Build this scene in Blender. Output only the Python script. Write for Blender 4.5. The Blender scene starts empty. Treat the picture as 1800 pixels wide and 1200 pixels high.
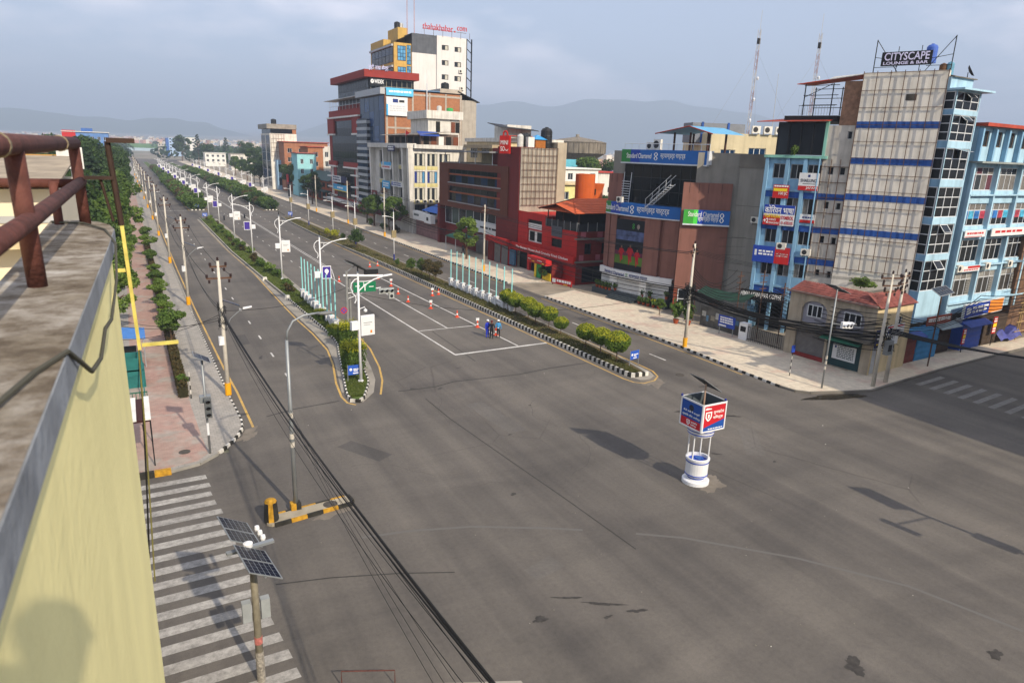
# Street junction seen from a rooftop: six-lane avenue, planted medians, commercial blocks on the right.
# World axes: +Y runs along the avenue away from the viewer, +X across it to the right, metres.
import bpy, bmesh, math, random
from mathutils import Vector, Matrix
random.seed(7)
SC = bpy.context.scene
COL = SC.collection
rad = math.radians

# ---------------------------------------------------------------- camera
cam_d = bpy.data.cameras.new('camera'); cam = bpy.data.objects.new('camera', cam_d); COL.objects.link(cam)
cam_d.sensor_width = 36.0; cam_d.lens = 24.0; cam_d.clip_start = 0.05; cam_d.clip_end = 60000
YAW, PITCH, ROLL = rad(29.3), rad(15.4), math.atan(.033)
fw = Vector((math.sin(YAW)*math.cos(PITCH), math.cos(YAW)*math.cos(PITCH), -math.sin(PITCH)))
r0 = Vector((math.cos(YAW), -math.sin(YAW), 0)); u0 = r0.cross(fw)
rt = r0*math.cos(ROLL)+u0*math.sin(ROLL); up = u0*math.cos(ROLL)-r0*math.sin(ROLL)
M = Matrix((rt, up, -fw)).transposed().to_4x4(); M.translation = (0, 0, 16.3)
cam.matrix_world = M
SC.camera = cam
cam_d.dof.use_dof = True; cam_d.dof.focus_distance = 60; cam_d.dof.aperture_fstop = 4.0

# ---------------------------------------------------------------- sky, sun, exposure
SUN_EL = rad(34.5); SUN_DIR = Vector((.165*math.cos(SUN_EL), -.986*math.cos(SUN_EL), math.sin(SUN_EL))).normalized()
world = bpy.data.worlds.new('World'); SC.world = world; world.use_nodes = True
wn, wl = world.node_tree.nodes, world.node_tree.links
wn.clear()
def wnode(t, **k):
    n = wn.new(t)
    for a, b in k.items(): setattr(n, a, b)
    return n
w_out = wnode('ShaderNodeOutputWorld'); w_bg = wnode('ShaderNodeBackground')
w_sky = wnode('ShaderNodeTexSky', sky_type='NISHITA', sun_disc=False)
w_sky.sun_elevation = SUN_EL; w_sky.sun_rotation = math.atan2(SUN_DIR.x, SUN_DIR.y)
w_sky.altitude = 1300; w_sky.air_density = 1.0; w_sky.dust_density = 4.0; w_sky.ozone_density = 1.0
# thin hazy cloud: pale patches mixed over the clear sky, everywhere on the dome
w_tc = wnode('ShaderNodeTexCoord'); w_map = wnode('ShaderNodeMapping'); w_map.inputs['Scale'].default_value = (1, 1, 3.2)
w_n1 = wnode('ShaderNodeTexNoise'); w_n1.inputs['Scale'].default_value = 2.1; w_n1.inputs['Detail'].default_value = 9; w_n1.inputs['Roughness'].default_value = .55
w_r1 = wnode('ShaderNodeValToRGB'); w_r1.color_ramp.elements[0].position = .47; w_r1.color_ramp.elements[1].position = .60
w_r1.color_ramp.elements[0].color = (0, 0, 0, 1); w_r1.color_ramp.elements[1].color = (.8, .8, .8, 1)
w_haze = wnode('ShaderNodeMixRGB'); w_haze.inputs[0].default_value = .8; w_haze.inputs[2].default_value = (1.38, 1.52, 1.88, 1)
w_cl = wnode('ShaderNodeMixRGB'); w_cl.inputs[2].default_value = (4.8, 4.45, 4.7, 1)
wl.new(w_tc.outputs['Generated'], w_map.inputs[0]); wl.new(w_map.outputs[0], w_n1.inputs['Vector']); wl.new(w_n1.outputs['Fac'], w_r1.inputs[0])
wl.new(w_sky.outputs[0], w_haze.inputs[1]); wl.new(w_r1.outputs[0], w_cl.inputs[0]); wl.new(w_haze.outputs[0], w_cl.inputs[1])
wl.new(w_cl.outputs[0], w_bg.inputs[0]); w_bg.inputs[1].default_value = .15
wl.new(w_bg.outputs[0], w_out.inputs[0])

sun_d = bpy.data.lights.new('sun', 'SUN'); sun = bpy.data.objects.new('sun', sun_d); COL.objects.link(sun)
sun_d.energy = 2.75; sun_d.angle = rad(.8); sun_d.color = (1, .87, .70)
sun.rotation_euler = SUN_DIR.to_track_quat('Z', 'Y').to_euler(); sun.location = (20, -60, 80)

vs = SC.view_settings
vs.view_transform = 'Standard'; vs.look = 'None'; vs.gamma = 1; vs.use_curve_mapping = False; vs.exposure = 1.42
cy = SC.cycles
cy.use_denoising = True; cy.max_bounces = 6; cy.diffuse_bounces = 3; cy.glossy_bounces = 2; cy.transmission_bounces = 2
cy.volume_bounces = 0; cy.transparent_max_bounces = 6; cy.caustics_reflective = False; cy.caustics_refractive = False

# ---------------------------------------------------------------- helpers
def lin(h):
    h = h.lstrip('#'); o = []
    for i in (0, 2, 4):
        c = int(h[i:i+2], 16)/255
        o.append(c/12.92 if c <= .04045 else ((c+.055)/1.055)**2.4)
    return (*o, 1)
MATS = {}
def mat(name, hexc, rough=.85, var=.14, sc=1.2, streak=0., metal=0., spec=.3, bump=0., bsc=30., grime=0.):
    """painted / mineral surface: base colour with soft mottling, optional vertical weather streaks and grime blotches"""
    if name in MATS: return MATS[name]
    m = bpy.data.materials.new(name); m.use_nodes = True; nt = m.node_tree; n = nt.nodes; l = nt.links
    b = n['Principled BSDF']; b.inputs['Roughness'].default_value = rough; b.inputs['Metallic'].default_value = metal
    b.inputs['Specular IOR Level'].default_value = spec
    geo = n.new('ShaderNodeNewGeometry'); col = lin(hexc)
    def noise(scale, vec, det=5):
        t = n.new('ShaderNodeTexNoise'); t.inputs['Scale'].default_value = scale; t.inputs['Detail'].default_value = det; l.new(vec, t.inputs['Vector']); return t.outputs['Fac']
    def rng(v, a, c, lo, hi):
        r = n.new('ShaderNodeMapRange'); l.new(v, r.inputs[0]); r.inputs[1].default_value = a; r.inputs[2].default_value = c; r.inputs[3].default_value = lo; r.inputs[4].default_value = hi; return r.outputs[0]
    def mul(a, c):
        r = n.new('ShaderNodeMath'); r.operation = 'MULTIPLY'; l.new(a, r.inputs[0]); l.new(c, r.inputs[1]); return r.outputs[0]
    f = rng(noise(sc, geo.outputs['Position']), .3, .7, 1-var, 1+var*.6)
    if streak:
        mp = n.new('ShaderNodeMapping'); mp.inputs['Scale'].default_value = (2.2, 2.2, .16); l.new(geo.outputs['Position'], mp.inputs[0])
        f = mul(f, rng(noise(1.0, mp.outputs[0], 6), .45, .72, 1, 1-streak))
    if grime:
        f = mul(f, rng(noise(.45, geo.outputs['Position'], 8), .5, .75, 1, 1-grime))
    mx = n.new('ShaderNodeVectorMath'); mx.operation = 'SCALE'; mx.inputs[0].default_value = col[:3]; l.new(f, mx.inputs['Scale'])
    l.new(mx.outputs[0], b.inputs['Base Color'])
    if bump:
        bp = n.new('ShaderNodeBump'); bp.inputs['Strength'].default_value = bump; bp.inputs['Distance'].default_value = .02
        l.new(noise(bsc, geo.outputs['Position'], 6), bp.inputs['Height']); l.new(bp.outputs[0], b.inputs['Normal'])
    MATS[name] = m; return m
def glass(name, hexc, rough=.1, spec=.22):
    m = mat(name, hexc, rough, .25, .5, spec=spec); nt = m.node_tree
    if not any(x.type == 'BUMP' for x in nt.nodes):
        bp = nt.nodes.new('ShaderNodeBump'); bp.inputs['Strength'].default_value = .12; bp.inputs['Distance'].default_value = .05
        t = nt.nodes.new('ShaderNodeTexNoise'); t.inputs['Scale'].default_value = .9; g = nt.nodes.new('ShaderNodeNewGeometry')
        nt.links.new(g.outputs['Position'], t.inputs['Vector']); nt.links.new(t.outputs['Fac'], bp.inputs['Height']); nt.links.new(bp.outputs[0], nt.nodes['Principled BSDF'].inputs['Normal'])
    return m

class F:
    """a wall plane: origin on the ground, u runs to the right as seen from outside, d outwards, z up"""
    def __init__(s, x, y, phi):
        p = rad(phi); s.x, s.y, s.c, s.s = x, y, math.cos(p), math.sin(p); s.phi = p
    def p(s, u, d, z): return (s.x+u*s.c+d*s.s, s.y+u*s.s-d*s.c, z)
class MB:
    def __init__(s): s.v = []; s.f = []; s.m = []
    def add(s, v, f, m=0):
        o = len(s.v); s.v += [tuple(a) for a in v]; s.f += [tuple(i+o for i in q) for q in f]; s.m += [m]*len(f); return s
    HEX = [(0, 3, 2, 1), (4, 5, 6, 7), (0, 1, 5, 4), (1, 2, 6, 5), (2, 3, 7, 6), (3, 0, 4, 7)]
    def hexa(s, b, t, m=0): return s.add(list(b)+list(t), MB.HEX, m)
    def box(s, x0, x1, y0, y1, z0, z1, m=0):
        b = [(x0, y0), (x1, y0), (x1, y1), (x0, y1)]
        return s.hexa([(*q, z0) for q in b], [(*q, z1) for q in b], m)
    def fb(s, f, u0, u1, z0, z1, d0, d1, m=0):
        q = [(u0, d1), (u1, d1), (u1, d0), (u0, d0)]
        return s.hexa([f.p(a, b, z0) for a, b in q], [f.p(a, b, z1) for a, b in q], m)
    def quad(s, *p, m=0): return s.add(p, [tuple(range(len(p)))], m)
    def prism(s, poly, z0, z1, m=0):
        n = len(poly)
        v = [(*q[:2], z0) for q in poly]+[(*q[:2], z1) for q in poly]
        return s.add(v, [tuple(range(n-1, -1, -1)), tuple(range(n, 2*n))]+[(i, (i+1) % n, n+(i+1) % n, n+i) for i in range(n)], m)
    def tube(s, pts, r, n=8, m=0, cap=True):
        pts = [Vector(p) for p in pts]; rs = r if isinstance(r, (list, tuple)) else [r]*len(pts)
        o = len(s.v); ref = None
        for i, p in enumerate(pts):
            t = (pts[min(i+1, len(pts)-1)]-pts[max(i-1, 0)]).normalized()
            if ref is None: ref = Vector((1, 0, 0)) if abs(t.z) > .8 else Vector((0, 0, 1))
            a = (ref-t*ref.dot(t)).normalized(); ref = a; b = t.cross(a)
            for k in range(n):
                w = 2*math.pi*k/n; s.v.append(tuple(p+(a*math.cos(w)+b*math.sin(w))*rs[i]))
        for i in range(len(pts)-1):
            for k in range(n):
                q = (o+i*n+k, o+i*n+(k+1) % n, o+(i+1)*n+(k+1) % n, o+(i+1)*n+k); s.f.append(q); s.m.append(m)
        if cap:
            s.f.append(tuple(o+k for k in range(n-1, -1, -1))); s.m.append(m)
            e = o+(len(pts)-1)*n; s.f.append(tuple(e+k for k in range(n))); s.m.append(m)
        return s
    def lathe(s, cx, cy, prof, n=20, m=0):
        o = len(s.v)
        for r, z in prof:
            for k in range(n):
                w = 2*math.pi*k/n; s.v.append((cx+r*math.cos(w), cy+r*math.sin(w), z))
        for i in range(len(prof)-1):
            for k in range(n): s.f.append((o+i*n+k, o+i*n+(k+1) % n, o+(i+1)*n+(k+1) % n, o+(i+1)*n+k)); s.m.append(m)
        s.f.append(tuple(o+k for k in range(n-1, -1, -1))); s.m.append(m)
        e = o+(len(prof)-1)*n; s.f.append(tuple(e+k for k in range(n))); s.m.append(m)
        return s
    def build(s, name, mats, parent=None, smooth=False, loc=None):
        if not isinstance(mats, (list, tuple)): mats = [mats]
        me = bpy.data.meshes.new(name); me.from_pydata(s.v, [], s.f)
        for k in mats: me.materials.append(k)
        if len(mats) > 1: me.polygons.foreach_set('material_index', s.m)
        if smooth: me.polygons.foreach_set('use_smooth', [True]*len(me.polygons))
        me.update(); o = bpy.data.objects.new(name, me); COL.objects.link(o)
        if loc: o.location = loc
        if parent is not None: child(o, parent)
        return o
def child(o, parent):
    o.parent = parent
    if parent.type == 'EMPTY': o.matrix_parent_inverse = Matrix.Translation(-parent.location)
    return o
def root(name, label, cat, loc=(0, 0, 0), group=None):
    o = bpy.data.objects.new(name, None); COL.objects.link(o); o.location = loc; o.empty_display_size = .3
    return tag(o, label, cat, group)
def tag(o, label, cat, group=None):
    o['label'] = label; o['category'] = cat
    if group: o['group'] = group
    return o
def struct(o): o['kind'] = 'structure'; return o
def stuff(o): o['kind'] = 'stuff'; return o
def copy_tree(o, parent=None):
    c = o.copy(); COL.objects.link(c)
    if parent is not None: c.parent = parent
    for ch in o.children: copy_tree(ch, c)
    return c
def inst(src, name, loc, rot=(0, 0, 0), scale=(1, 1, 1), parent=None):
    """another object that shares src's mesh"""
    o = bpy.data.objects.new(name, src.data if hasattr(src, 'data') else src); COL.objects.link(o); o.location = loc; o.rotation_euler = rot; o.scale = scale
    if parent is not None: child(o, parent)
    return o
def wall(mb, f, u0, u1, z0, z1, holes=(), m=0, t=.3, d=0.):
    """front skin of a wall with real openings and their reveals"""
    us = sorted({u0, u1, *[min(max(h[i], u0), u1) for h in holes for i in (0, 1)]}); zs = sorted({z0, z1, *[min(max(h[i], z0), z1) for h in holes for i in (2, 3)]})
    for a, b in zip(us, us[1:]):
        if b-a < 1e-4: continue
        run = None
        for c, e in zip(zs, zs[1:]):
            if e-c < 1e-4: continue
            uc, zc = (a+b)/2, (c+e)/2
            hole = any(h[0] < uc < h[1] and h[2] < zc < h[3] for h in holes)
            if not hole: run = (run[0], e) if run else (c, e)
            if hole or e == zs[-1]:
                if run: mb.quad(f.p(a, d, run[0]), f.p(b, d, run[0]), f.p(b, d, run[1]), f.p(a, d, run[1]), m=m)
                run = None
    for h in holes:
        a, b, c, e = h[:4]
        for (p, q, r, w) in (((a, c), (a, e), 0, 0), ((b, e), (b, c), 0, 0), ((b, c), (a, c), 0, 0), ((a, e), (b, e), 0, 0)):
            mb.quad(f.p(p[0], d, p[1]), f.p(q[0], d, q[1]), f.p(q[0], d-t, q[1]), f.p(p[0], d-t, p[1]), m=m)
def window(parent, f, rect, nu, nz, fm, gm, w=.06, rec=.14, d=0., name='window', zs=None, skip=None):
    """frame with mullions; every pane is its own sub-part"""
    a, b, c, e = rect; mb = MB(); d0, d1 = d-rec-.04, d-rec+.04
    us = [a+(b-a)*i/nu for i in range(nu+1)]; zz = zs or [c+(e-c)*i/nz for i in range(nz+1)]
    for i, u in enumerate(us):
        x0, x1 = (u, u+w) if i == 0 else (u-w, u) if i == nu else (u-w/2, u+w/2)
        mb.fb(f, x0, x1, c, e, d0, d1)
    for i, z in enumerate(zz):
        y0, y1 = (z, z+w) if i == 0 else (z-w, z) if i == len(zz)-1 else (z-w/2, z+w/2)
        mb.fb(f, a+w, b-w, y0, y1, d0+.008, d1-.008)
    fr = mb.build(name, fm, parent)
    gs = gm if isinstance(gm, (list, tuple)) else [gm]
    k = 0
    for i in range(nu):
        for j in range(len(zz)-1):
            if skip and (i, j) in skip: continue
            g = gs[k % len(gs)]; k += 1
            q = random.uniform(-.006, .006)
            p = MB().add([f.p(us[i]+.01, d-rec+q, zz[j]+.01), f.p(us[i+1]-.01, d-rec-q, zz[j]+.01), f.p(us[i+1]-.01, d-rec-q*.5, zz[j+1]-.01), f.p(us[i]+.01, d-rec+q*1.5, zz[j+1]-.01)], [(0, 1, 2, 3)])
            p.build('pane', g, fr)
    return fr
def text(body, f, rect, m, parent, d=.03, name='lettering', ext=.008, bold=0., shear=0.):
    """flat lettering stretched to fill rect (u0,u1,z0,z1) on wall plane f"""
    cu = bpy.data.curves.new('t', 'FONT'); cu.body = body; cu.extrude = .02; cu.offset = bold; cu.resolution_u = 3; cu.shear = shear; cu.space_line = .95
    o = bpy.data.objects.new('t', cu); COL.objects.link(o)
    me = bpy.data.meshes.new_from_object(o.evaluated_get(bpy.context.evaluated_depsgraph_get()))
    bpy.data.objects.remove(o); bpy.data.curves.remove(cu)
    vv = [v.co for v in me.vertices]
    if not vv: return None
    x0, x1 = min(v.x for v in vv), max(v.x for v in vv); y0, y1 = min(v.y for v in vv), max(v.y for v in vv)
    a, b, c, e = rect
    for v in me.vertices:
        x, y, z = v.co
        v.co = f.p(a+(x-x0)/(x1-x0+1e-9)*(b-a), d+(ext if z > 0 else -.004), c+(y-y0)/(y1-y0+1e-9)*(e-c))
    me.materials.clear(); me.materials.append(m); me.name = name
    o = bpy.data.objects.new(name, me); COL.objects.link(o); child(o, parent); return o
def sign(parent, f, rect, bg, lines=(), d=.06, th=.08, frame=None, name='sign_board'):
    """board on a wall; lines = (text, (u0,u1,z0,z1) as fractions of the board, material[, bold])"""
    a, b, c, e = rect; mb = MB(); mb.fb(f, a, b, c, e, d, d+th)
    if frame: 
        for q in ((a-.05, b+.05, c-.05, c), (a-.05, b+.05, e, e+.05), (a-.05, a, c, e), (b, b+.05, c, e)): mb.fb(f, *q, d-.01, d+th+.015, 1)
    o = mb.build(name, [bg, frame] if frame else bg, parent)
    for ln in lines:
        t, (p, q, r, s2), m = ln[:3]; rc = (a+(b-a)*p, a+(b-a)*q, c+(e-c)*r, c+(e-c)*s2)
        if t is None:
            MB().fb(f, *rc, d+th, d+th+.006).build('print_field', m, o)
        else: text(t, f, rc, m, o, d=d+th+.012, bold=ln[3] if len(ln) > 3 else 0.)
    return o
def ac_unit(parent, f, u, z, w=.85, h=.6):
    mb = MB(); mb.fb(f, u, u+w, z, z+h, .12, .45); mb.fb(f, u+.1, u+.14, z-.12, z, .0, .4); mb.fb(f, u+w-.14, u+w-.1, z-.12, z, .0, .4)
    o = mb.build('air_conditioner', mat('ac_white', 'd6d3c8', .6, .1, 3, streak=.2), parent)
    c = [(u+w*.38+h*.38*math.cos(k*math.pi/6), z+h*.5+h*.38*math.sin(k*math.pi/6)) for k in range(12)]
    MB().quad(*[f.p(a, .455, b) for a, b in c]).build('fan_grille', mat('ac_dark', '2b2b2b', .6), o)
    return o
def polyrect(f, us, ds): return [f.p(u, d, 0)[:2] for u, d in zip(us, ds)]
def block(f, u0, u1, depth): return [f.p(u0, 0, 0)[:2], f.p(u1, 0, 0)[:2], f.p(u1, -depth, 0)[:2], f.p(u0, -depth, 0)[:2]]
def tank(parent, x, y, z, r=.6, h=1.3, m=None):
    prof = [(r, z), (r, z+h*.25), (r*1.03, z+h*.27), (r, z+h*.3), (r, z+h*.55), (r*1.03, z+h*.57), (r, z+h*.6), (r, z+h*.82), (r*.75, z+h*.93), (r*.3, z+h*.97), (r*.3, z+h), (.02, z+h)]
    return MB().lathe(x, y, prof, 16).build('water_tank', m or mat('tank_black', '1c1d1f', .5), parent, smooth=False)

# ---------------------------------------------------------------- surface materials
def nodes_of(name):
    m = bpy.data.materials.new(name); m.use_nodes = True; MATS[name] = m; return m, m.node_tree.nodes, m.node_tree.links
def ramp(n, l, src, stops):
    r = n.new('ShaderNodeValToRGB'); l.new(src, r.inputs[0]); e = r.color_ramp.elements
    while len(e) < len(stops): e.new(.5)
    for k, (p, c) in enumerate(stops): e[k].position = p; e[k].color = c if len(c) == 4 else (*c, 1)
    return r.outputs[0]
def tnoise(n, l, vec, scale, det=5, rough=.5, dist=0.):
    t = n.new('ShaderNodeTexNoise'); t.inputs['Scale'].default_value = scale; t.inputs['Detail'].default_value = det; t.inputs['Roughness'].default_value = rough; t.inputs['Distortion'].default_value = dist
    l.new(vec, t.inputs['Vector']); return t.outputs['Fac']
def tmap(n, l, vec, scale, rot=(0, 0, 0), loc=(0, 0, 0)):
    m = n.new('ShaderNodeMapping'); m.inputs['Scale'].default_value = scale; m.inputs['Rotation'].default_value = rot; m.inputs['Location'].default_value = loc; l.new(vec, m.inputs[0]); return m.outputs[0]
def mix(n, l, fac, a, b, mode='MIX'):
    r = n.new('ShaderNodeMixRGB'); r.blend_type = mode
    for k, s in enumerate((fac, a, b)):
        if isinstance(s, (int, float)): r.inputs[k].default_value = s
        elif isinstance(s, tuple): r.inputs[k].default_value = s if len(s) == 4 else (*s, 1)
        else: l.new(s, r.inputs[k])
    return r.outputs[0]
def asphalt(name, a, b, dust):
    m, n, l = nodes_of(name); bs = n['Principled BSDF']; bs.inputs['Roughness'].default_value = .88; bs.inputs['Specular IOR Level'].default_value = .25
    P = n.new('ShaderNodeNewGeometry').outputs['Position']
    base = ramp(n, l, tnoise(n, l, P, .12, 8, .6), [(.32, a), (.68, b)])
    lanes = ramp(n, l, tnoise(n, l, tmap(n, l, P, (.55, .018, 1)), 1.0, 4, .55), [(.36, (.80, .80, .81)), (.62, (1.14, 1.13, 1.11))])
    c = mix(n, l, 1.0, base, lanes, 'MULTIPLY')
    swirl = ramp(n, l, tnoise(n, l, tmap(n, l, P, (.05, .16, 1), (0, 0, .62)), 1.0, 5, .6, 1.2), [(.42, (1.06, 1.05, 1.04)), (.66, (.78, .78, .79))])
    c = mix(n, l, .8, c, swirl, 'MULTIPLY')
    c = mix(n, l, ramp(n, l, tnoise(n, l, P, .055, 6, .65, .6), [(.50, (0, 0, 0)), (.72, (.55, .55, .55))]), c, dust)
    speck = ramp(n, l, tnoise(n, l, P, 5.5, 8, .75), [(.32, (.86, .86, .86)), (.5, (1, 1, 1)), (.7, (1.12, 1.11, 1.1))]); c = mix(n, l, 1.0, c, speck, 'MULTIPLY')
    grain = ramp(n, l, tnoise(n, l, P, 26, 3, .7), [(.3, (.86, .86, .86)), (.7, (1.13, 1.13, 1.13))])
    c = mix(n, l, 1.0, c, grain, 'MULTIPLY')
    v = n.new('ShaderNodeTexVoronoi'); v.feature = 'DISTANCE_TO_EDGE'; v.inputs['Scale'].default_value = .11; l.new(mix(n, l, .1, P, tnoise(n, l, P, 1.2, 4), 'ADD'), v.inputs['Vector'])
    crack = ramp(n, l, v.outputs['Distance'], [(.0, (.72, .72, .72)), (.006, (1, 1, 1))])
    c = mix(n, l, ramp(n, l, tnoise(n, l, P, .07, 3), [(.52, (0, 0, 0)), (.62, (1, 1, 1))]), c, mix(n, l, 1.0, c, crack, 'MULTIPLY'))
    l.new(c, bs.inputs['Base Color'])
    bp = n.new('ShaderNodeBump'); bp.inputs['Strength'].default_value = .25; bp.inputs['Distance'].default_value = .01; l.new(tnoise(n, l, P, 40, 3), bp.inputs['Height']); l.new(bp.outputs[0], bs.inputs['Normal'])
    return m
ASPH = asphalt('asphalt', (.092, .085, .076), (.121, .111, .098), (.168, .151, .127))
def paint(name, col, wear=.52):
    m, n, l = nodes_of(name); bs = n['Principled BSDF']; bs.inputs['Roughness'].default_value = .8
    P = n.new('ShaderNodeNewGeometry').outputs['Position']
    f = ramp(n, l, tnoise(n, l, P, 3.5, 9, .75), [(wear-.1, (1, 1, 1)), (wear+.14, (0, 0, 0))])
    f = mix(n, l, .35, f, (1, 1, 1)); dirty = mix(n, l, ramp(n, l, tnoise(n, l, P, .5, 5), [(.35, (0, 0, 0)), (.75, (.5, .5, .5))]), col, (.12, .115, .105))
    l.new(mix(n, l, f, (.09, .085, .077), dirty), bs.inputs['Base Color']); return m
WHITE_LINE = paint('road_paint_white', (.62, .61, .57), .60); ZEBRA = paint('road_paint_zebra', (.40, .385, .35), .50); YELLOW_LINE = paint('road_paint_yellow', (.55, .34, .07), .58)
ZEBRA_OLD = paint('road_paint_old_zebra', (.22, .215, .20), .48)
def paving(name, c1, c2, mortar, sx, sy, patch=None, dust=(.36, .32, .27)):
    m, n, l = nodes_of(name); bs = n['Principled BSDF']; bs.inputs['Roughness'].default_value = .9
    P = n.new('ShaderNodeNewGeometry').outputs['Position']
    b = n.new('ShaderNodeTexBrick'); b.inputs['Color1'].default_value = (*c1, 1); b.inputs['Color2'].default_value = (*c2, 1); b.inputs['Mortar'].default_value = (*mortar, 1)
    b.inputs['Scale'].default_value = 1; b.inputs['Brick Width'].default_value = sx; b.inputs['Row Height'].default_value = sy; b.inputs['Mortar Size'].default_value = .012; l.new(P, b.inputs['Vector'])
    c = b.outputs[0]
    if patch: c = mix(n, l, ramp(n, l, tnoise(n, l, P, .42, 8, .65), [(.52, (0, 0, 0)), (.60, (.85, .85, .85))]), c, patch)
    c = mix(n, l, ramp(n, l, tnoise(n, l, P, .16, 7, .6), [(.45, (0, 0, 0)), (.75, (.6, .6, .6))]), c, dust)
    c = mix(n, l, 1.0, c, ramp(n, l, tnoise(n, l, P, 2.2, 6, .6), [(.3, (.82, .82, .82)), (.7, (1.1, 1.1, 1.1))]), 'MULTIPLY')
    l.new(c, bs.inputs['Base Color']); return m
RED_PAVE = paving('red_block_paving', (.33, .19, .155), (.38, .24, .19), (.27, .19, .16), .24, .12, (.30, .27, .23))
GREY_PAVE = paving('grey_block_paving', (.27, .255, .225), (.31, .29, .255), (.20, .19, .17), .3, .3)
TAN_PAVE = paving('tan_paving', (.53, .465, .36), (.58, .51, .39), (.44, .385, .30), .4, .4, (.50, .37, .29), (.60, .53, .41))
CONC = mat('concrete', '8e897f', .9, .2, .8, grime=.3, bump=.2, bsc=12); CONC_D = mat('concrete_dark', '6e6a62', .9, .2, .8, grime=.35)
EARTH = mat('earth', '6b5c48', .95, .3, 1.5); DUSTY = mat('dusty_yard', '8a8172', .95, .25, .4, grime=.3)
KW = mat('kerb_white', 'cbc8be', .85, .35, 3, grime=.5); KB = mat('kerb_black', '2b2a25', .85, .45, 3); KY = mat('kerb_yellow', 'b08526', .85, .35, 5, grime=.4); KG = mat('kerb_grey', '8d8a82', .9, .2, 2)
LAWN = mat('lawn_soil', '4a5a24', .95, .45, 2.2)

# ---------------------------------------------------------------- terrain, valley floor and hills
def build_ground():
    rs = [0, 150, 400, 700, 1000, 1500, 2200, 3200, 4500, 6500, 9000, 12500]; mb = MB(); N = 72
    def zz(r, a): return -.06 if r < 600 else -.06+max(0, r-900)*.011*(1+.25*math.sin(a*5+1))+ (max(0, r-4500)*.012)
    mb.v.append((20, 40, -.06))
    for r in rs[1:]:
        for k in range(N):
            a = 2*math.pi*k/N; mb.v.append((20+r*math.cos(a), 40+r*math.sin(a), zz(r, a)))
    for k in range(N): mb.f.append((0, 1+k, 1+(k+1) % N))
    for i in range(len(rs)-2):
        for k in range(N): mb.f.append((1+i*N+k, 1+(i+1)*N+k, 1+(i+1)*N+(k+1) % N, 1+i*N+(k+1) % N))
    mb.m = [0]*len(mb.f)
    m, n, l = nodes_of('valley_ground'); bs = n['Principled BSDF']; bs.inputs['Roughness'].default_value = 1
    P = n.new('ShaderNodeNewGeometry').outputs['Position']
    c = mix(n, l, ramp(n, l, tnoise(n, l, P, .004, 8, .7), [(.42, (0, 0, 0)), (.58, (1, 1, 1))]), (.10, .115, .06), (.20, .17, .14))
    l.new(mix(n, l, ramp(n, l, tnoise(n, l, P, .03, 5, .7), [(.4, (0, 0, 0)), (.7, (.7, .7, .7))]), c, (.27, .23, .2)), bs.inputs['Base Color'])
    return struct(mb.build('ground', m))
build_ground()
def build_hills(name, a0, a1, r, peaks, base, seed, m):
    rng = random.Random(seed); mb = MB(); n = 260; rows = 7
    ph = [rng.uniform(0, 6.28) for _ in range(8)]
    for i in range(n+1):
        t = i/n; a = rad(a0+(a1-a0)*t); h = base
        for (c, w, hh) in peaks: h += hh*math.exp(-((a0+(a1-a0)*t-c)/w)**2)
        h *= 1+.06*sum(math.sin(t*(14+17*k)+ph[k])/(1+k*.7) for k in range(8))
        h *= min(1, t*6, (1-t)*6)
        for j in range(rows):
            q = j/(rows-1); rr = r*(1+.13*q)
            z = 20+h*(math.sin(q*math.pi*.5))*(1+.05*math.sin(t*90+j*2.1+ph[0])*(1-q))
            mb.v.append((rr*math.sin(a), rr*math.cos(a), z))
    for i in range(n):
        for j in range(rows-1): o = i*rows+j; mb.f.append((o, o+rows, o+rows+1, o+1)); mb.m.append(0)
    return struct(mb.build(name, m, smooth=True))
HILL = mat('hill_forest', '3c4a33', 1, .4, .002)
build_hills('hills', -25, 12, 5000, [(-6, 10, 80), (4, 4, 40)], 80, 3, HILL)
build_hills('hills', 6, 75, 6000, [(26.5, 6.5, 230), (35, 5, 270), (41, 5, 170), (46, 7, 210), (60, 8, 200), (14.5, 3.2, 140)], 150, 5, HILL)

# ---------------------------------------------------------------- avenue and junction
road = struct(MB().quad((-90, -60, 0), (130, -60, 0), (130, 31, 0), (49, 31, 0), (49, 760, 0), (3.5, 760, 0), (3.5, 37.5, 0), (-90, 37.5, 0)).build('road', ASPH))
LKERB = [(4.5, 700), (4.45, 150), (4.35, 100), (4.42, 73), (4.52, 58), (4.58, 49), (4.6, 45.8), (4.68, 43.3), (4.7, 41.6), (4.58, 40.5), (4.2, 39.5), (3.72, 38.6), (2.97, 37.5), (1.9, 36.5), (0, 36.12), (-3.5, 36.1)]
left_pave = struct(MB().prism(LKERB+[(-3.5, 700)], -.03, .13).build('pavement_left', GREY_PAVE))
red = [(2.2, 330), (2.2, 45), (2.36, 39.2), (2.42, 37.5), (1.85, 36.75), (0, 36.35), (-1.1, 36.35), (-1.1, 330)]
struct(MB().quad(*[(x, y, .136) for x, y in red]).build('red_footpath', RED_PAVE))
RKERB = [(42.1, 67.4), (42.18, 61), (42.2, 54), (42.1, 48), (42.1, 43.3), (41.85, 40), (41.6, 36), (41.5, 32.6), (41.7, 31.4), (42.4, 30.65), (44.9, 29.75), (47.3, 29.05), (49.6, 29.3), (58.3, 30.1), (67.5, 30.6), (90, 31.4)]
right_pave = struct(MB().prism(RKERB+[(90, 33), (60, 33), (49.8, 33), (49.8, 56), (48.2, 65.5), (47.6, 69.3)], -.03, .13).build('pavement_corner', TAN_PAVE))
far_pave = struct(MB().prism([(42.1, 76.3), (49.7, 74.2), (49.7, 700), (42.1, 700)], -.03, .13).build('pavement_right', TAN_PAVE))
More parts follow.
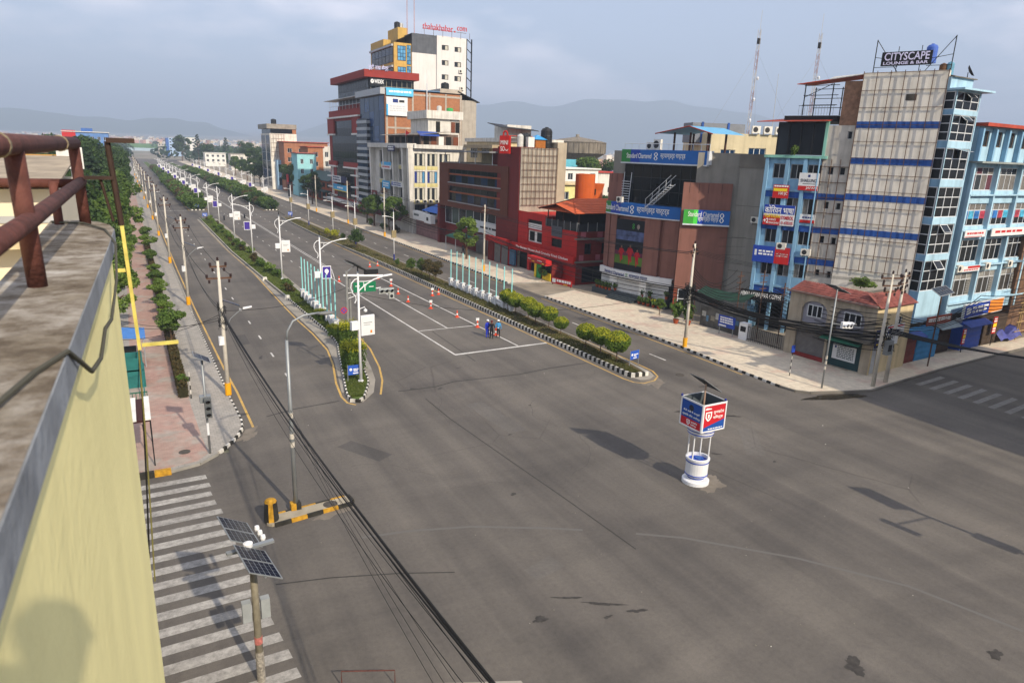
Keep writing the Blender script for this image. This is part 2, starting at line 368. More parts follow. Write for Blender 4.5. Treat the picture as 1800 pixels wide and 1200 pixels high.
struct(MB().prism([(49.81, 33.05), (90, 33.05), (90, 72), (47.9, 69.5), (48.3, 65.6), (49.81, 56)], -.03, .11).build('yard', DUSTY))
struct(MB().quad((42.2, 67.5, .012), (47.6, 69.4, .07), (90, 72.05, .07), (90, 74.2, .07), (49.7, 74.1, .07), (42.2, 76.2, .012)).build('side_lane', DUSTY))
struct(MB().prism([(49.75, 74.3), (140, 74.3), (140, 700), (49.75, 700)], -.03, .11).build('yard', DUSTY))
struct(MB().prism([(-140, 36.5), (-3.6, 36.5), (-3.6, 700), (-140, 700)], -.03, .1).build('yard', mat('garden_earth', '5b5a3c', .95, .3, .3)))
# zebra crossings, lane marks and stop-line box, all children of the road
MK = [0]
def mark(pts, m, z=.006, name='lane_mark'):
    MK[0] += 1; z += .00025*(MK[0] % 6); return MB().quad(*[(x, y, z) for x, y in pts]).build(name, m, road)
def stroke(p, q, w, m, z=.006, name='lane_mark'):
    d = Vector((q[0]-p[0], q[1]-p[1])).normalized(); nx, ny = -d.y*w/2, d.x*w/2
    return mark([(p[0]-nx, p[1]-ny), (q[0]-nx, q[1]-ny), (q[0]+nx, q[1]+ny), (p[0]+nx, p[1]+ny)], m, z, name)
rz = random.Random(2)
for k in range(19):
    y = 34.9-.985*k; xr = 2.05+(34.7-y)*.078+rz.uniform(-.06, .06)
    old = k in (9, 10, 11, 12)
    mark([(-3.2, y-.3), (xr, y-.24), (xr-.05, y+.25), (-3.2, y+.2)], ZEBRA, name='crossing_stripe')
for k in range(9):
    y = 28.68-1.075*k; x = 52.2-.03*k
    mark([(x, y-.36), (x+3.95, y-.03), (x+3.95, y+.4), (x, y+.06)], ZEBRA_OLD, name='crossing_stripe')
for k in range(45):
    y = 49.0+5.83*k
    if not 168 < y < 188: stroke((8.95, y), (8.95, y+1.25), .13, WHITE_LINE, name='lane_dash')
for X, y0 in ((20.1, 108-5.95*3), (26.95, 104.9)):
    for k in range(34):
        y = y0+5.95*k
        stroke((X, y), (X, y+1.3), .13, WHITE_LINE, name='lane_dash')
for y0, L in ((41.5, 2.1), (53.9, 1.7), (72.0, 2.0), (78.3, 1.5), (90, 1.6), (102.3, 2.1)): stroke((38.1, y0), (38.1, y0+L), .13, WHITE_LINE, name='lane_dash')
for k in range(26): stroke((37.9, 112+6*k), (37.9, 113.4+6*k), .13, WHITE_LINE, name='lane_dash')
for dx in (-.16, .16): stroke((23.6+dx, 94), (23.6+dx, 330), .1, WHITE_LINE)
for dx, e in ((-.16, 0), (.16, .3)): stroke((23.6+dx, 94.1), (22.1+dx, 86.8), .1, WHITE_LINE)
stroke((22.1, 86.9), (22.55, 49.8), .16, WHITE_LINE); stroke((22.5, 49.75), (31.6, 50.0), .28, WHITE_LINE)
stroke((22.6, 58.12), (28.65, 58.1), .16, WHITE_LINE); stroke((25.35, 80), (25.5, 58.2), .14, WHITE_LINE)
stroke((27.95, 85.4), (28.75, 50.15), .15, WHITE_LINE)
stroke((17.2, 176), (31, 177.5), .2, WHITE_LINE); stroke((6, 190), (12.6, 189), .2, WHITE_LINE)
def poly_stroke(pts, w, m, z=.006, name='edge_line'):
    mb = MB(); L = []; 
    for i, p in enumerate(pts):
        a = Vector(pts[max(i-1, 0)]); b = Vector(pts[min(i+1, len(pts)-1)]); d = (b-a).normalized(); L.append(((p[0]-d.y*w/2, p[1]+d.x*w/2, z), (p[0]+d.y*w/2, p[1]-d.x*w/2, z)))
    for a, b in zip(L, L[1:]): mb.quad(a[0], a[1], b[1], b[0])
    return mb.build(name, m, road)
poly_stroke([(5.2, 40.6), (5.2, 47.4), (5.05, 53), (4.98, 61), (4.85, 75), (4.8, 100), (4.95, 150), (5, 330)], .14, YELLOW_LINE)
poly_stroke([(12.95, 166), (12.95, 150), (13.0, 117), (13.5, 94), (13.25, 72.6), (13.25, 66), (13.4, 60.9), (13.3, 55.1), (12.7, 51), (11.75, 46.5), (11.35, 43.6), (11.4, 42.3), (11.8, 41.75)], .14, YELLOW_LINE)
poly_stroke([(13.9, 43), (14.95, 45.8), (15.75, 48.9), (16.65, 54.1), (17.05, 60), (17.05, 66), (16.9, 82), (17.0, 166)], .14, YELLOW_LINE)
poly_stroke([(31.2, 165), (30.9, 150), (30.7, 125), (31.1, 90), (31.6, 60), (31.7, 44), (31.75, 39), (31.95, 38.0), (32.5, 37.5), (33.7, 37.7), (34.6, 38.4), (35.1, 39.6), (35.2, 42), (35.3, 47), (35.2, 60), (35.1, 90), (35.2, 165)], .13, YELLOW_LINE)
poly_stroke([(41.2, 36), (41.35, 44), (41.35, 67), ], .12, YELLOW_LINE); poly_stroke([(41.5, 77), (41.5, 165)], .12, YELLOW_LINE)
poly_stroke([(13.1, 189), (13.2, 330)], .14, YELLOW_LINE); poly_stroke([(17.3, 190), (17.2, 330)], .14, YELLOW_LINE); poly_stroke([(30.5, 186), (30.4, 330)], .14, YELLOW_LINE)
# worn turning arcs, oil stains and patched seams
ARC = paint('faded_arc', (.118, .11, .10), .28); STAIN = mat('oil_stain', '3b3834', .7, .4, 5); SEAM = mat('tar_seam', '353330', .8, .3, 5); DUST = mat('road_dust', '726b61', .95, .2, 2); WETM = mat('wet_mud', '2c2820', .25, .3, 2, spec=.5)
poly_stroke([(7.4, 26), (9.5, 25.6), (12.1, 24.75), (15.3, 23.05), (16.5, 22.3)], .16, ARC, .002, 'faded_arc'); poly_stroke([(18.5, 21), (20.2, 19.8), (23.5, 16.45), (26, 13), (27.2, 9.4)], .16, ARC, .002, 'faded_arc')
rs_ = random.Random(11)
def blotch(x, y, a, b, rot, m, name, n=44, z=.0035, rough=.45):
    ph = [rs_.uniform(0, 6.28) for _ in range(4)]; pts = []
    for k in range(n):
        w = 2*math.pi*k/n; q = 1+rough*(.5*math.sin(2*w+ph[0])+.35*math.sin(3*w+ph[1])+.3*math.sin(5*w+ph[2])+.22*math.sin(7*w+ph[3])+.16*math.sin(13*w+ph[0]*2)+.12*math.sin(19*w+ph[1]*3))
        px, py = a*q*math.cos(w), b*q*math.sin(w); pts.append((x+px*math.cos(rot)-py*math.sin(rot), y+px*math.sin(rot)+py*math.cos(rot)))
    return mark(pts, m, z, name)
for (x, y, a, b, r) in ((19.9, 11.1, .42, .3, 1.2), (24.9, 9.2, .3, .2, .6), (11.6, 17.9, .28, .16, .3), (13.2, 18.5, .5, .07, -.5), (14.2, 17.6, .75, .08, -.6), (15.1, 16.7, .35, .1, -.4), (13.9, 16.9, .16, .08, 0), (31.6, 31.6, .9, .22, -.3), (33.4, 29.9, .8, .14, -.5), (27.5, 26.5, .5, .1, -.7), (28.2, 25.8, .25, .12, -.7), (16.3, 43.2, .22, .15, 0), (18.1, 42.5, .25, .12, .4), (15.3, 26.6, .18, .1, 0), (30.5, 23.6, .12, .1, 0), (36.5, 35, .7, .14, -.4), (8.0, 55, .4, .15, 1.2), (21.3, 46.4, .35, .06, .2), (22.3, 37, .1, .08, 0), (18.7, 33.2, .12, .1, 0)): blotch(x, y, a, b, r, STAIN, 'oil_stain')
poly_stroke([(15.2, 43.1), (18, 43.0), (19.6, 43.5), (22, 43.3), (25, 43.1), (28, 43.5), (31.4, 43.5)], .13, SEAM, .005, 'tar_seam')
poly_stroke([(6.2, 42.0), (8, 42.6), (11, 42.9)], .12, SEAM, .005, 'tar_seam')
poly_stroke([(16.4, 41), (16.45, 37), (16.9, 31), (17.4, 24.8), (17.7, 20)], .06, SEAM, .005, 'tar_seam'); poly_stroke([(23.3, 47.5), (23.5, 52), (23.7, 57.5)], .08, SEAM, .005, 'tar_seam')
poly_stroke([(3.5, 24.2), (5.5, 23.7), (8, 22.8), (10, 21.9)], .07, SEAM, .005, 'tar_seam')
for (x, y, a, b, r) in ((25.2, 23.2, 1.0, .6, .4), (6.9, 28.6, .8, .35, .2), (4.8, 39.6, .9, .45, 1.0), (33.4, 37.6, 1.5, .7, .8)): blotch(x, y, a, b, r, DUST, 'dust_patch', z=.003)
PATCH = asphalt('asphalt_patch', (.066, .063, .059), (.084, .079, .073), (.11, .10, .09)); PATCH_L = asphalt('asphalt_pale_patch', (.10, .094, .085), (.125, .117, .106), (.165, .15, .13))
for (x, y, w, l_, r, m_) in ((19.2, 36.2, 1.3, 5.5, .08, PATCH_L), (10.2, 34.6, 1.1, 3.2, .5, PATCH), (27.8, 33.5, 2.2, 1.2, -.3, PATCH_L), (31.5, 26.2, 1.1, 4.2, -.7, PATCH_L), (7.4, 61, .9, 3.5, 0, PATCH), (37.2, 49, 1.0, 4.5, 0, PATCH), (20.6, 68, .8, 6, 0, PATCH), (13.4, 20.6, 1.6, 1.0, .2, PATCH_L)):
    c_, s_ = math.cos(r), math.sin(r); mark([(x+c_*u-s_*v, y+s_*u+c_*v) for u, v in ((-w/2, -l_/2), (w/2, -l_/2+rs_.uniform(-.2, .2)), (w/2+rs_.uniform(-.1, .1), l_/2), (-w/2, l_/2+rs_.uniform(-.2, .2)))], m_, .003, 'repair_patch')
def crack(x, y, a, L, w=.013):
    pts = [(x, y)]
    while L > 0: a += rs_.uniform(-.45, .45); st = rs_.uniform(.25, .6); x += st*math.cos(a); y += st*math.sin(a); pts.append((x, y)); L -= st; a *= .98
    poly_stroke(pts, w, SEAM, .0052, 'crack')
for q in ((9, 33, .3, 5), (13, 28.5, -.4, 4), (19, 27, .8, 6), (22, 33, 1.2, 5), (29, 29, .2, 6), (16, 36, 1.4, 5), (25.5, 39, .3, 6), (17.8, 52, 1.5, 6), (38.5, 34, .6, 5)): crack(*q)
lit = MB(); gl_ = random.Random(5)
for _ in range(110):
    x, y = gl_.uniform(5, 40), 12+gl_.random()**1.3*45; r_ = gl_.uniform(.012, .035); a = gl_.uniform(0, 3); lit.hexa([(x+r_*math.cos(a+k*1.57), y+r_*math.sin(a+k*1.57), .004) for k in range(4)], [(x+r_*.7*math.cos(a+k*1.57), y+r_*.7*math.sin(a+k*1.57), .004+r_*.6) for k in range(4)], gl_.choice([0, 0, 0, 0, 0, 1]))
stuff(tag(lit.build('road_grit', [mat('grit_grey', '7a756c', .95), mat('litter_pale', 'c9c5ba', .9)]), 'scattered grit and tiny litter over the junction asphalt', 'litter'))
blotch(43.6, 29.35, 2.6, .5, -.30, WETM, 'wet_gutter', z=.004, rough=.25)

# ---------------------------------------------------------------- kerbs
KMESH = {}
def kerb(path, L, parent, pal, w=.16, z0=.0, h=.2, start=0, taper=.03):
    """a row of single kerb blocks along a path, colours alternating through pal"""
    d0 = 0.; seg = []; tot = 0
    for a, b in zip(path, path[1:]):
        s = math.dist(a, b); seg.append((tot, s, a, b)); tot += s
    n = int(tot/L)
    for k in range(n):
        t = (k+.5)*tot/n
        for (s0, s, a, b) in seg:
            if s0 <= t <= s0+s: break
        q = (t-s0)/s; x, y = a[0]+(b[0]-a[0])*q, a[1]+(b[1]-a[1])*q; ang = math.atan2(b[1]-a[1], b[0]-a[0])
        m = pal[(k+start) % len(pal)]; key = (m.name, L, w, h)
        if key not in KMESH:
            mb = MB(); e = tot/n/2-.008; mb.hexa([(-e, -w/2, -.03), (e, -w/2, -.03), (e, w/2, -.03), (-e, w/2, -.03)], [(-e, -w/2+taper, h), (e, -w/2+taper, h), (e, w/2-taper, h), (-e, w/2-taper, h)])
            me = bpy.data.meshes.new('kerb_stone'); me.from_pydata(mb.v, [], mb.f); me.materials.append(m); KMESH[key] = me
        o = bpy.data.objects.new('kerb_stone', KMESH[key]); COL.objects.link(o); o.location = (x, y, z0+rs_.uniform(-.008, .006)); o.rotation_euler = (0, 0, ang+rs_.uniform(-.012, .012)); o.parent = parent
def plain_kerb(path, parent, w=.18, h=.17, m=None):
    mb = MB()
    for a, b in zip(path, path[1:]):
        d = Vector((b[0]-a[0], b[1]-a[1])).normalized(); nx, ny = -d.y*w/2, d.x*w/2
        mb.hexa([(a[0]-nx, a[1]-ny, -.03), (b[0]-nx, b[1]-ny, -.03), (b[0]+nx, b[1]+ny, -.03), (a[0]+nx, a[1]+ny, -.03)], [(a[0]-nx, a[1]-ny, h), (b[0]-nx, b[1]-ny, h), (b[0]+nx, b[1]+ny, h), (a[0]+nx, a[1]+ny, h)])
    return mb.build('kerb', m or KG, parent)
kerb([p for p in LKERB if 37 < p[1] < 74], .37, left_pave, [KW, KB], .17, h=.165)
plain_kerb([(4.45, 73.3), (4.35, 100), (4.45, 150), (4.5, 420)], left_pave)
plain_kerb([(2.85, 37.35), (1.9, 36.48), (0.4, 36.1)], left_pave, h=.14)
kerb([(-1.0, 36.0), (.55, 36.0)], .75, left_pave, [KB, KY], .3, h=.3)
kerb([p for p in RKERB if p[1] > 32], .42, right_pave, [KW, KB], .17, h=.165)
plain_kerb(RKERB[7:], right_pave, h=.15, m=CONC_D); plain_kerb([(42.15, 67.5), (47.55, 69.4)], right_pave, h=.15)
kerb([(42.1, 76.4), (42.1, 118)], .42, far_pave, [KW, KB], .17, h=.165); plain_kerb([(42.1, 118.2), (42.1, 420)], far_pave); plain_kerb([(42.2, 76.25), (49.6, 74.3)], far_pave, h=.15)

# medians
MLL = [(13.5, 168), (13.45, 150), (13.35, 114), (13.9, 91.4), (14.35, 77), (14.5, 70), (14.68, 62), (14.6, 58), (14.4, 56), (13.7, 52.9), (12.75, 48.4), (11.85, 44.2), (11.7, 43.2), (11.75, 42.4), (12.1, 42.15), (12.6, 42.6)]
MLR = [(12.6, 42.6), (13.3, 44.2), (13.75, 45.3), (14.05, 46.4), (14.5, 49), (15.1, 53), (15.8, 57), (16.25, 61), (16.4, 72), (16.4, 168)]
ml = struct(MB().prism(MLL+MLR[1:], -.03, .12).build('median_left', LAWN))
struct(MB().prism([(12.3, 41.95), (13.6, 43.6), (14.55, 46.2), (15.1, 48.9), (15.6, 51.8), (16.6, 56.5), (17.0, 62), (16.95, 90), (17.0, 168), (16.3, 168), (16.3, 61), (15.1, 53), (14.0, 46.2), (12.4, 42.3)], -.03, .035).build('median_apron', CONC))
struct(MB().prism([(12.9, 167), (13.0, 117), (13.55, 93), (13.45, 72), (13.6, 61.5), (13.55, 56), (12.95, 51.5), (11.6, 44.5), (11.75, 44.2), (13.7, 53), (14.5, 57), (14.7, 62), (14.4, 75), (13.45, 114), (13.6, 167)], -.03, .02).build('median_apron', CONC))
kerb(MLL[4:]+MLR[1:5], .36, ml, [KW, KB], .17, h=.2); plain_kerb(MLL[:5], ml, h=.24); plain_kerb(MLR[4:], ml, h=.15)
MRL = [(31.2, 168), (30.75, 150), (30.7, 136), (30.9, 122), (31.5, 105), (31.9, 88), (32.1, 70), (32.2, 52), (32.35, 45), (32.45, 39.6), (32.6, 39.0)]
MRR = [(34.0, 38.95), (34.15, 39.5), (34.8, 44), (34.9, 60), (34.9, 100), (34.8, 130), (34, 160), (33.4, 168)]
mr = struct(MB().prism(MRL+MRR, -.03, .15).build('median_right', mat('median_soil', '5f5337', .95, .4, 1.6)))
struct(MB().prism([(32.5, 38.9), (32.7, 38.2), (33.6, 38.1), (34.4, 38.6), (34.8, 39.6), (35.05, 44), (35.15, 60), (35.1, 168), (34.6, 168), (34.85, 60), (34.75, 44), (34.1, 39.2)], -.03, .03).build('median_apron', CONC))
kerb([p for p in MRL[4:]]+[(32.65, 38.95), (34.0, 38.9)], .305, mr, [KW, KB], .26, h=.34); plain_kerb(MRL[:5], mr, h=.28); plain_kerb(MRR, mr, h=.18)
for nm, xa, xb, y0, y1 in (('median_left', 13.5, 16.7, 190, 640), ('median_right', 30.9, 34.4, 188, 640)):
    o = struct(MB().prism([(xa, y0), (xb, y0), (xb+.2, y1), (xa, y1)], -.03, .14).build(nm, LAWN)); plain_kerb([(xa, y1), (xa, y0)], o, h=.2); plain_kerb([(xb, y0), (xb+.2, y1)], o, h=.2)
    kerb([(xa+.1, y0-.1), (xb-.1, y0-.1)], .4, o, [KW, KB], .2, h=.25)
# small island at the near corner
isl = struct(MB().prism([(3.95, 28.75), (4.15, 28.55), (7.85, 29.0), (8.0, 29.4), (7.85, 29.75), (4.2, 29.4)], -.03, .12).build('traffic_island', mat('island_concrete', '99917f', .9, .2, 2)))
kerb([(4.25, 28.5), (7.9, 28.98)], .62, isl, [KB, KY], .16, h=.17); kerb([(7.95, 29.15), (7.9, 29.75)], .5, isl, [KB, KY], .16, h=.17); kerb([(4.2, 29.4), (7.7, 29.75)], .62, isl, [KY, KB], .16, h=.14)
def manhole(x, y, z, r, parent, label=None):
    o = MB().lathe(x, y, [(r, z), (r, z+.012), (r*.86, z+.014), (r*.84, z+.006), (.02, z+.006)], 24).build('manhole_cover', mat('cast_iron', '4a453e', .7, .3, 6), parent); return o
manhole(6.9, 29.25, .12, .33, isl); manhole(1.31, 38.2, .137, .3, left_pave); manhole(36.5, 38.0, .004, .35, road)

# ---------------------------------------------------------------- the rooftop the view is taken from
YELLOW_W = mat('yellow_wall', 'fcf1ae', .85, .06, 1.6, streak=.10, grime=.07, bump=.25, bsc=14); COPING = None
def mossy():
    m, n, l = nodes_of('mossy_coping'); bs = n['Principled BSDF']; bs.inputs['Roughness'].default_value = .95
    P = n.new('ShaderNodeNewGeometry').outputs['Position']
    c = ramp(n, l, tnoise(n, l, P, 7, 10, .7), [(.28, (.10, .075, .05)), (.43, (.21, .175, .13)), (.55, (.37, .34, .29)), (.70, (.52, .50, .45))])
    c = mix(n, l, ramp(n, l, tnoise(n, l, P, 2.2, 6, .6), [(.42, (0, 0, 0)), (.62, (1, 1, 1))]), mix(n, l, 1., c, (.55, .5, .42), 'MULTIPLY'), c)
    l.new(c, bs.inputs['Base Color']); bp = n.new('ShaderNodeBump'); bp.inputs['Strength'].default_value = .7; bp.inputs['Distance'].default_value = .02; l.new(tnoise(n, l, P, 30, 8, .7), bp.inputs['Height']); l.new(bp.outputs[0], bs.inputs['Normal']); return m
COPING = mossy(); COP_EDGE = mat('cement_edge', '8f9499', .9, .25, 5, streak=.2, bump=.4, bsc=18)
RUST = mat('rust_paint', '5c3730', .78, .42, 11, grime=.25, bump=.35, bsc=60); RUST_D = mat('old_iron', '3a2a22', .75, .35, 8); YPIPE = mat('yellow_steel', 'c9bb62', .6, .3, 9, grime=.35)
fg = root('rooftop_building', 'pale yellow walled building with mossy parapet in the left foreground', 'building', (-.5, 0, 0))
def wx(y): return -.276+.031*y
mb = MB()
A = [(wx(-9)-.04, -9), (wx(5.6)-.035, 5.6), (-.16, 5.95), (-.3, 6.15), (-.5, 6.2), (-7.5, 6.2), (-7.5, -9)]
mb.prism(A, -.05, 15.3); mb.build('wall', YELLOW_W, fg)
def ring(d): return [(wx(-9)+d, -9), (wx(3.6)+d, 3.6), (wx(4.8)+d, 4.8), (wx(5.3)+d-.005, 5.3), (-.108+d, 5.62), (-.14+d*.8, 5.92+d*.5), (-.21+d*.4, 6.14+d), (-.33, 6.28+d), (-.53, 6.3+d)]
inner = [(-.53, 5.7), (-.52, 4.2), (-.62, -9)]
MB().prism(ring(-.035)+inner, 15.25, 15.6).build('parapet', YELLOW_W, fg)
mb = MB(); mb.prism(ring(.004)+inner, 15.585, 15.69, 1); mb.build('coping', [COPING, COP_EDGE], fg)
MB().quad(*[(x, y, 15.6935) for x, y in ring(.0)+inner]).build('coping_top', COPING, fg)
MB().prism([(-.54, 5.7), (-.53, 4.2), (-.63, -9), (-7.4, -9), (-7.4, 6.1), (-.54, 6.1)], 14.7, 14.88).build('roof_deck', mat('pale_deck', 'cfc4a8', .9, .12, 1.5, grime=.2), fg)
def pipe(pts, r, m=None, name='rail', n=12): return MB().tube(pts, r, n).build(name, m or RUST, fg, smooth=True)
for x, y in ((-.37, 3.45), (-.292, 6.0)): MB().tube([(x, y, 15.66), (x-.012, y, 16.26)], .037, 14).build('rail_post', RUST, fg, smooth=True)
MB().tube([(-.455, 6.0, 15.4), (-.46, 6.0, 16.0)], .03, 14).build('rail_post', RUST, fg, smooth=True)
pipe([(-.46, .9, 16.27), (-.38, 3.45, 16.27), (-.30, 6.08, 16.27)], .042); pipe([(-.445, .9, 15.96), (-.362, 3.45, 15.97), (-.285, 6.02, 16.0)], .036)
pipe([(-4.5, 6.35, 16.25), (-.29, 6.0, 16.27)], .034); pipe([(-4.5, 6.35, 15.97), (-.29, 6.02, 15.985)], .033)
for (x, y) in ((-.395, 3.1), (-.33, 5.1)): MB().tube([(x, y, 16.27), (x+.001, y+.035, 16.27)], .048, 14).build('rope_tie', mat('rope', '8d8068', .95, .3, 20), fg)
# yellow angle-iron sign frame fixed beyond the corner
MB().tube([(-.09, 5.9, 16.29), (-.06, 5.9, 15.69)], .02, 6).build('frame_post', RUST_D, fg)
MB().box(-.095, .085, 5.86, 5.94, 16.28, 16.315).build('frame_cap', RUST_D, fg); MB().box(-.26, -.075, 5.87, 5.92, 16.02, 16.045).build('frame_bar', RUST_D, fg); MB().tube([(-.16, 5.9, 16.02), (-.11, 5.9, 15.72)], .01, 6).build('frame_brace', RUST_D, fg)
MB().hexa([(-.05, 5.89, 14.72), (-.025, 5.89, 14.72), (-.025, 5.92, 14.72), (-.05, 5.92, 14.72)], [(-.072, 5.89, 15.7), (-.047, 5.89, 15.7), (-.047, 5.92, 15.7), (-.072, 5.92, 15.7)]).build('frame_upright', YPIPE, fg)
MB().box(-.14, -.07, 5.885, 5.91, 15.34, 15.365).build('frame_bar', YPIPE, fg); MB().box(-.02, .24, 5.885, 5.915, 14.745, 14.77).build('frame_bar', YPIPE, fg)
MB().tube([(-.045, 5.9, 14.73), (-.07, 5.95, 13.9), (-.13, 6.0, 12.6)], .006, 6).build('frame_tail', mat('olive_steel', '6f6a3a', .7, .3, 9), fg)
# loose cable draped over the coping and its black tail down the wall
pts = [(-.42, 1.3, 15.70), (-.33, 1.75, 15.71), (-.26, 2.1, 15.705), (-.2, 2.3, 15.70), (-.18, 2.45, 15.62), (-.175, 2.75, 15.5), (-.16, 3.1, 15.45), (-.145, 3.4, 15.5), (-.13, 3.8, 15.45), (-.10, 4.4, 15.55), (-.095, 4.9, 15.68), (-.16, 5.5, 15.705), (-.3, 5.9, 15.71), (-.5, 6.0, 15.71)]
MB().tube(pts, .008, 6).build('loose_cable', mat('cable_grey', '4b4a40', .8), fg)
tag(MB().tube([(-.045, 6.9, 14.6), (-.07, 7, 13.95), (-.12, 7, 13.07), (-.18, 7, 12.2)], .008, 6).build('hanging_cable', mat('cable_black', '141414', .7)), 'thin black cable hanging down past the yellow rooftop wall', 'cable')

# ---------------------------------------------------------------- right-hand corner: small tiled shop house
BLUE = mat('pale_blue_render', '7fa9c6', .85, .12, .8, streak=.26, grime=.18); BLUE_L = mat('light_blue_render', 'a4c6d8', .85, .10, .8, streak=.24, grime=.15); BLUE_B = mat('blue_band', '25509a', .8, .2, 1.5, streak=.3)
STAINW = mat('stained_render', 'dcd7cb', .9, .12, 1.0, streak=.26, grime=.14, bump=.1, bsc=4); STAINW2 = mat('stained_grey', 'bdb8ae', .9, .16, 1.2, streak=.3, grime=.22)
CREAM = mat('cream_render', 'cdbb94', .88, .12, .8, streak=.28, grime=.15); TILE = mat('red_roof_tile', '824a42', .85, .3, 3, grime=.35)
WHITE = mat('white_paint', 'd9d8d2', .7, .07, 1, streak=.12); ALU = mat('aluminium', 'a8aaab', .45, .1, 3, metal=.4); FRAME_W = mat('white_frame', 'c9cdd0', .6, .1, 3)
GD = glass('glass_dark', '15181c'); GB = glass('glass_blue', '1b3350'); GN = glass('glass_navy', '22406a'); GG = glass('glass_grey', '2c3136', .12); CURT = mat('curtain', '6d6a66', .9, .3, 6); CURT_R = mat('curtain_red', '5d3540', .9, .4, 8); GBL = glass('glass_sky', '4f86ad', .08)
DARK = mat('dark_interior', '17150f', .9, .3, 1); STEEL_R = mat('rusty_angle', '5a4030', .8, .35, 5); SHUT_G = mat('shutter_grey', '6d6a68', .6, .15, 2, metal=.2); BLACK = mat('black_paint', '141518', .6, .2, 3)
TXT_W = mat('letter_white', 'e6e6e2', .6, .04, 2); TXT_B = mat('letter_navy', '1a2f6e', .6, .04, 2); TXT_R = mat('letter_red', 'b51f1f', .6, .04, 2); TXT_Y = mat('letter_yellow', 'e3c81e', .6, .05, 2); SIGN_R = mat('sign_red', 'b3201f', .55, .08, 1); SIGN_B = mat('sign_blue', '1f3f9b', .55, .08, 1); SIGN_W = mat('sign_white', 'd2d4d4', .55, .06, 1); SIGN_N = mat('sign_navy', '1b1d4a', .55, .1, 1); SIGN_O = mat('sign_orange', 'd9822b', .55, .08, 1); SIGN_C = mat('sign_cyan', '3f9fd0', .55, .08, 1); SIGN_G = mat('sign_green', '3aa23c', .55, .08, 1)
def shutter(parent, f, rect, m, d=0., name='roller_shutter', step=.12):
    a, b, c, e = rect; mb = MB(); k = c
    while k < e-.01:
        z1 = min(k+step, e); mb.add([f.p(a, d, k), f.p(b, d, k), f.p(b, d+.03, k+(z1-k)*.5), f.p(a, d+.03, k+(z1-k)*.5), f.p(b, d, z1), f.p(a, d, z1)], [(0, 1, 2, 3), (3, 2, 4, 5)]); k = z1
    return mb.build(name, m, parent)
def skin(mb, poly, z0, z1, skip=(), m=0, roof=True):
    n = len(poly)
    for i in range(n):
        if i in skip: continue
        a, b = poly[i], poly[(i+1) % n]; mb.quad((*a, z0), (*b, z0), (*b, z1), (*a, z1), m=m)
    if roof: mb.quad(*[(*p, z1) for p in poly], m=m)
def wordy(rows, p, q, r, s, m, seed=0):
    """lines of print too small to read: short strokes of ink, word by word"""
    g = random.Random(seed); out = []; h = (s-r)/rows
    for k in range(rows):
        x = p
        while x < q-.03:
            w = min(g.uniform(.05, .16), q-x); out.append((None, (x, x+w, s-h*(k+1)+h*.3, s-h*k-h*.1), m)); x += w+.025
    return out
A1 = F(49.6, 39.2, -85.5); A2 = F(50.2, 31.5, 4.5)
ch = root('corner_shophouse', 'two-storey cream shophouse with red tiled roof on the street corner', 'building', (51, 35, .1))
arch = [(1.25, 3.61, 2.44, 5.41), (4.38, 6.84, 2.73, 5.22)]
arch = [(a[0], a[1], 3.15, 5.1) for a in arch]
win1 = [(1.67, 3.05, 3.77, 5.09), (4.95, 6.47, 3.82, 5.08)]
mb = MB(); sh_ = [(1.0, 3.75, .12, 2.7), (3.95, 6.95, .12, 2.6)]
wall(mb, A1, 0, 7.72, 0, 5.75, arch+sh_, t=.28)
wall(mb, A2, 0, 5.4, 0, 5.75, [(.25, 1.0, .12, 2.4), (3.2, 4.0, 3.4, 4.6)], t=.25, m=1)
P_ = [A1.p(0, 0, 0)[:2], A2.p(0, 0, 0)[:2], A2.p(5.4, 0, 0)[:2], A2.p(5.4, -7.6, 0)[:2]]
skin(mb, P_, 0, 5.75, skip=(0, 1)); mb.build('wall', [mat('corner_render', 'a59a87', .9, .18, .8, streak=.35, grime=.25), CREAM], ch)
bk = MB()
for a in arch: bk.fb(A1, a[0], a[1], a[2], a[3], -.34, -.26)
bk.build('recess_panel', mat('lilac_grey', '8d8d97', .85, .1, 1), ch)
for a, w in zip(arch, win1):
    # arched head: fill the spandrels above the curve
    mb = MB(); n = 10; mid = (a[0]+a[1])/2; hw = (a[1]-a[0])/2
    for k in range(n):
        t0, t1 = -1+2*k/n, -1+2*(k+1)/n; z0, z1 = (a[3]-.75+.75*math.sqrt(max(0, 1-t**2)) for t in (t0, t1))
        mb.quad(A1.p(mid+hw*t0, -.02, z0), A1.p(mid+hw*t1, -.02, z1), A1.p(mid+hw*t1, -.02, a[3]+.02), A1.p(mid+hw*t0, -.02, a[3]+.02))
    mb.build('arch_head', mat('corner_render', 'a89c86'), ch)
    u = (w[0]+.0, w[1], 3.7, 4.75); window(ch, A1, u, 3, 1, FRAME_W, [GD, GG, GD], .07, .2, name='window')
MB().fb(A1, -.3, 7.9, 2.78, 3.0, 0, .75).fb(A1, -.25, 7.8, 5.6, 5.74, -.0, .3).build('ledge', CONC_D, ch)
MB().fb(A1, .9, 3.8, .1, .5, .002, .03).build('red_skirting', mat('skirting_red', '7c2a26', .8, .2, 2), ch)
shutter(ch, A1, (1.0, 3.75, .45, 2.7), SHUT_G, -.15)
MB().fb(A1, 3.95, 6.95, .12, 2.6, -.2, -.14).build('painted_shopfront', mat('teal_shopfront', '1f3b3e', .7, .25, 1.5, grime=.3), ch)
sign(ch, A1, (4.5, 6.5, .75, 2.0), SIGN_W, [(None, (.08, .16, .74, .9), TXT_B)]+wordy(7, .2, .92, .1, .9, mat('print_grey', '5d6464', .7), 1), d=-.13, th=.03)
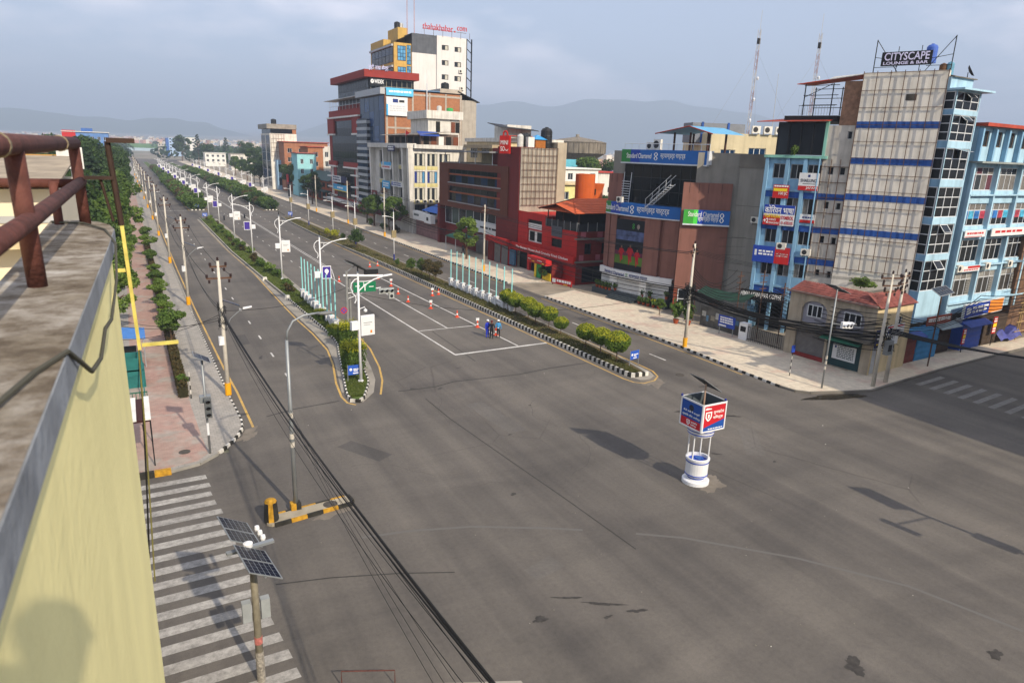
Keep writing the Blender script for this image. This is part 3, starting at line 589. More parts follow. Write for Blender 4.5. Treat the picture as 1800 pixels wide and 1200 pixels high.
MB().add([A1.p(3.8, .02, 2.75), A1.p(7.2, .02, 2.75), A1.p(7.2, 1.0, 2.45), A1.p(3.8, 1.0, 2.45)], [(0, 1, 2, 3)]).build('green_awning', mat('awning_green', '1f5a43', .8, .2, 2), ch)
gt = MB()
for k in range(7): gt.fb(A2, .28+.1*k, .33+.1*k, .15, 2.35, -.1, -.06)
gt.build('grille_gate', FRAME_W, ch); MB().fb(A2, .25, 1.0, .12, 2.4, -.3, -.24).build('door_recess', DARK, ch)
window(ch, A2, (3.2, 4.0, 3.4, 4.6), 2, 1, FRAME_W, GD, .06, .12)
# hipped mansard roof: tiles as rows of single courses
ro = []
def roof_slope(f, u0, u1, rise, run, courses, parent, over=.45, ul=0., ur=0.):
    for k in range(courses):
        t0, t1 = k/courses, (k+1.12)/courses
        d0, d1 = over-(over+run)*t0, over-(over+run)*t1; z0, z1 = 5.62+rise*t0+.03, 5.62+rise*t1
        a0, a1, b0, b1 = u0-over*ul+(ul*run)*t0, u0-over*ul+(ul*run)*t1, u1+over*ur-(ur*run)*t0, u1+over*ur-(ur*run)*t1
        nn = max(3, int((b0-a0)/.42)); mb = MB()
        for i in range(nn):
            p, q = i/nn, (i+.93)/nn
            mb.quad(f.p(a0+(b0-a0)*p, d0, z0+.02*(i % 2)), f.p(a0+(b0-a0)*q, d0, z0+.02*(i % 2)), f.p(a1+(b1-a1)*q, d1, z1), f.p(a1+(b1-a1)*p, d1, z1))
        mb.build('tile_course', TILE, parent)
rf = MB(); rf.quad(A1.p(-.2, .3, 5.6), A1.p(7.85, .3, 5.6), A1.p(6.5, -1.15, 6.4), A1.p(.5, -1.15, 6.4)); rf.quad(A2.p(-.1, .3, 5.6), A2.p(5.5, .3, 5.6), A2.p(5.4, -1.1, 6.4), A2.p(1.2, -1.1, 6.4))
roof = rf.build('roof', TILE, ch)
roof_slope(A1, 0, 7.72, .82, 1.3, 6, roof, .35, .2, .35); roof_slope(A2, 0, 5.4, .82, 1.3, 6, roof, .35, .6, 0)
MB().fb(A2, 2.3, 5.35, 5.75, 6.3, -2.4, -2.2).build('roof_parapet', CONC_D, ch)
sign(ch, A2, (-.35, .75, 2.5, 3.95), SIGN_N, wordy(2, .1, .9, .4, .85, TXT_W, 2)+wordy(1, .12, .8, .12, .25, TXT_Y, 3), d=.35, th=.08)
sign(ch, A2, (1.6, 4.3, 3.05, 4.0), SIGN_W, [(None, (.02, .98, .8, .92), SIGN_R), ]+wordy(1, .1, .7, .2, .6, TXT_B, 4), d=.05, th=.06)

# ---------------------------------------------------------------- tall blue and concrete tower behind the corner
W = F(59.4, 34.9, -66); B2 = F(58, 33.8, 2)
tw = root('lounge_tower', 'seven-storey blue block with stained grey wall and rooftop lounge sign', 'building', (57, 40, .1))
UL, UM, UR = -13.69, -8.65, -6.26
ZT = 23.9
TOPB = 16.69
# blue office front
cols3 = [(-12.97, -11.89, 8.74, 10.15), (-11.37, -10.24, 8.64, 10.06), (-9.86, -8.42, 8.54, 9.95)]
row_a = (-13.17, -12.03, 14.8, 16.15); row_b = (-13.0, -11.94, 11.88, 13.08); row_d = (-9.8, -8.34, 5.59, 6.94)
holes = []
for (zz0, zz1) in ((row_a[2], row_a[3]), (row_b[2]-.5, row_b[3]), (cols3[0][2], cols3[0][3]), (row_d[2], row_d[3])):
    for c in cols3: holes.append((c[0], c[1], round(zz0, 2), round(zz1, 2)))
mb = MB(); wall(mb, W, UL, UM, 3.4, TOPB, holes, t=.3)
wall(mb, W, UL, UM, 0, 3.4, [(UL+.6, UM-.4, .1, 3.2)], t=1.2)
bk = W.p(UL, -11, 0)[:2]; kk = W.p(0, -.2, 0)[:2]
skin(mb, [W.p(UL, 0, 0)[:2], W.p(UM, 0, 0)[:2], W.p(UM, -11, 0)[:2], bk], 0, TOPB, skip=(0,))
mb.build('wall', BLUE, tw)
for i, h in enumerate(holes): window(tw, W, h, 3 if i % 3 == 2 else 2, 1, ALU, [GD, GG, GD, GD, GD, CURT][i % 6:]+[GD], .06, .18)
pl_ = MB()
for u in (UL+.15, (cols3[0][1]+cols3[1][0])/2, (cols3[1][1]+cols3[2][0])/2): pl_.fb(W, u-.16, u+.16, .1, TOPB-.05, .01, .28)
pl_.build('pilaster', BLUE, tw)
for z in (13.35, 10.3, 7.35, 4.2): MB().fb(W, UL, UM, z-.28, z+.28, .012, .07).build('floor_band', BLUE_B, tw); MB().fb(W, UL, UM, z+.3, z+.52, .012, .16).build('floor_ledge', BLUE, tw)
MB().fb(W, UL+.6, UM-.4, .1, 3.2, -1.25, -1.15).build('shop_recess', DARK, tw)
# narrow stained stair wall with small openings
mw = [(-8.09, -7.6, 15.32, 16.02), (-7.08, -6.61, 15.32, 16.02), (-8.01, -7.56, 12.26, 12.94), (-6.94, -6.54, 12.25, 12.88), (-7.93, -7.5, 9.13, 9.82), (-6.91, -6.48, 9.06, 9.75), (-7.87, -7.48, 6.05, 6.67), (-6.84, -6.46, 5.96, 6.62), (-6.87, -6.49, 18.44, 19.12)]
mb = MB(); wall(mb, W, UM, UR, 0, 19.6, mw, t=.3, d=.04); mb.quad(W.p(UM, .04, TOPB), W.p(UM, -6, TOPB), W.p(UM, -6, 19.6), W.p(UM, .04, 19.6)); mb.quad(W.p(UM, .04, 19.6), W.p(UR, .04, 19.6), W.p(UR, -6, 19.6), W.p(UM, -6, 19.6)); mb.build('wall', STAINW2, tw)
for h in mw: window(tw, W, h, 1, 1, ALU, GD, .05, .18, d=.04)
for z in (13.35, 10.3, 7.35): MB().fb(W, UM, UR, z-.28, z+.28, .052, .07).build('floor_band', BLUE_B, tw)
for k in range(4): MB().fb(W, UM+.05+(UR-UM-.1)*k/3-.025, UM+.05+(UR-UM-.1)*k/3+.025, 6.3, TOPB, .16, .2).build('frame_bar', STEEL_R, tw)
for k in range(8): MB().fb(W, UM, UR, 6.35+1.38*k, 6.4+1.38*k, .11, .16).build('frame_bar', STEEL_R, tw)
# broad windowless wall carrying a rusty hoarding frame
mb = MB(); mb.fb(W, UR, .12, 0, ZT, -.3, .35)
skin(mb, [W.p(UR, -.3, 0)[:2], W.p(.1, -.3, 0)[:2], B2.p(5.5, -1.3, 0)[:2], B2.p(5.5, -11, 0)[:2], W.p(UR, -11, 0)[:2]], 0, ZT-.3, skip=(1,))
mb.build('wall', STAINW, tw)
for z in (19.65, 16.62, 13.5, 10.45): MB().fb(W, UR, .12, z-.27, z+.27, .36, .385).build('floor_band', BLUE_B, tw)
hx = [UR+.05+(.02-UR)*k/6 for k in range(7)]
for u in hx: MB().fb(W, u-.025, u+.025, 7.0, ZT+.1, .5, .55).build('frame_bar', STEEL_R, tw)
for k in range(13): MB().fb(W, UR, .12, 7.05+1.4*k-.02, 7.05+1.4*k+.02, .45, .5).build('frame_bar', STEEL_R, tw)
tie = MB()
for u in hx[::2]:
    for k in range(0, 13, 2): tie.fb(W, u-.02, u+.02, 7.05+1.4*k, 7.09+1.4*k, .35, .46)
tie.build('frame_tie', STEEL_R, tw)
blot = MB(); blot.fb(W, -2.75, -1.95, 21.6, 22.1, .36, .372); blot.build('hole_patch', mat('wall_hole', '4a463f', .95, .5, 6), tw)
# glazed upper lounge with red sheet canopy
gz0, gz1 = 17.75, 19.8
gl = UL+.7; lounge = MB(); lounge.fb(W, UL-.15, UM+.4, TOPB, TOPB+.25, -7, .35).build('lounge_ledge', mat('mint_render', '7fb5a6', .85, .15, 1, streak=.25), tw)
window(tw, W, (gl, UM-.1, TOPB+.3, gz1+.1), 4, 1, BLACK, [GG, GD, GD, GD], .12, .1)
MB().fb(W, UM-.12, UM+.12, TOPB+.25, gz1+.2, -.2, .12).build('mint_post', mat('mint_render', '7fb5a6'), tw)
sd = MB(); sd.quad(W.p(gl, -.05, TOPB+.25), W.p(gl, -6, TOPB+.25), W.p(gl, -6, gz1+.1), W.p(gl, -.05, gz1+.1)); sd.build('side_glass', GG, tw)
SHEET = mat('red_sheet_roof', 'a5432f', .7, .22, 2, grime=.2)
MB().hexa([W.p(UL-1.0, 1.1, gz1+.05), W.p(UM+.2, 1.0, gz1+.12), W.p(UM+.2, -6.5, gz1+.75), W.p(UL-.6, -6.5, gz1+.7)], [W.p(UL-1.0, 1.1, gz1+.12), W.p(UM+.2, 1.0, gz1+.19), W.p(UM+.2, -6.5, gz1+.82), W.p(UL-.6, -6.5, gz1+.77)]).build('sheet_canopy', SHEET, tw)
MB().fb(W, gl+.2, UM+.5, gz1+.2, gz1+.7, -6.5, -.8).build('upper_deck', BLACK, tw)
# open steel pavilion on top
pz = gz1+.72
for (u, d) in ((UM-2.6, -.9), (UM-.2, -.9), (UM-2.6, -4.5), (UM-.2, -4.5)): MB().tube([W.p(u, d, pz), W.p(u, d, pz+2.75)], .05, 6).build('steel_post', BLACK, tw)
for d in (-.9, -4.5):
    for z in (.9, 1.75, 2.6): MB().tube([W.p(UM-2.7, d, pz+z), W.p(UM+.3, d, pz+z)], .03, 6).build('steel_beam', BLACK, tw)
MB().tube([W.p(UM-2.6, -.9, pz+1.6), W.p(UM-.3, -.9, pz+2.7)], .03, 6).build('steel_brace', BLACK, tw)
rl = MB()
for k in range(13): u = UM-2.9+.25*k; rl.tube([W.p(u, -.7, pz), W.p(u, -.7, pz+.85)], .012, 4)
rl.tube([W.p(UM-2.95, -.7, pz+.85), W.p(UM+.2, -.7, pz+.85)], .022, 6); rl.build('roof_railing', BLACK, tw)
MB().hexa([W.p(UM-3.1, .2, pz+2.62), W.p(UR-.1, .0, pz+3.25), W.p(UR-.1, -5, pz+3.5), W.p(UM-3.1, -5, pz+3.0)], [W.p(UM-3.1, .2, pz+2.68), W.p(UR-.1, .0, pz+3.31), W.p(UR-.1, -5, pz+3.56), W.p(UM-3.1, -5, pz+3.06)]).build('pavilion_roof', mat('orange_sheet', 'b5482c', .7, .2, 2), tw)
MB().hexa([W.p(UM-.4, .1, pz+2.95), W.p(UR+.1, .2, pz+3.28), W.p(UR+.1, -1.5, pz+3.5), W.p(UM-.4, -1.5, pz+3.3)], [W.p(UM-.4, .1, pz+3.02), W.p(UR+.1, .2, pz+3.35), W.p(UR+.1, -1.5, pz+3.57), W.p(UM-.4, -1.5, pz+3.37)]).build('white_sheet', mat('torn_white_sheet', 'b9b9b4', .8, .3, 4), tw)
MB().fb(W, UM+.9, UR-.05, 19.6, pz+2.8, -3, -.1).build('brick_stair_head', mat('stair_brick', '8a6a55', .9, .35, 3, grime=.4), tw)
# roof sign with its steel gantry
gs = MB()
for u in (-5.6, .1):
    s_ = 1 if u < -3 else -1
    gs.tube([W.p(u, .2, ZT-.1), W.p(u, .2, ZT+2.6)], .04, 5).tube([W.p(u, .2, ZT+2.55), W.p(u+s_*1.9, .2, ZT-.1)], .03, 5).tube([W.p(u, .2, ZT+1.2), W.p(u+s_*1.6, .2, ZT+.95)], .025, 5).tube([W.p(u, .2, ZT+.4), W.p(u+s_*1.8, .2, ZT+.4)], .025, 5)
for u in (-3.9, -2.2): gs.tube([W.p(u, .1, ZT-.1), W.p(u, .1, ZT+2.0)], .03, 5)
gs.build('sign_gantry', BLACK, tw)
sb = (-5.06, -1.34, 24.36, 25.45)
sign(tw, W, (sb[0], sb[1], sb[2], sb[3]), BLACK, [('CITYSCAPE', (.06, .95, .38, .95), mat('letter_lilac', 'cfcdea', .6), .015), ('LOUNGE & BAR', (.05, .94, .08, .3), mat('letter_lilac', 'cfcdea'), .02)], d=.3, th=.15, name='roof_sign')
tank(tw, *W.p(-1.6, -.9, 0)[:2], ZT+.7, .42, 1.5, mat('tank_blue', '4161b0', .6, .2, 2)); tank(tw, *W.p(-.6, -1.2, 0)[:2], ZT-.3, .3, 1.0, mat('tank_rust', '5f4228', .7)); tank(tw, *W.p(-.1, -1.2, 0)[:2], ZT-.3, .28, 1.1, mat('drum_cyan', '5f93ab', .6))
ds = MB(); o_ = B2.p(4.6, -1.2, 0); ds.tube([(o_[0], o_[1], 23.3), (o_[0], o_[1], 24.0)], .03, 6); ds.lathe(0, 0, [(.05, 0), (.35, .06), (.5, .2), (.49, .21), (.34, .08), (.04, .03)], 16)
for i in range(12, len(ds.v)):
    v = Vector(ds.v[i]); v.rotate(Matrix.Rotation(1.0, 3, 'X') @ Matrix.Rotation(.4, 3, 'Y')); ds.v[i] = (v.x+o_[0]+.1, v.y+o_[1], v.z+24.05)
ds.build('satellite_dish', BLACK, tw)
# stacked bay windows on the cross-street side
bays = [(1.05, 4.58, 20.87, 22.26)+(3, 2), (1.06, 4.92, 18.41, 20.47)+(3, 3), (1.17, 4.94, 15.33, 17.85)+(3, 3), (1.31, 5.03, 12.19, 14.71)+(3, 3), (1.4, 5.27, 9.04, 11.61)+(3, 3), (1.56, 5.59, 5.83, 8.5)+(3, 3)]
BL, BR = 1.25, 5.05
bd = MB(); bh = [(BL+.12, BR-.12, b[2], b[3]) for b in bays]
wall(bd, B2, BL, BR, 3.0, 22.35, bh, t=.2)
sdh = MB()
for z0, z1 in zip([3.0]+[b[3] for b in bays][::-1], [b[2] for b in bays][::-1]+[22.35]):
    sdh.quad(B2.p(BL, 0, z0), B2.p(BL, -1.25, z0), B2.p(BL, -1.25, z1), B2.p(BL, 0, z1))
sdh.quad(B2.p(BR, 0, 3), B2.p(BR, -1.3, 3), B2.p(BR, -1.3, 22.35), B2.p(BR, 0, 22.35)); sdh.quad(B2.p(BL, 0, 3), B2.p(BR, 0, 3), B2.p(BR, -1.3, 3), B2.p(BL, -1.3, 3))
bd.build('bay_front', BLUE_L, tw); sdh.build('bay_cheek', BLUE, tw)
SIDE = F(*B2.p(BL, -1.25, 0)[:2], -88)
for i, b in enumerate(bays):
    fr = window(tw, B2, bh[i], b[4], b[5], FRAME_W, [GD, GD, GD], .07, .1, skip={(1, b[5]-1)} if i != 3 else None)
    window(tw, SIDE, (.1, 1.15, b[2], b[3]), 1, b[5], FRAME_W, GD, .06, .05)
    if i != 3:
        du = (bh[i][1]-bh[i][0])/3; dz = (b[3]-b[2])/b[5]; u0, u1, z0, z1 = bh[i][0]+du, bh[i][0]+2*du, b[3]-dz, b[3]
        sw = MB(); op = .55 if i != 2 else 1.0
        q = lambda u, t: B2.p(u, -.05+op*t, z1-(dz*math.sqrt(max(0, 1-(op*t/dz)**2))*t if dz > op else dz*.3*t))
        for (a0, a1, t0, t1) in ((u0, u1, .0, .09), (u0, u1, .91, 1), (u0, u0+.08, .09, .91), (u1-.08, u1, .09, .91)): sw.quad(q(a0, t0), q(a1, t0), q(a1, t1), q(a0, t1))
        cs = sw.build('open_casement', FRAME_W, tw); MB().quad(q(u0+.08, .09), q(u1-.08, .09), q(u1-.08, .91), q(u0+.08, .91)).build('pane', GD, cs); MB().quad(B2.p(u0, -.35, z0), B2.p(u1, -.35, z0), B2.p(u1, -.35, z1), B2.p(u0, -.35, z1)).build('dark_opening', DARK, tw)
MB().fb(B2, BL-.1, BR+.9, 22.35, 22.5, -1.4, .6).build('bay_roof_slab', BLUE_L, tw); MB().fb(B2, BL-.1, BR-.5, 22.5, 23.35, -3, -.6).build('stair_head', BLUE_L, tw); MB().fb(B2, BL-.05, BR-.3, 23.35, 23.43, -3.2, -.4).build('stair_head_slab', CONC_D, tw)
# signs on the office front
rc = (-10.39, -8.64, 13.83, 15.41); sign(tw, W, rc, SIGN_W, [('SHAILUNG', (.1, .9, .48, .66), BLACK), (None, (.44, .56, .76, .9), TXT_B), (None, (.22, .85, .36, .4), mat('print_grey', '5d6464')), (None, (0, 1, 0, .26), SIGN_R), ('JAPAN', (.4, .95, .05, .22), TXT_W)], d=.3)
rc = (-12.61, -11.17, 12.99, 14.22); sign(tw, W, rc, SIGN_R, [(None, (.03, .9, .52, .74), TXT_Y), ('100 JC', (.38, .95, .2, .48), TXT_W)]+wordy(1, .05, .95, .8, .97, TXT_W, 5), d=.3)
rc = (-13.21, -10.35, 10.45, 12.36); sign(tw, W, rc, SIGN_W, [(None, (0, 1, .56, 1), SIGN_B), (None, (0, .56, 0, .46), SIGN_R), ('कोिरयन भाषा', (.03, .97, .58, .97), TXT_W, .01), ('TUITION', (.02, .54, .36, .53), TXT_Y, .02), ('+2', (.02, .18, .08, .32), TXT_W, .02), ('SCIENCE', (.2, .42, .22, .31), TXT_W), ('MANAGEMENT', (.2, .54, .06, .15), TXT_W), ('SYMBOL', (.58, .99, .3, .48), TXT_R, .02), ('01-4785105', (.6, .98, .06, .22), TXT_R, .01)], d=.3)
rc = (-10.05, -8.54, 10.88, 11.66); sign(tw, W, rc, SIGN_W, [(None, (0, 1, 0, .35), SIGN_R), ]+wordy(1, .25, .9, .45, .75, TXT_B, 6), d=.12)
rc = (-13.78, -10.28, 6.8, 8.4); sign(tw, W, rc, SIGN_B, [(None, (.6, 1, 0, 1), SIGN_R), (None, (.05, .11, .4, .75), SIGN_W)]+wordy(2, .16, .55, .4, .75, TXT_W, 7)+wordy(2, .64, .96, .4, .65, TXT_W, 8), d=.35)
ac_unit(tw, W, -11.61, 8.22); ac_unit(tw, W, -9.31, 7.88)
rc = (-14.44, -10.33, 3.92, 5.23); sign(tw, W, (rc[0], rc[1], 3.0, 4.0), BLACK, [('HIMALAYAN JAVA COFFEE', (.02, .98, .22, .82), TXT_W, .012)], d=.6, th=.1)
MB().tube([W.p(UM-.15, .35, .1), W.p(UM-.15, .35, TOPB)], .06, 8).build('drain_pipe', BLUE, tw)

# ---------------------------------------------------------------- pale blue block along the cross street
bb = root('blue_side_block', 'four-storey pale blue office block with posters in its windows', 'building', (66, 38, .1))
r1 = [(5.25, 6.86, 18.13, 19.42), (7.52, 9.2, 18.16, 19.44), (9.88, 11.63, 18.16, 19.5), (12.09, 13.74, 18.18, 19.47)]
r2 = [(5.69, 10.13, 14.31, 16.53), (10.42, 14.48, 14.31, 16.55)]
r3 = [(6.09, 10.34, 11.23, 13.4), (10.41, 14.78, 11.22, 13.42), (14.85, 19.09, 11.21, 13.44)]
r4 = [(6.32, 10.66, 7.95, 10.22), (10.77, 15.01, 8.03, 10.17), (15.06, 18.13, 8.06, 10.1)]
r5 = [(6.4, 10.6, 4.8, 7.1), (10.77, 15.07, 4.77, 7.15), (15.13, 18.81, 4.9, 7.19)]
u0 = r3[0][0]-.25; wid = (r4[2][1]+.35-u0)
NW = 4; step = wid/3; hol = []; rows = [(min(r[2] for r in R), max(r[3] for r in R)) for R in (r5, r4, r3, r2)]
rows = [(z0+.12, z1-.12) for z0, z1 in rows]
for (z0, z1) in rows:
    for k in range(NW): hol.append((u0+step*k+.22, u0+step*(k+1)-.12, z0, z1))
tz0, tz1 = r1[0][2], r1[0][3]; U1 = u0+step*NW+.2
for k in range(6): hol.append((u0+.1+k*2.25+.2, u0+.1+k*2.25+1.75, tz0, tz1))
ZR = tz1+.35; mb = MB(); wall(mb, B2, u0, U1, 3.3, ZR, hol, t=.28)
skin(mb, [B2.p(u0, 0, 0)[:2], B2.p(U1, 0, 0)[:2], B2.p(U1, -12, 0)[:2], B2.p(u0, -12, 0)[:2]], 3.3, ZR, skip=(0,)); mb.build('wall', BLUE_L, bb)
POST_A = mat('poster_blue', '2f6fb5', .4, .5, 3); POST_B = mat('poster_red', 'a33a4a', .4, .5, 3); POST_C = mat('poster_cyan', '4aa3c4', .4, .5, 3); SLAT = mat('louvre', '8b8a85', .7, .3, 9); GRIM = mat('grimy_glass', '3b3935', .3, .4, 5)
for i, h in enumerate(hol):
    row = i//NW if i < NW*4 else 4
    if row == 4: window(bb, B2, h, 2, 1, mat('timber', '6b543f', .8), [GD, GG], .07, .15); continue
    gm = {0: [GRIM, CURT, GRIM, SLAT], 1: [GD], 2: [GD, CURT], 3: [CURT_R, CURT, GG] if i % NW == 0 else [CURT, GG]}[row]
    z0, z1 = h[2], h[3]
    fr = window(bb, B2, h, 4, 2, FRAME_W, gm, .07, .15, zs=[z0, z1-.62, z1])
    if row == 2:
        for k in range(4): MB().fb(B2, h[0]+.08+(h[1]-h[0])*k/4, h[0]-.05+(h[1]-h[0])*(k+1)/4, z1-1.35, z1-.66, -.13, -.105).build('poster', [POST_A, POST_B, POST_C, POST_A, POST_C][(k+i) % 5], fr)
    if row == 0:
        lv = MB()
        for z in range(9): lv.fb(B2, h[0]+.08, h[0]+.8, z0+.1+z*.16, z0+.19+z*.16, -.12, -.08); lv.fb(B2, h[1]-.8, h[1]-.08, z0+.1+z*.16, z0+.19+z*.16, -.12, -.08)
        lv.build('louvre_slats', SLAT, fr)
for k in range(NW+1): MB().fb(B2, u0+step*k-.12, u0+step*k+.12, 3.3, rows[3][1]+.3, .01, .3).build('pier', BLUE_L, bb)
for k in range(7): MB().fb(B2, u0+.1+k*2.25-.2, u0+.1+k*2.25+.05, tz0-1.4, tz1+.2, .01, .4).build('pier', BLUE, bb)
for z in (rows[3][1]+.32,): MB().fb(B2, u0-.3, U1, z, z+.16, -.2, .9).build('canopy_slab', mat('slab_grey', '8c9390', .9, .2, 1), bb)
for z in (rows[0][0]-.5, rows[1][0]-.32, rows[2][0]-.32, rows[3][0]-.35): MB().fb(B2, u0, U1, z-.09, z+.03, .01, .35).build('floor_ledge', BLUE_L, bb)
MB().fb(B2, u0-.2, U1+.4, ZR, ZR+.28, -6, .7).build('red_roof_edge', SHEET, bb)
for k, (zz, w_) in enumerate(((rows[2][0]-.95, .9), (rows[2][0]-.95, 1.0))): sign(bb, B2, (u0+.3+k*step*1.02, u0+.25+k*step*1.02+step*(.85 if k == 0 else 1.9), zz, zz+.62+.1*k), SIGN_W, wordy(1, .1, .9, .3, .75, TXT_R, 9)+[(None, (.02, .85, .05, .14), SIGN_R)] if k == 0 else wordy(1, .08, .75, .25, .75, TXT_R, 10), d=.32+.15*k)
sign(bb, B2, (u0+1.1, u0+step*.98, rows[1][0]-.8, rows[1][0]-.28), SIGN_W, [(None, (.3, 1, .55, .95), SIGN_R), ]+wordy(1, .1, .9, .1, .45, TXT_R, 11), d=.32)
for k in (0, 1, 2): ac_unit(bb, B2, u0+step*k+(.25 if k == 0 else .9), rows[1][0]-.75)
PR = F(*B2.p(u0+1.6, .9, 0)[:2], 6)
sign(bb, PR, (0, step*1.95, 3.1, 4.3), SIGN_B, [(None, (.63, 1, 0, 1), SIGN_O), (None, (.05, .16, .25, .75), SIGN_W), ]+wordy(2, .2, .6, .2, .8, TXT_W, 12), d=0, th=.2, frame=SIGN_W)
mb = MB(); mb.fb(B2, u0, U1, 0, 3.3, -3, -.9); mb.build('ground_floor_wall', mat('grimy_ground_floor', '4e463c', .9, .35, 1.5, grime=.4), bb)
MB().lathe(*B2.p(u0+2.1, .5, 0)[:2], [(.02, 2.5), (.28, 2.55), (.33, 2.8), (.2, 3.0)], 12).build('shop_lamp', ALU, bb)

# ---------------------------------------------------------------- row of kiosks and shutters at the foot of the tower
SHF = F(54.9, 32.2, 3)
def kiosk(nm, lab, u0, u1, z1, m, doors=2, awn=None, depth=1.3, d=0):
    r = root(nm, lab, 'kiosk', (*SHF.p((u0+u1)/2, d-.6, 0)[:2], .13)); mb = MB(); mb.fb(SHF, u0, u1, .1, z1, d-depth, d-.06); mb.build('body', m, r)
    w = (u1-u0)/doors
    for k in range(doors): shutter(r, SHF, (u0+w*k+.04, u0+w*(k+1)-.04, .15, z1-.15), m, d-.05, 'door_leaf', .5)
    if awn: MB().hexa([SHF.p(u0-.3, d-.1, z1+.3), SHF.p(u1+.3, d-.1, z1+.3), SHF.p(u1+.3, d+.7, z1-.05), SHF.p(u0-.3, d+.7, z1-.05)], [SHF.p(u0-.3, d-.1, z1+.34), SHF.p(u1+.3, d-.1, z1+.34), SHF.p(u1+.3, d+.7, z1-.01), SHF.p(u0-.3, d+.7, z1-.01)]).build('awning', awn, r)
    return r
TARP = mat('blue_tarp', '2a458c', .6, .2, 2); 
kiosk('shop_kiosk', 'dark teal shuttered shop beside the corner utility poles', -.1, 1.0, 2.5, mat('teal_dark', '2c4a55', .7, .2, 2), 1)
kiosk('shop_kiosk', 'brick red shutter kiosk under a blue tarpaulin awning', 1.2, 2.9, 2.5, mat('brick_red_paint', '6e2f26', .7, .2, 2), 1, TARP)
kiosk('shop_kiosk', 'bright blue metal kiosk next to the brick red shutter', 3.0, 6.4, 2.7, mat('kiosk_blue', '2a76a8', .6, .15, 2), 3)
kiosk('shop_kiosk', 'open dark shop with tin sheet roof beside the blue kiosk', 6.7, 9.6, 2.6, mat('shop_dark', '3a2c22', .9, .4, 2), 1, mat('tin_sheet', '7f8c92', .5, .3, 3, metal=.3), d=-.5)
kiosk('shop_kiosk', 'deep blue double shutter with timber posts and blue awning', 10.6, 14.2, 2.5, mat('shutter_blue', '2249a0', .6, .15, 2), 2, TARP)
kiosk('shop_kiosk', 'brown shuttered shop under the pale blue block', 14.6, 19, 2.8, mat('shop_brown', '40352b', .9, .3, 1.5), 2)
for (u, z0, z1, w, lab) in ((9.9, .9, 2.3, .5, 'narrow red and yellow upright banner beside the deep blue shutter'), (15.3, 1.3, 2.9, .7, 'red and yellow hanging sign over the brown shop')):
    r = root('shop_sign', lab, 'sign', (*SHF.p(u, .35, 0)[:2], .13)); sign(r, SHF, (u, u+w, z0, z1), SIGN_R, [(None, (.05, .95, .4, .62), TXT_Y)]+wordy(2, .1, .9, .05, .36, TXT_W, 13)+wordy(2, .1, .9, .66, .96, TXT_W, 14), d=.3); MB().fb(SHF, u+w/2-.03, u+w/2+.03, .1, z0, .3, .36).build('post', BLACK, r)
r = root('shop_sign', 'brown shop fascia lettered in white above the tin roof', 'sign', (*SHF.p(7.5, .2, 0)[:2], 3)); sign(r, SHF, (4.2, 8.2, 3.1, 3.85), mat('sign_brown', '8c3b22', .7), wordy(1, .05, .95, .15, .85, TXT_W, 15), d=-.2)
tp = MB(); rq = random.Random(4)
gv = [[(72.2+i*.55, 32.6+j*.5+rq.uniform(-.1, .1), .15+1.5*math.sin(math.pi*j/4*.9+.3)*(.7+.3*math.sin(i*1.3))+rq.uniform(-.12, .12)) for j in range(5)] for i in range(8)]
for i in range(7):
    for j in range(4): tp.quad(gv[i][j], gv[i+1][j], gv[i+1][j+1], gv[i][j+1])
tag(tp.build('tarpaulin', mat('violet_tarp', '3f4484', .6, .35, 2), smooth=True), 'violet blue tarpaulin heaped over goods at the roadside', 'tarpaulin')
# bamboo scaffolding at the right edge
sc_ = root('bamboo_scaffold', 'bamboo scaffolding against unfinished brick at the right edge', 'scaffold', (80, 33.5, .1)); BAMB = mat('bamboo', 'a58a5c', .8, .25, 3)
for k in range(7): MB().tube([(75.5+k*1.5, 32.9+(k % 2)*.5, .1), (75.6+k*1.5, 33.0+(k % 2)*.5, 11)], .05, 6).build('pole', BAMB, sc_)
for k in range(11): MB().tube([(74.8, 32.8, 1+.95*k), (85.5, 33.0, 1.1+.95*k+rq.uniform(-.15, .15))], .045, 6).build('ledger', BAMB, sc_)
tag(MB().box(76, 90, 34.2, 46, 0, 11).build('unfinished_house', mat('rough_brick', '6f5644', .95, .4, 2.5, grime=.4)), 'bare brick building behind the bamboo scaffolding', 'building')
# building across the side street (beyond the frame) whose shade falls over the zebra crossing
ob = root('side_street_block', 'concrete block across the side street shading the right-hand crossing', 'building', (60, 5, 0)); MB().box(48.8, 72, -14, 16.4, 0, 15.2).build('wall', CREAM, ob); MB().box(48.5, 72.3, -14.3, 16.7, 15.2, 15.5).build('roof_slab', CONC_D, ob)

# ---------------------------------------------------------------- terracotta bank building with dark glass front
TERRA = mat('terracotta_cladding', '7f574c', .8, .1, .8, streak=.2, grime=.15); TERRA_D = mat('terracotta_joint', '4c3731', .8); BANK_B = mat('bank_blue', '1c5ea6', .5, .06, 1); BANK_N = mat('bank_navy', '1c3f9a', .5, .06, 1); BANK_G = mat('bank_green', '3c9a38', .5, .06, 1); BANK_GD = mat('bank_dark_green', '2f7d3c', .5, .06, 1)
SF = F(51.0, 68.3, -81); SD = F(51.5, 55.0, -39.5)
bank = root('bank_building', 'terracotta bank with curved blue and green sign bands and dark glass', 'building', (56, 60, .1))
mb = MB(); poly = [SF.p(0, -.6, 0)[:2], SF.p(12.6, -.6, 0)[:2], SD.p(.6, -.4, 0)[:2], SD.p(5.1, -.4, 0)[:2], (64, 53), (64, 68.3)]
skin(mb, poly, 0, 17.0); mb.build('wall', mat('bank_core', '85827a', .9, .1, 1, streak=.2), bank)
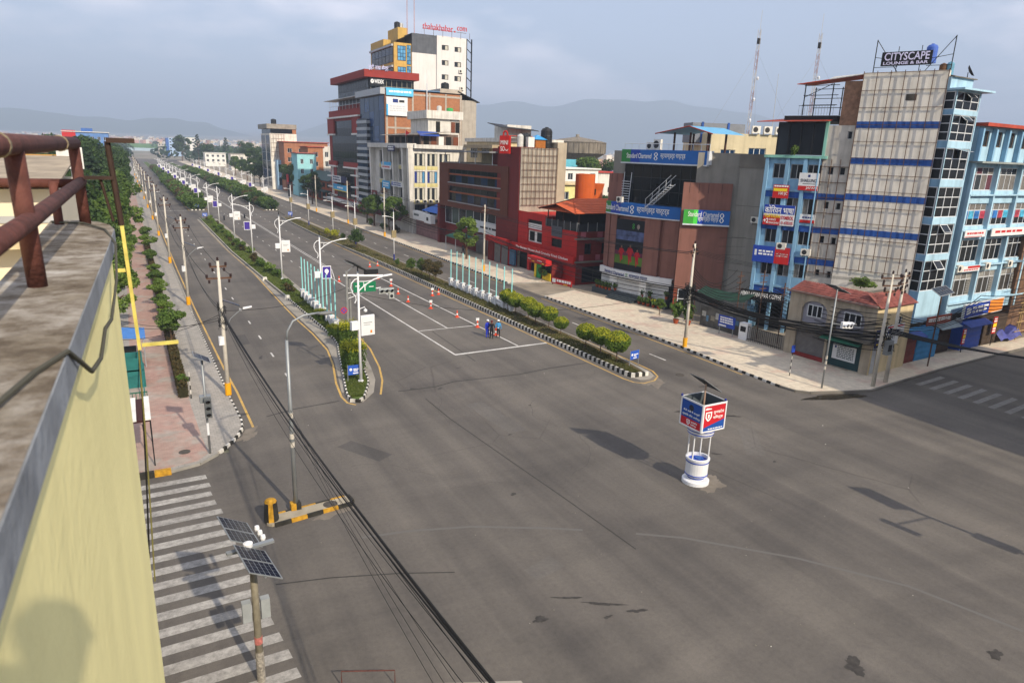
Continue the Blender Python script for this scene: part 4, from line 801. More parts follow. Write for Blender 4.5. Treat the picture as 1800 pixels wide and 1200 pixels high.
# curved lower front: a gentle bulge between the terracotta fins
N = 16; U0, U1 = 0.0, 11.6
def cv(u): return 1.1*math.sin(math.pi*min(1, max(0, (u-U0)/(U1-U0))))**.8
def cstrip(mb, z0, z1, d, u0=U0, u1=U1, m=0, n=N, th=.0):
    us = [u0+(u1-u0)*k/n for k in range(n+1)]
    for a, b in zip(us, us[1:]):
        mb.quad(SF.p(a, cv(a)+d, z0), SF.p(b, cv(b)+d, z0), SF.p(b, cv(b)+d, z1), SF.p(a, cv(a)+d, z1), m=m)
        mb.quad(SF.p(a, cv(a)+d, z1), SF.p(b, cv(b)+d, z1), SF.p(b, -.6, z1), SF.p(a, -.6, z1), m=m)
        mb.quad(SF.p(a, cv(a)+d, z0), SF.p(b, cv(b)+d, z0), SF.p(b, -.6, z0), SF.p(a, -.6, z0), m=m)
mb = MB(); cstrip(mb, 2.9, 9.75, -.25); mb.build('curved_front', TERRA, bank)
def csign(z0, z1, parts, d, name, trim=True):
    mb = MB(); mats = []
    for (a, b, m) in parts:
        if m not in mats: mats.append(m)
        cstrip(mb, z0, z1, d, a, b, mats.index(m), 8)
    o = mb.build(name, mats, bank)
    if trim: t = MB(); cstrip(t, z0-.12, z0, d+.02, parts[0][0], parts[-1][1], 0, 16); t.build('sign_trim', FRAME_W, o)
    return o
band = csign(9.85, 11.15, [(0.1, 1.3, BANK_GD), (1.3, 3.3, BANK_N), (3.3, 11.4, BANK_B)], .25, 'sign_band')
def ctext(body, u0, u1, z0, z1, m, d, parent, bold=0.):
    """lettering wrapped on the curved band"""
    o = text(body, SF, (u0, u1, z0, z1), m, parent, d=0, bold=bold)
    inv = SF
    for v in o.data.vertices:
        dx, dy = v.co.x-SF.x, v.co.y-SF.y; u = dx*SF.c+dy*SF.s; dd = dx*SF.s-dy*SF.c; v.co = SF.p(u, dd+cv(u)+d, v.co.z)
    return o
ctext('Standard Chartered', .2, 4.7, 10.2, 10.85, TXT_W, .28, band, .005); ctext('स्टयाण्डर्ड चार्टर्ड', 6.0, 10.2, 10.15, 10.85, TXT_W, .28, band, .005)
def knot(f, u, z, w, h, m, parent, d, c=False):
    """interlaced ribbon emblem: two woven S-curves"""
    for sgn in (-1, 1):
        mb = MB(); pts = [(u+sgn*w*.42*math.sin(t*math.pi*2.0), z+h*(t-.5)) for t in [k/14 for k in range(15)]]
        for (a, b) in zip(pts, pts[1:]):
            q = w*.13
            P = [(a[0]-q, a[1]), (a[0]+q, a[1]), (b[0]+q, b[1]), (b[0]-q, b[1])]
            mb.quad(*[f.p(x, d+(cv(x) if c else 0)+.002*sgn, y) for x, y in P])
        mb.build('emblem', m, parent)
knot(SF, 5.25, 10.5, .55, .95, TXT_W, band, .27, True)
# flat green and blue sign on the angled wing
rc = (-.35, 4.35, 9.75, 11.2); ws = sign(bank, SD, rc, BANK_B, [(None, (0, .22, 0, 1), BANK_G), (None, (.22, .31, 0, 1), mat('bank_bright_green', '4fd04a', .5, .06, 1)), (None, (.31, .45, 0, 1), BANK_N), ('Standard Chartered', (.1, .76, .52, .88), TXT_W, .006), ('स्टयाण्डर्ड चार्टर्ड', (.32, .76, .14, .48), TXT_W, .006)], d=.12, th=.25)
knot(SD, 3.55, 10.45, .4, 1.0, TXT_W, ws, .38); MB().fb(SD, -.38, 4.38, 9.6, 9.75, .1, .42).build('sign_trim', FRAME_W, bank)
# angled wing: terracotta slab with slot joints
mb = MB(); mb.fb(SD, -.6, 4.35, 2.75, 13.95, -.4, .02); mb.fb(SD, 3.6, 4.2, .1, 2.75, -.4, 0); mb.build('wing_wall', TERRA, bank)
for u in (.05, 1.0, 1.95, 3.3): MB().fb(SD, u-.03, u+.03, 12.9, 13.9, .022, .035).build('slot_joint', TERRA_D, bank)
MB().fb(SD, -.6, -.2, .1, 2.75, -.4, 0).build('wing_pier', mat('brick_pier', '7a3e2b', .85, .2, 3), bank); MB().fb(SD, 3.3, 3.6, .1, 2.6, -.4, .05).build('wing_pier', mat('brick_pier', '7a3e2b'), bank)
window(bank, SD, (-.15, 1.0, .5, 2.7), 1, 2, FRAME_W, [GD], .08, .05)
sign(bank, SD, (1.0, 3.25, 2.35, 2.75), SIGN_W, wordy(1, .1, .9, .2, .8, TXT_R, 20), d=.05)
# dark glass curtain wall above, behind the bulge
gz = [11.2, 12.6, 14.1, 15.5]
cwf = window(bank, SF, (2.5, 13.4, 11.2, 15.6), 8, 3, mat('bank_mullion', '2b3033', .5, .1, 2), [GD, GD, glass('glass_bronze', '1d1c18')], .05, .0, d=.0)
tb = MB(); 
for (a, b, m) in ((2.2, 3.6, 0), (3.6, 5.0, 1), (5.0, 14.2, 2)): tb.fb(SF, a, b, 15.75, 17.15, -.3, .45, m)
tsg = tb.build('roof_sign', [BANK_GD, BANK_N, BANK_B], bank); MB().fb(SF, 2.15, 14.3, 15.6, 15.74, -.3, .5).fb(SF, 14.2, 14.45, 15.75, 17.15, -.3, .47).build('sign_trim', FRAME_W, bank)
text('Standard Chartered', SF, (3.0, 6.7, 16.2, 16.75), TXT_W, tsg, .47, bold=.004); text('स्टयाण्डर्ड चार्टर्ड', SF, (8.0, 11.4, 16.15, 16.75), TXT_W, tsg, .47, bold=.004); knot(SF, 7.35, 16.45, .5, .85, TXT_W, tsg, .47)
MB().fb(SF, .1, 2.3, 9.75, 14.4, -.5, .1).build('fin_wall', TERRA, bank)
for u in (.6, 1.4): MB().fb(SF, u-.03, u+.03, 13.4, 14.38, .102, .115).build('slot_joint', TERRA_D, bank)
# fins, poster and entrance
for (a, b) in ((.0, 1.15), (1.35, 2.6), (7.2, 9.2), (9.7, 11.3)): mb = MB(); mb.hexa([SF.p(a, -.3, 2.85), SF.p(b, -.3, 2.85), SF.p(b, cv(b)+.12, 2.85), SF.p(a, cv(a)+.12, 2.85)], [SF.p(a, -.3, 9.75), SF.p(b, -.3, 9.75), SF.p(b, cv(b)+.12, 9.75), SF.p(a, cv(a)+.12, 9.75)]); mb.build('fin_pier', TERRA, bank)
PF = F(*SF.p(2.75, .98, 0)[:2], -81+1); pw = 4.3
po = MB().fb(PF, 0, pw, 3.4, 9.3, -.02, .03).build('poster', mat('poster_night', '0f1118', .5, .4, .6), bank)
MB().fb(PF, 0, pw, 4.1, 5.1, .031, .034).build('poster_pitch', mat('poster_pitch', '4c6b1e', .6, .3, 1), po); MB().fb(PF, 0, pw, 5.1, 5.6, .031, .034).build('poster_crowd', mat('poster_crowd', '5c1d35', .6, .5, 4), po)
MB().fb(PF, 0, pw, 6.9, 8.0, .031, .034).build('poster_lights', mat('poster_floodlight', '4a5578', .5, .6, 1.5), po); knot(PF, 2.6, 8.6, .3, .6, BANK_G, po, .036); MB().quad(*[PF.p(3.15+x, .036, 8.25+y) for x, y in ((0, .5), (0, .2), (.2, 0), (.4, .2), (.4, .5), (.2, .62))]).build('poster_crest', mat('poster_crest', '8e7f78', .6, .4, 8), po)
for (u, z, s_) in ((1.0, 4.3, .92), (2.35, 4.1, 1.12), (3.45, 4.0, .95)):
    pl = MB(); S2 = lambda L: pl.quad(*[PF.p(u+x*s_, .037, z+y*s_) for x, y in L])
    S2([(-.1, 0), (.02, 0), (.0, .85), (-.22, .85)]); S2([(.06, .35), (.3, .25), (.3, .38), (.2, .85), (0, .85)]); S2([(-.26, .8), (.24, .8), (.3, 1.75), (-.32, 1.75)]); S2([(-.3, 1.72), (-.5, 1.2), (-.4, 1.1), (-.22, 1.5)]); S2([(.28, 1.72), (.5, 1.3), (.42, 1.18), (.2, 1.5)])
    f_ = pl.build('poster_figure', mat('poster_kit', 'a3141f', .6, .15, 4), po)
    MB().quad(*[PF.p(u+.13*s_*math.cos(a*.785), .038, z+(1.93+.16*math.sin(a*.785))*s_) for a in range(8)]).build('poster_face', mat('poster_skin', '7a5643', .6), po)
gf = csign(2.55, 3.3, [(-.1, 11.3, SIGN_W)], .5, 'fascia_sign', False); ctext('Standard Chartered', 1.2, 5.0, 2.75, 3.12, TXT_B, .53, gf, .012); ctext('स्टयाण्डर्ड चार्टर्ड', 5.8, 8.4, 2.72, 3.12, TXT_B, .53, gf, .01); knot(SF, 5.4, 2.95, .3, .5, BANK_GD, gf, .52, True)
for k, (a, b) in enumerate(((.3, 2.3), (3.5, 7.2), (8.2, 11.0))): shutter(bank, F(*SF.p(0, cv((a+b)/2)*.85+.1, 0)[:2], -81), (a, b, .75, 2.55), mat('shutter_white', 'c4c4c0', .6, .08, 2), 0)
for (a, b) in ((2.3, 3.5), (7.2, 8.2)): MB().fb(SF, a, b, .1, 2.55, -.2, cv((a+b)/2)+.3).build('white_pier', WHITE, bank)
SLATE = mat('dark_slate', '3c4447', .6, .15, 2)
pl0 = MB(); pl0.fb(SF, .0, 3.6, .1, .75, -.3, 1.75); pl0.fb(SF, 7.6, 11.6, .1, .75, -.3, 2.0); pl0.build('plinth', SLATE, bank)
for k in range(5): MB().fb(SF, 3.6+.001*k, 7.6-.001*k, .1+.13*k, .1+.13*(k+1), -.3, 3.0-.32*k).build('step', SLATE, bank)
MB().fb(SF, 11.4, 11.75, .1, 1.2, .2, 2.1).build('end_pillar', SLATE, bank)
# white steel stairs on the terrace
def stair(f, ua, za, ub, zb, d, nm):
    st = MB(); n = 11
    for dd in (0, .8):
        st.tube([f.p(ua, d+dd, za), f.p(ub, d+dd, zb)], .05, 6); st.tube([f.p(ua, d+dd, za+.95), f.p(ub, d+dd, zb+.95)], .03, 6)
        for k in range(0, n+1, 3): t = k/n; st.tube([f.p(ua+(ub-ua)*t, d+dd, za+(zb-za)*t), f.p(ua+(ub-ua)*t, d+dd, za+(zb-za)*t+.95)], .025, 6)
    for k in range(n): t = (k+.5)/n; u, z = ua+(ub-ua)*t, za+(zb-za)*t; st.fb(f, u-.13, u+.13, z-.02, z+.02, d, d+.8)
    return st.build(nm, FRAME_W, bank)
stair(SF, 7.3, 10.9, 10.6, 13.6, .7, 'steel_stair'); 
ld = MB()
for u in (2.6, 3.7): ld.tube([SF.p(u, .35, 11.1), SF.p(u, .15, 14.6)], .04, 6)
for k in range(9): ld.fb(SF, 2.6, 3.7, 11.3+.28*k, 11.35+.28*k, .25, .5)
ld.build('steel_ladder', FRAME_W, bank)
acx = ac_unit(bank, F(*SF.p(0, .8, 0)[:2], -81), 2.6, 11.2)
# roof terrace: blue sheet pavilion, railing, units
rrl = MB()
for k in range(12): u = 2.3+k*1.08; rrl.tube([SF.p(u, .1, 17.15), SF.p(u, .1, 17.8)], .025, 5)
rrl.tube([SF.p(2.3, .1, 17.8), SF.p(14.2, .1, 17.8)], .03, 6); rrl.build('roof_railing', FRAME_W, bank)
pvz = 17.0; pc = SF.p(12.2, -3.6, 0)
for (u, d) in ((7.4, -2.4), (9.6, -2.4), (11.8, -2.6), (7.6, -5.5), (9.8, -5.5), (12.0, -5.5)): MB().tube([SF.p(u, d, pvz), SF.p(u, d, pvz+2.1)], .12, 8).build('pavilion_post', mat('timber_dark', '4a3028', .8, .2, 3), bank)
MB().add([SF.p(5.4, -1.4, pvz+2.0), SF.p(10.2, -1.2, pvz+2.75), SF.p(10.5, -7, pvz+2.75), SF.p(5.8, -7, pvz+2.0), SF.p(13.2, -1.4, pvz+1.95), SF.p(13.4, -7, pvz+1.95)], [(0, 1, 2, 3), (1, 4, 5, 2)]).build('pavilion_roof', mat('blue_sheet', '5d9fc4', .5, .1, 2), bank)
pe = MB(); pe.tube([SF.p(10.2, -1.2, pvz+2.7), SF.p(13.2, -1.4, pvz+1.9)], .07, 5).tube([SF.p(10.2, -1.2, pvz+2.7), SF.p(5.4, -1.4, pvz+1.95)], .07, 5); pe.build('pavilion_barge', mat('barge_red', '8a3524', .8), bank)
ac_unit(bank, F(*SF.p(0, -1, 0)[:2], -81), 6.0, 17.2, 1.0, 1.1); ac_unit(bank, F(*SF.p(0, -1.2, 0)[:2], -81), 4.8, 17.2, 1.0, .8)
# potted plants along the plinth
POTM = mat('clay_pot', '9a4a2c', .85, .15, 4)
def leaf_mesh(name, n, shape, size, seed, m, jitter=.5, up=.3):
    """many small leaf faces through a volume: shape(rng) -> (point, outward)"""
    g = random.Random(seed); mb = MB()
    for _ in range(n):
        p, o = shape(g); nrm = (Vector(o).normalized()*(1-jitter)+Vector((g.uniform(-1, 1), g.uniform(-1, 1), g.uniform(-1, 1)+up))*jitter).normalized()
        a = nrm.cross(Vector((g.uniform(-1, 1), g.uniform(-1, 1), g.uniform(-1, 1)))).normalized(); b = nrm.cross(a); s_ = size*g.uniform(.6, 1.4); P = Vector(p)
        mb.add([P-a*s_, P-b*s_*.55, P+a*s_, P+b*s_*.55], [(0, 1, 2, 3)])
    me = bpy.data.meshes.new(name); me.from_pydata(mb.v, [], mb.f); me.materials.append(m); me.update(); return me
def foliage(name, c1, c2, trans=.35):
    m, n, l = nodes_of(name); bs = n['Principled BSDF']; bs.inputs['Roughness'].default_value = .6; bs.inputs['Specular IOR Level'].default_value = .25
    gi = n.new('ShaderNodeNewGeometry'); P = gi.outputs['Position']
    c = ramp(n, l, mix(n, l, .5, tnoise(n, l, P, 1.1, 3), gi.outputs['Random Per Island']), [(.3, c1), (.7, c2)])
    l.new(c, bs.inputs['Base Color']); tr = n.new('ShaderNodeBsdfTranslucent'); l.new(c, tr.inputs[0]); mx = n.new('ShaderNodeMixShader'); mx.inputs[0].default_value = trans; l.new(bs.outputs[0], mx.inputs[1]); l.new(tr.outputs[0], mx.inputs[2]); l.new(mx.outputs[0], n['Material Output'].inputs[0]); return m
LEAF_G = foliage('leaf_green', (.05, .10, .015), (.12, .19, .035)); LEAF_D = foliage('leaf_dark', (.025, .058, .012), (.065, .11, .028)); LEAF_Y = foliage('leaf_yellow_green', (.26, .29, .015), (.46, .45, .03)); LEAF_L = foliage('leaf_light', (.09, .16, .02), (.18, .26, .05)); LEAF_R = foliage('leaf_russet', (.06, .06, .018), (.11, .075, .03)); LEAF_P = foliage('jacaranda_bloom', (.14, .10, .28), (.24, .18, .40)); LEAF_B = foliage('leaf_blue_green', (.02, .045, .025), (.045, .075, .04))
def ell(rx, ry, rz, cz, shell=.45):
    def f(g):
        w = Vector((g.gauss(0, 1), g.gauss(0, 1), g.gauss(0, 1))).normalized(); r = g.uniform(shell, 1)**.6
        return (w.x*rx*r, w.y*ry*r, cz+w.z*rz*r), w
    return f
pot_leaf = leaf_mesh('pot_leaves', 90, ell(.3, .3, .38, .62, .1), .13, 3, LEAF_G); pb = MB().lathe(0, 0, [(.13, 0), (.2, .3), (.22, .32), (.17, .3)], 10); pm = bpy.data.meshes.new('pot'); pm.from_pydata(pb.v, [], pb.f); pm.materials.append(POTM)
fl = leaf_mesh('flowers', 30, ell(.3, .3, .2, .85, .2), .1, 4, LEAF_Y)
pots = [(.5, 1.4), (1.1, 1.5), (1.7, 1.6), (2.3, 1.65), (2.95, 1.7), (3.4, 1.2), (8.2, 2.2), (8.9, 2.25), (9.6, 2.3), (10.4, 2.3), (11.1, 2.25), (11.55, 1.6), (7.8, 1.2), (9.0, 1.4)]
for i, (u, d) in enumerate(pots):
    x, y, _ = SF.p(u, d, 0); z = .75 if d < 1.75 else .13
    if u > 11.5: z = 1.2
    where = 'on the bank plinth' if z > .5 else 'on the pavement below the bank plinth'
    r = root('potted_plant', f'clay potted plant {where} by the white shutters', 'plant', (x, y, z), 'potted plants in front of the bank'); r['label'] = f'small leafy plant in a clay pot {where}'
    inst(pm, 'pot', (x, y, z), parent=r); o = inst(pot_leaf, 'leaves', (x, y, z), (0, 0, i*1.7), parent=r)
    if i == 9: inst(fl, 'flowers', (x, y, z), parent=r); r['label'] = 'clay pot of yellow flowers below the bank plinth'
    if u > 11.5: r['label'] = 'small plant in a clay pot on the grey end pillar of the bank'
    if 7.7 < u < 7.9: r['label'] = 'spiky palm in a clay pot beside the bank steps'
# grey neighbour wall between the bank and the tower
gb = root('grey_side_building', 'plain grey rendered building between the bank and the blue tower', 'building', (60, 49, .1))
GW = F(55.5, 52.3, -68); gwh = [(3.1, 4.7, 12.6, 14.6), (3.1, 4.7, 9.1, 10.9), (2.9, 4.6, 5.7, 7.6), (2.9, 4.6, 2.6, 4.3)]
mb = MB(); wall(mb, GW, 0, 6.6, 0, 16.9, gwh, t=.3); skin(mb, [GW.p(0, 0, 0)[:2], GW.p(6.6, 0, 0)[:2], GW.p(6.6, -8, 0)[:2], GW.p(0, -8, 0)[:2]], 0, 16.9, skip=(0,)); mb.build('wall', mat('grey_render', '8b8880', .9, .1, .6, streak=.2), gb)
for h in gwh: window(gb, GW, h, 2, 1, ALU, GD, .06, .2)
MB().fb(GW, -.1, 6.7, 15.6, 16.95, .01, .06).build('parapet_band', CONC_D, gb); ac_unit(gb, GW, 2.0, 10.2)
for z in (5.0, 8.5, 11.8): MB().fb(GW, 0, 6.6, z-.03, z+.03, .005, .02).build('joint', CONC_D, gb)
# beige institution behind with blue glazing
be = root('beige_office', 'beige building with tall blue windows behind the bank roof', 'building', (84, 76, 0))
BF = F(68.36, 65.9, -20)
hs = [(2.2, 4.6, 14.5, 17.9), (-1.6, .4, 14.5, 17.6)]
mb = MB(); wall(mb, BF, -3, 8, 0, 19.6, hs, t=.3); skin(mb, block(BF, -3, 8, 9), 0, 19.6, skip=(0,)); mb.build('wall', mat('beige_render', 'c3b796', .88, .1, .8, streak=.15), be)
for h in hs: window(be, BF, h, 3, 2, WHITE, [GBL, GB], .08, .15)
mb = MB(); mb.fb(BF, -4.4, 2.9, 18.4, 20.9, -6, -3); mb.build('sheet_wall', mat('grey_sheet', '6f747c', .6, .1, 2), be)
for k in range(2): MB().fb(BF, -3.2+3.6*k, -2.9+3.6*k, 18.4, 21.0, -2.98, -2.9).build('blue_strip', BLUE_B, be)
for k in range(3): ac_unit(be, BF, 2.2+1.6*k, 19.7, 1.1, .9)

# ---------------------------------------------------------------- red restaurant with orange tiled terrace roof
E1 = F(49.6, 88.3, -90); E2 = F(49.6, 72.3, 0); RED = mat('bright_red', 'b01c14', .65, .12, 1, streak=.15, grime=.12); RED_D = mat('dark_red', '6d1f1a', .75, .15, 1.5); ORT = mat('orange_tile', 'b5532a', .8, .18, 2)
rs = root('red_restaurant', 'bright red two-storey restaurant with orange roofed terrace', 'building', (54, 80, .1))
win = [(3.26, 7.25, 6.09, 7.37), (3.38, 7.38, 4.25, 5.91)]; win2 = [(9.86, 12.47, 4.35, 5.49)]
hs = [(w[0], w[1], w[2], w[3]) for w in win]+[(w[0], w[1], w[2], w[3]) for w in win2]
gfh = [(4.2, 9.2, .1, 2.6), (.6, 3.6, .1, 2.6)]
mb = MB(); wall(mb, E1, -.1, 8.1, 0, 8.35, hs[:2]+[h for h in gfh if h[1] < 8.1]+[(4.2, 8.1, .1, 2.6)], t=.35); wall(mb, E1, 8.1, 16.0, 0, 6.9, hs[2:]+[(8.1, 9.2, .1, 2.6)], t=.3, d=.0)
skin(mb, [(49.6, 88.4), (49.6, 80.2), (62, 80.2), (62, 88.4)], 0, 8.1, skip=(0,)); skin(mb, [(49.6, 80.2), (49.6, 72.3), (60, 72.3), (60, 80.2)], 0, 6.6, skip=(0, 1)); mb.build('wall', RED, rs)
mb = MB(); sidewin = [(1.2, 2.3, 4.0, 5.4), (3.9, 5.2, 4.0, 5.4), (1.0, 4.8, .3, 2.4)]; wall(mb, E2, 0, 10.4, 0, 6.9, sidewin, t=.3); mb.build('side_wall', RED_D, rs)
for h in sidewin: window(rs, E2, h, 2, 1, BLACK, GD, .06, .2)
for k, z in enumerate((6.0, 3.05)): MB().fb(E2, -.4, 10, z-.06, z+.1, -.1, .5).build('side_ledge', CONC_D, rs)
PINK = mat('pink_panel', '9b5560', .8)
for k in range(4): MB().fb(E2, .5+2.6*k, 1.3+2.6*k, 6.15, 6.88, .01, .05).build('pink_panel', PINK, rs); MB().fb(E2, .4+2.6*k, 1.1+2.6*k, 3.2, 3.95, .01, .05).build('pink_panel', PINK, rs)
MB().fb(E1, hs[0][0], hs[0][1], hs[0][2], hs[0][2]+.75, -.28, -.2).build('white_panel', WHITE, rs)
window(rs, E1, hs[0], 2, 1, BLACK, GD, .06, .3); MB().fb(E1, hs[1][0], hs[1][1], hs[1][2], hs[1][3], -.32, -.24).build('white_panel', WHITE, rs)
for a in (.12, .62): u = hs[1][0]+(hs[1][1]-hs[1][0])*a; window(rs, E1, (u, u+1.2, hs[1][2]+.2, hs[1][3]-.2), 1, 1, BLACK, GD, .06, .18)
window(rs, E1, hs[2], 2, 1, BLACK, GD, .06, .15); MB().fb(E1, hs[2][0], hs[2][1], 5.75, 7.15, .01, .06).build('grey_panel', mat('slate_panel', '4d5258', .7, .1, 2), rs)
for u0_, u1_ in ((.6, 3.6), (4.2, 9.2)): MB().fb(E1, u0_, u1_, .1, 2.6, -.5, -.36).build('shopfront', DARK, rs)
fas = sign(rs, E1, (-.4, 16.2, 2.75, 3.75), RED, [('The Burger House And Crunchy Fried Chicken', (.1, .93, .3, .72), TXT_W, .012)], d=.3, th=.35)
# terrace: posts, glass rail, hipped orange roof
for (x, y) in ((49.9, 80.0), (49.9, 76.2), (49.9, 72.6), (54.5, 72.6), (59.5, 72.6), (59.5, 80)): MB().tube([(x, y, 6.9), (x, y, 9.5)], .08, 8).build('terrace_post', mat('timber_dark', '4a3028'), rs)
gr = MB(); gr.fb(E1, 8.2, 16, 6.9, 7.9, -.12, -.09); gr.fb(E2, .1, 10.3, 6.9, 7.9, -.12, -.09); gr.build('glass_rail', GG, rs)
for k in range(8): MB().fb(E2, .1+k*1.45, .16+k*1.45, 6.9, 8.05, -.08, -.02).build('rail_post', ALU, rs)
for k in range(6): MB().fb(E1, 8.2+k*1.5, 8.26+k*1.5, 6.9, 8.05, -.08, -.02).build('rail_post', ALU, rs)
MB().box(50.8, 59.5, 73.5, 79.5, 6.9, 9.3).build('terrace_room', DARK, rs)
rf = MB(); rf.add([(48.7, 81.2, 9.25), (48.7, 71.4, 9.25), (61, 71.4, 9.25), (61, 81.2, 9.25), (51.5, 76.3, 10.75), (61, 76.3, 10.75)], [(0, 1, 4), (1, 2, 5, 4), (3, 0, 4, 5), (0, 3, 2, 1)]); roof = rf.build('terrace_roof', ORT, rs)
for k in range(9):
    t = k/9; y = 71.4+4.9*t; z = 9.28+1.5*t; MB().hexa([(48.72+2.75*t, y, z+.01), (61, y, z+.01), (61, y+.5, z+.16), (48.72+2.75*t, y+.5, z+.16)], [(48.72+2.75*t, y, z+.05), (61, y, z+.05), (61, y+.5, z+.18), (48.72+2.75*t, y+.5, z+.18)]).build('tile_course', ORT, roof)
tr = MB(); tr.tube([(48.75, 76.3, 10.1), (48.75, 72.0, 9.2)], .08, 5).tube([(48.75, 76.3, 10.1), (48.75, 80.6, 9.2)], .08, 5).tube([(51.5, 76.3, 10.8), (48.6, 76.3, 10.15)], .1, 5); tr.build('gable_timber', mat('timber_dark', '4a3028'), rs)
MB().add([(48.6, 81.2, 9.2), (48.6, 76.3, 10.15), (51.5, 76.3, 10.78)], [(0, 1, 2)]).add([(48.6, 71.4, 9.2), (48.6, 76.3, 10.15), (51.5, 76.3, 10.78)], [(0, 1, 2)]).build('gable_slope', ORT, rs)
# hot-drinks counter booth in front
bo = root('snack_booth', 'small red and yellow snack booth in front of the red restaurant', 'kiosk', (48.6, 77, .13)); BY = mat('booth_yellow', 'e0c11f', .6, .1, 2); BG_ = mat('booth_green', '2f8f4a', .6, .1, 2)
SB = F(47.6, 79.2, -90); SB2 = F(47.6, 74.9, 0)
MB().box(47.7, 49.3, 75, 79.1, .13, 2.3).build('booth_body', RED_D, bo); MB().fb(SB, .0, .5, .2, 2.2, .0, .06).fb(SB, 2.2, 2.7, .2, 1.6, 0, .06).build('yellow_panel', BY, bo); MB().fb(SB, .6, 1.7, .2, 2.1, 0, .05).build('green_panel', BG_, bo); MB().fb(SB, 2.75, 4.2, .2, 1.2, 0, .07).build('yellow_counter', BY, bo); MB().fb(SB, 2.8, 4.1, 1.25, 2.2, 0, .02).build('hatch', DARK, bo)
sign(bo, SB, (-.4, 4.4, 2.3, 3.1), SIGN_R, [(None, (.05, .2, .5, .62), TXT_W), (None, (.55, .8, .45, .6), TXT_W), (None, (.25, .4, .2, .3), TXT_Y), (None, (.8, .92, .15, .28), TXT_Y)], d=.1, th=.9)
fb_ = root('street_banner', 'long low red banner with white script on the pavement edge', 'banner', (46.5, 72.5, .1)); FB = F(47.2, 74.0, -78); sign(fb_, FB, (0, 3.6, .25, 1.0), SIGN_R, [(None, (.03, .2, .2, .85), TXT_W), (None, (.6, .8, .1, .2), TXT_Y), ]+wordy(1, .26, .95, .2, .9, TXT_W, 21), d=0); MB().fb(FB, .1, .16, .1, .3, 0, .06).fb(FB, 3.4, 3.46, .1, .3, 0, .06).build('leg', BLACK, fb_)

# ---------------------------------------------------------------- brown retail building with red tower
F1 = F(49.3, 116.8, -90); BROWN = mat('brown_cladding', '61331f', .7, .1, .8, streak=.2); MAROON = mat('maroon_cladding', '6a231e', .75, .08, 1, streak=.08)
rb = root('brown_store', 'brown clad store with two long ribbon windows and red tower', 'building', (54, 102, .1))
ow = [(4.46, 23.85, 11.17, 13.35), (4.52, 23.8, 8.01, 10.54)]
mb = MB(); wall(mb, F1, .4, 26.1, 6.95, 14.35, ow, t=.6); skin(mb, [F1.p(.4, 0, 0)[:2], F1.p(26.1, 0, 0)[:2], F1.p(26.1, -9, 0)[:2], F1.p(.4, -9, 0)[:2]], 6.95, 14.35, skip=(0,)); mb.quad(F1.p(.4, 0, 6.95), F1.p(26.1, 0, 6.95), F1.p(26.1, -9, 6.95), F1.p(.4, -9, 6.95)); mb.build('wall', BROWN, rb)
for o in ow:
    z = (o[2]+o[3])/2+.25; window(rb, F1, (o[0], o[1], o[2], z-.12), 8, 1, mat('dark_frame', '2a2a2a', .5), [GD, GB], .05, .3); window(rb, F1, (o[0], o[1], z+.12, o[3]), 8, 1, mat('dark_frame', '2a2a2a'), [GD], .05, .3)
    MB().fb(F1, o[0], o[1], z-.12, z+.12, -.35, -.12).build('transom', mat('transom_orange', '8c4a26', .7), rb); MB().fb(F1, o[0]-.1, o[1]+.1, o[2]-.14, o[2]-.01, -.3, .12).build('sill', ALU, rb)
# glazed lower storey and shopfront
mb = MB(); mb.fb(F1, .4, 27, 0, 6.95, -9, -1.2); mb.build('lower_wall', MAROON, rb)
window(rb, F1, (1.2, 12.9, 3.9, 6.9), 4, 1, FRAME_W, [GG, glass('glass_green', '40504c', .1)], .1, .9); window(rb, F1, (12.9, 26.0, 5.4, 6.9), 5, 1, FRAME_W, [GG], .08, .9)
sign(rb, F1, (12.9, 26.0, 3.6, 5.4), SIGN_W, [(None, (.02, .09, .35, .85), SIGN_R), (None, (.04, .07, .45, .75), SIGN_W)]+wordy(1, .2, .65, .35, .62, BLACK, 30)+[(None, (.8, .87, .05, .55), BLACK), (None, (.88, .93, .05, .45), BLACK), (None, (.82, .86, .55, .72), mat('poster_skin', '7a5643')), (None, (.885, .92, .45, .6), mat('poster_skin', '7a5643'))], d=-.9)
MB().fb(F1, -.3, .6, 0, 7.2, -2, .05).build('end_pier', MAROON, rb)
for k in range(3): shutter(rb, F1, (13.5+4*k, 17.2+4*k, .13, 3.2), SHUT_G, -1.15)
MB().hexa([F1.p(9, .3, 3.0), F1.p(17.5, .3, 3.0), F1.p(17.5, 2.6, 2.4), F1.p(9, 2.6, 2.4)], [F1.p(9, .3, 3.06), F1.p(17.5, .3, 3.06), F1.p(17.5, 2.6, 2.46), F1.p(9, 2.6, 2.46)]).build('green_awning', mat('awning_green2', '2c6a58', .7, .15, 2), rb)
for u in (9.2, 13.2, 17.3): MB().tube([F1.p(u, 2.5, .13), F1.p(u, 2.5, 2.45)], .06, 6).build('awning_post', FRAME_W, rb)
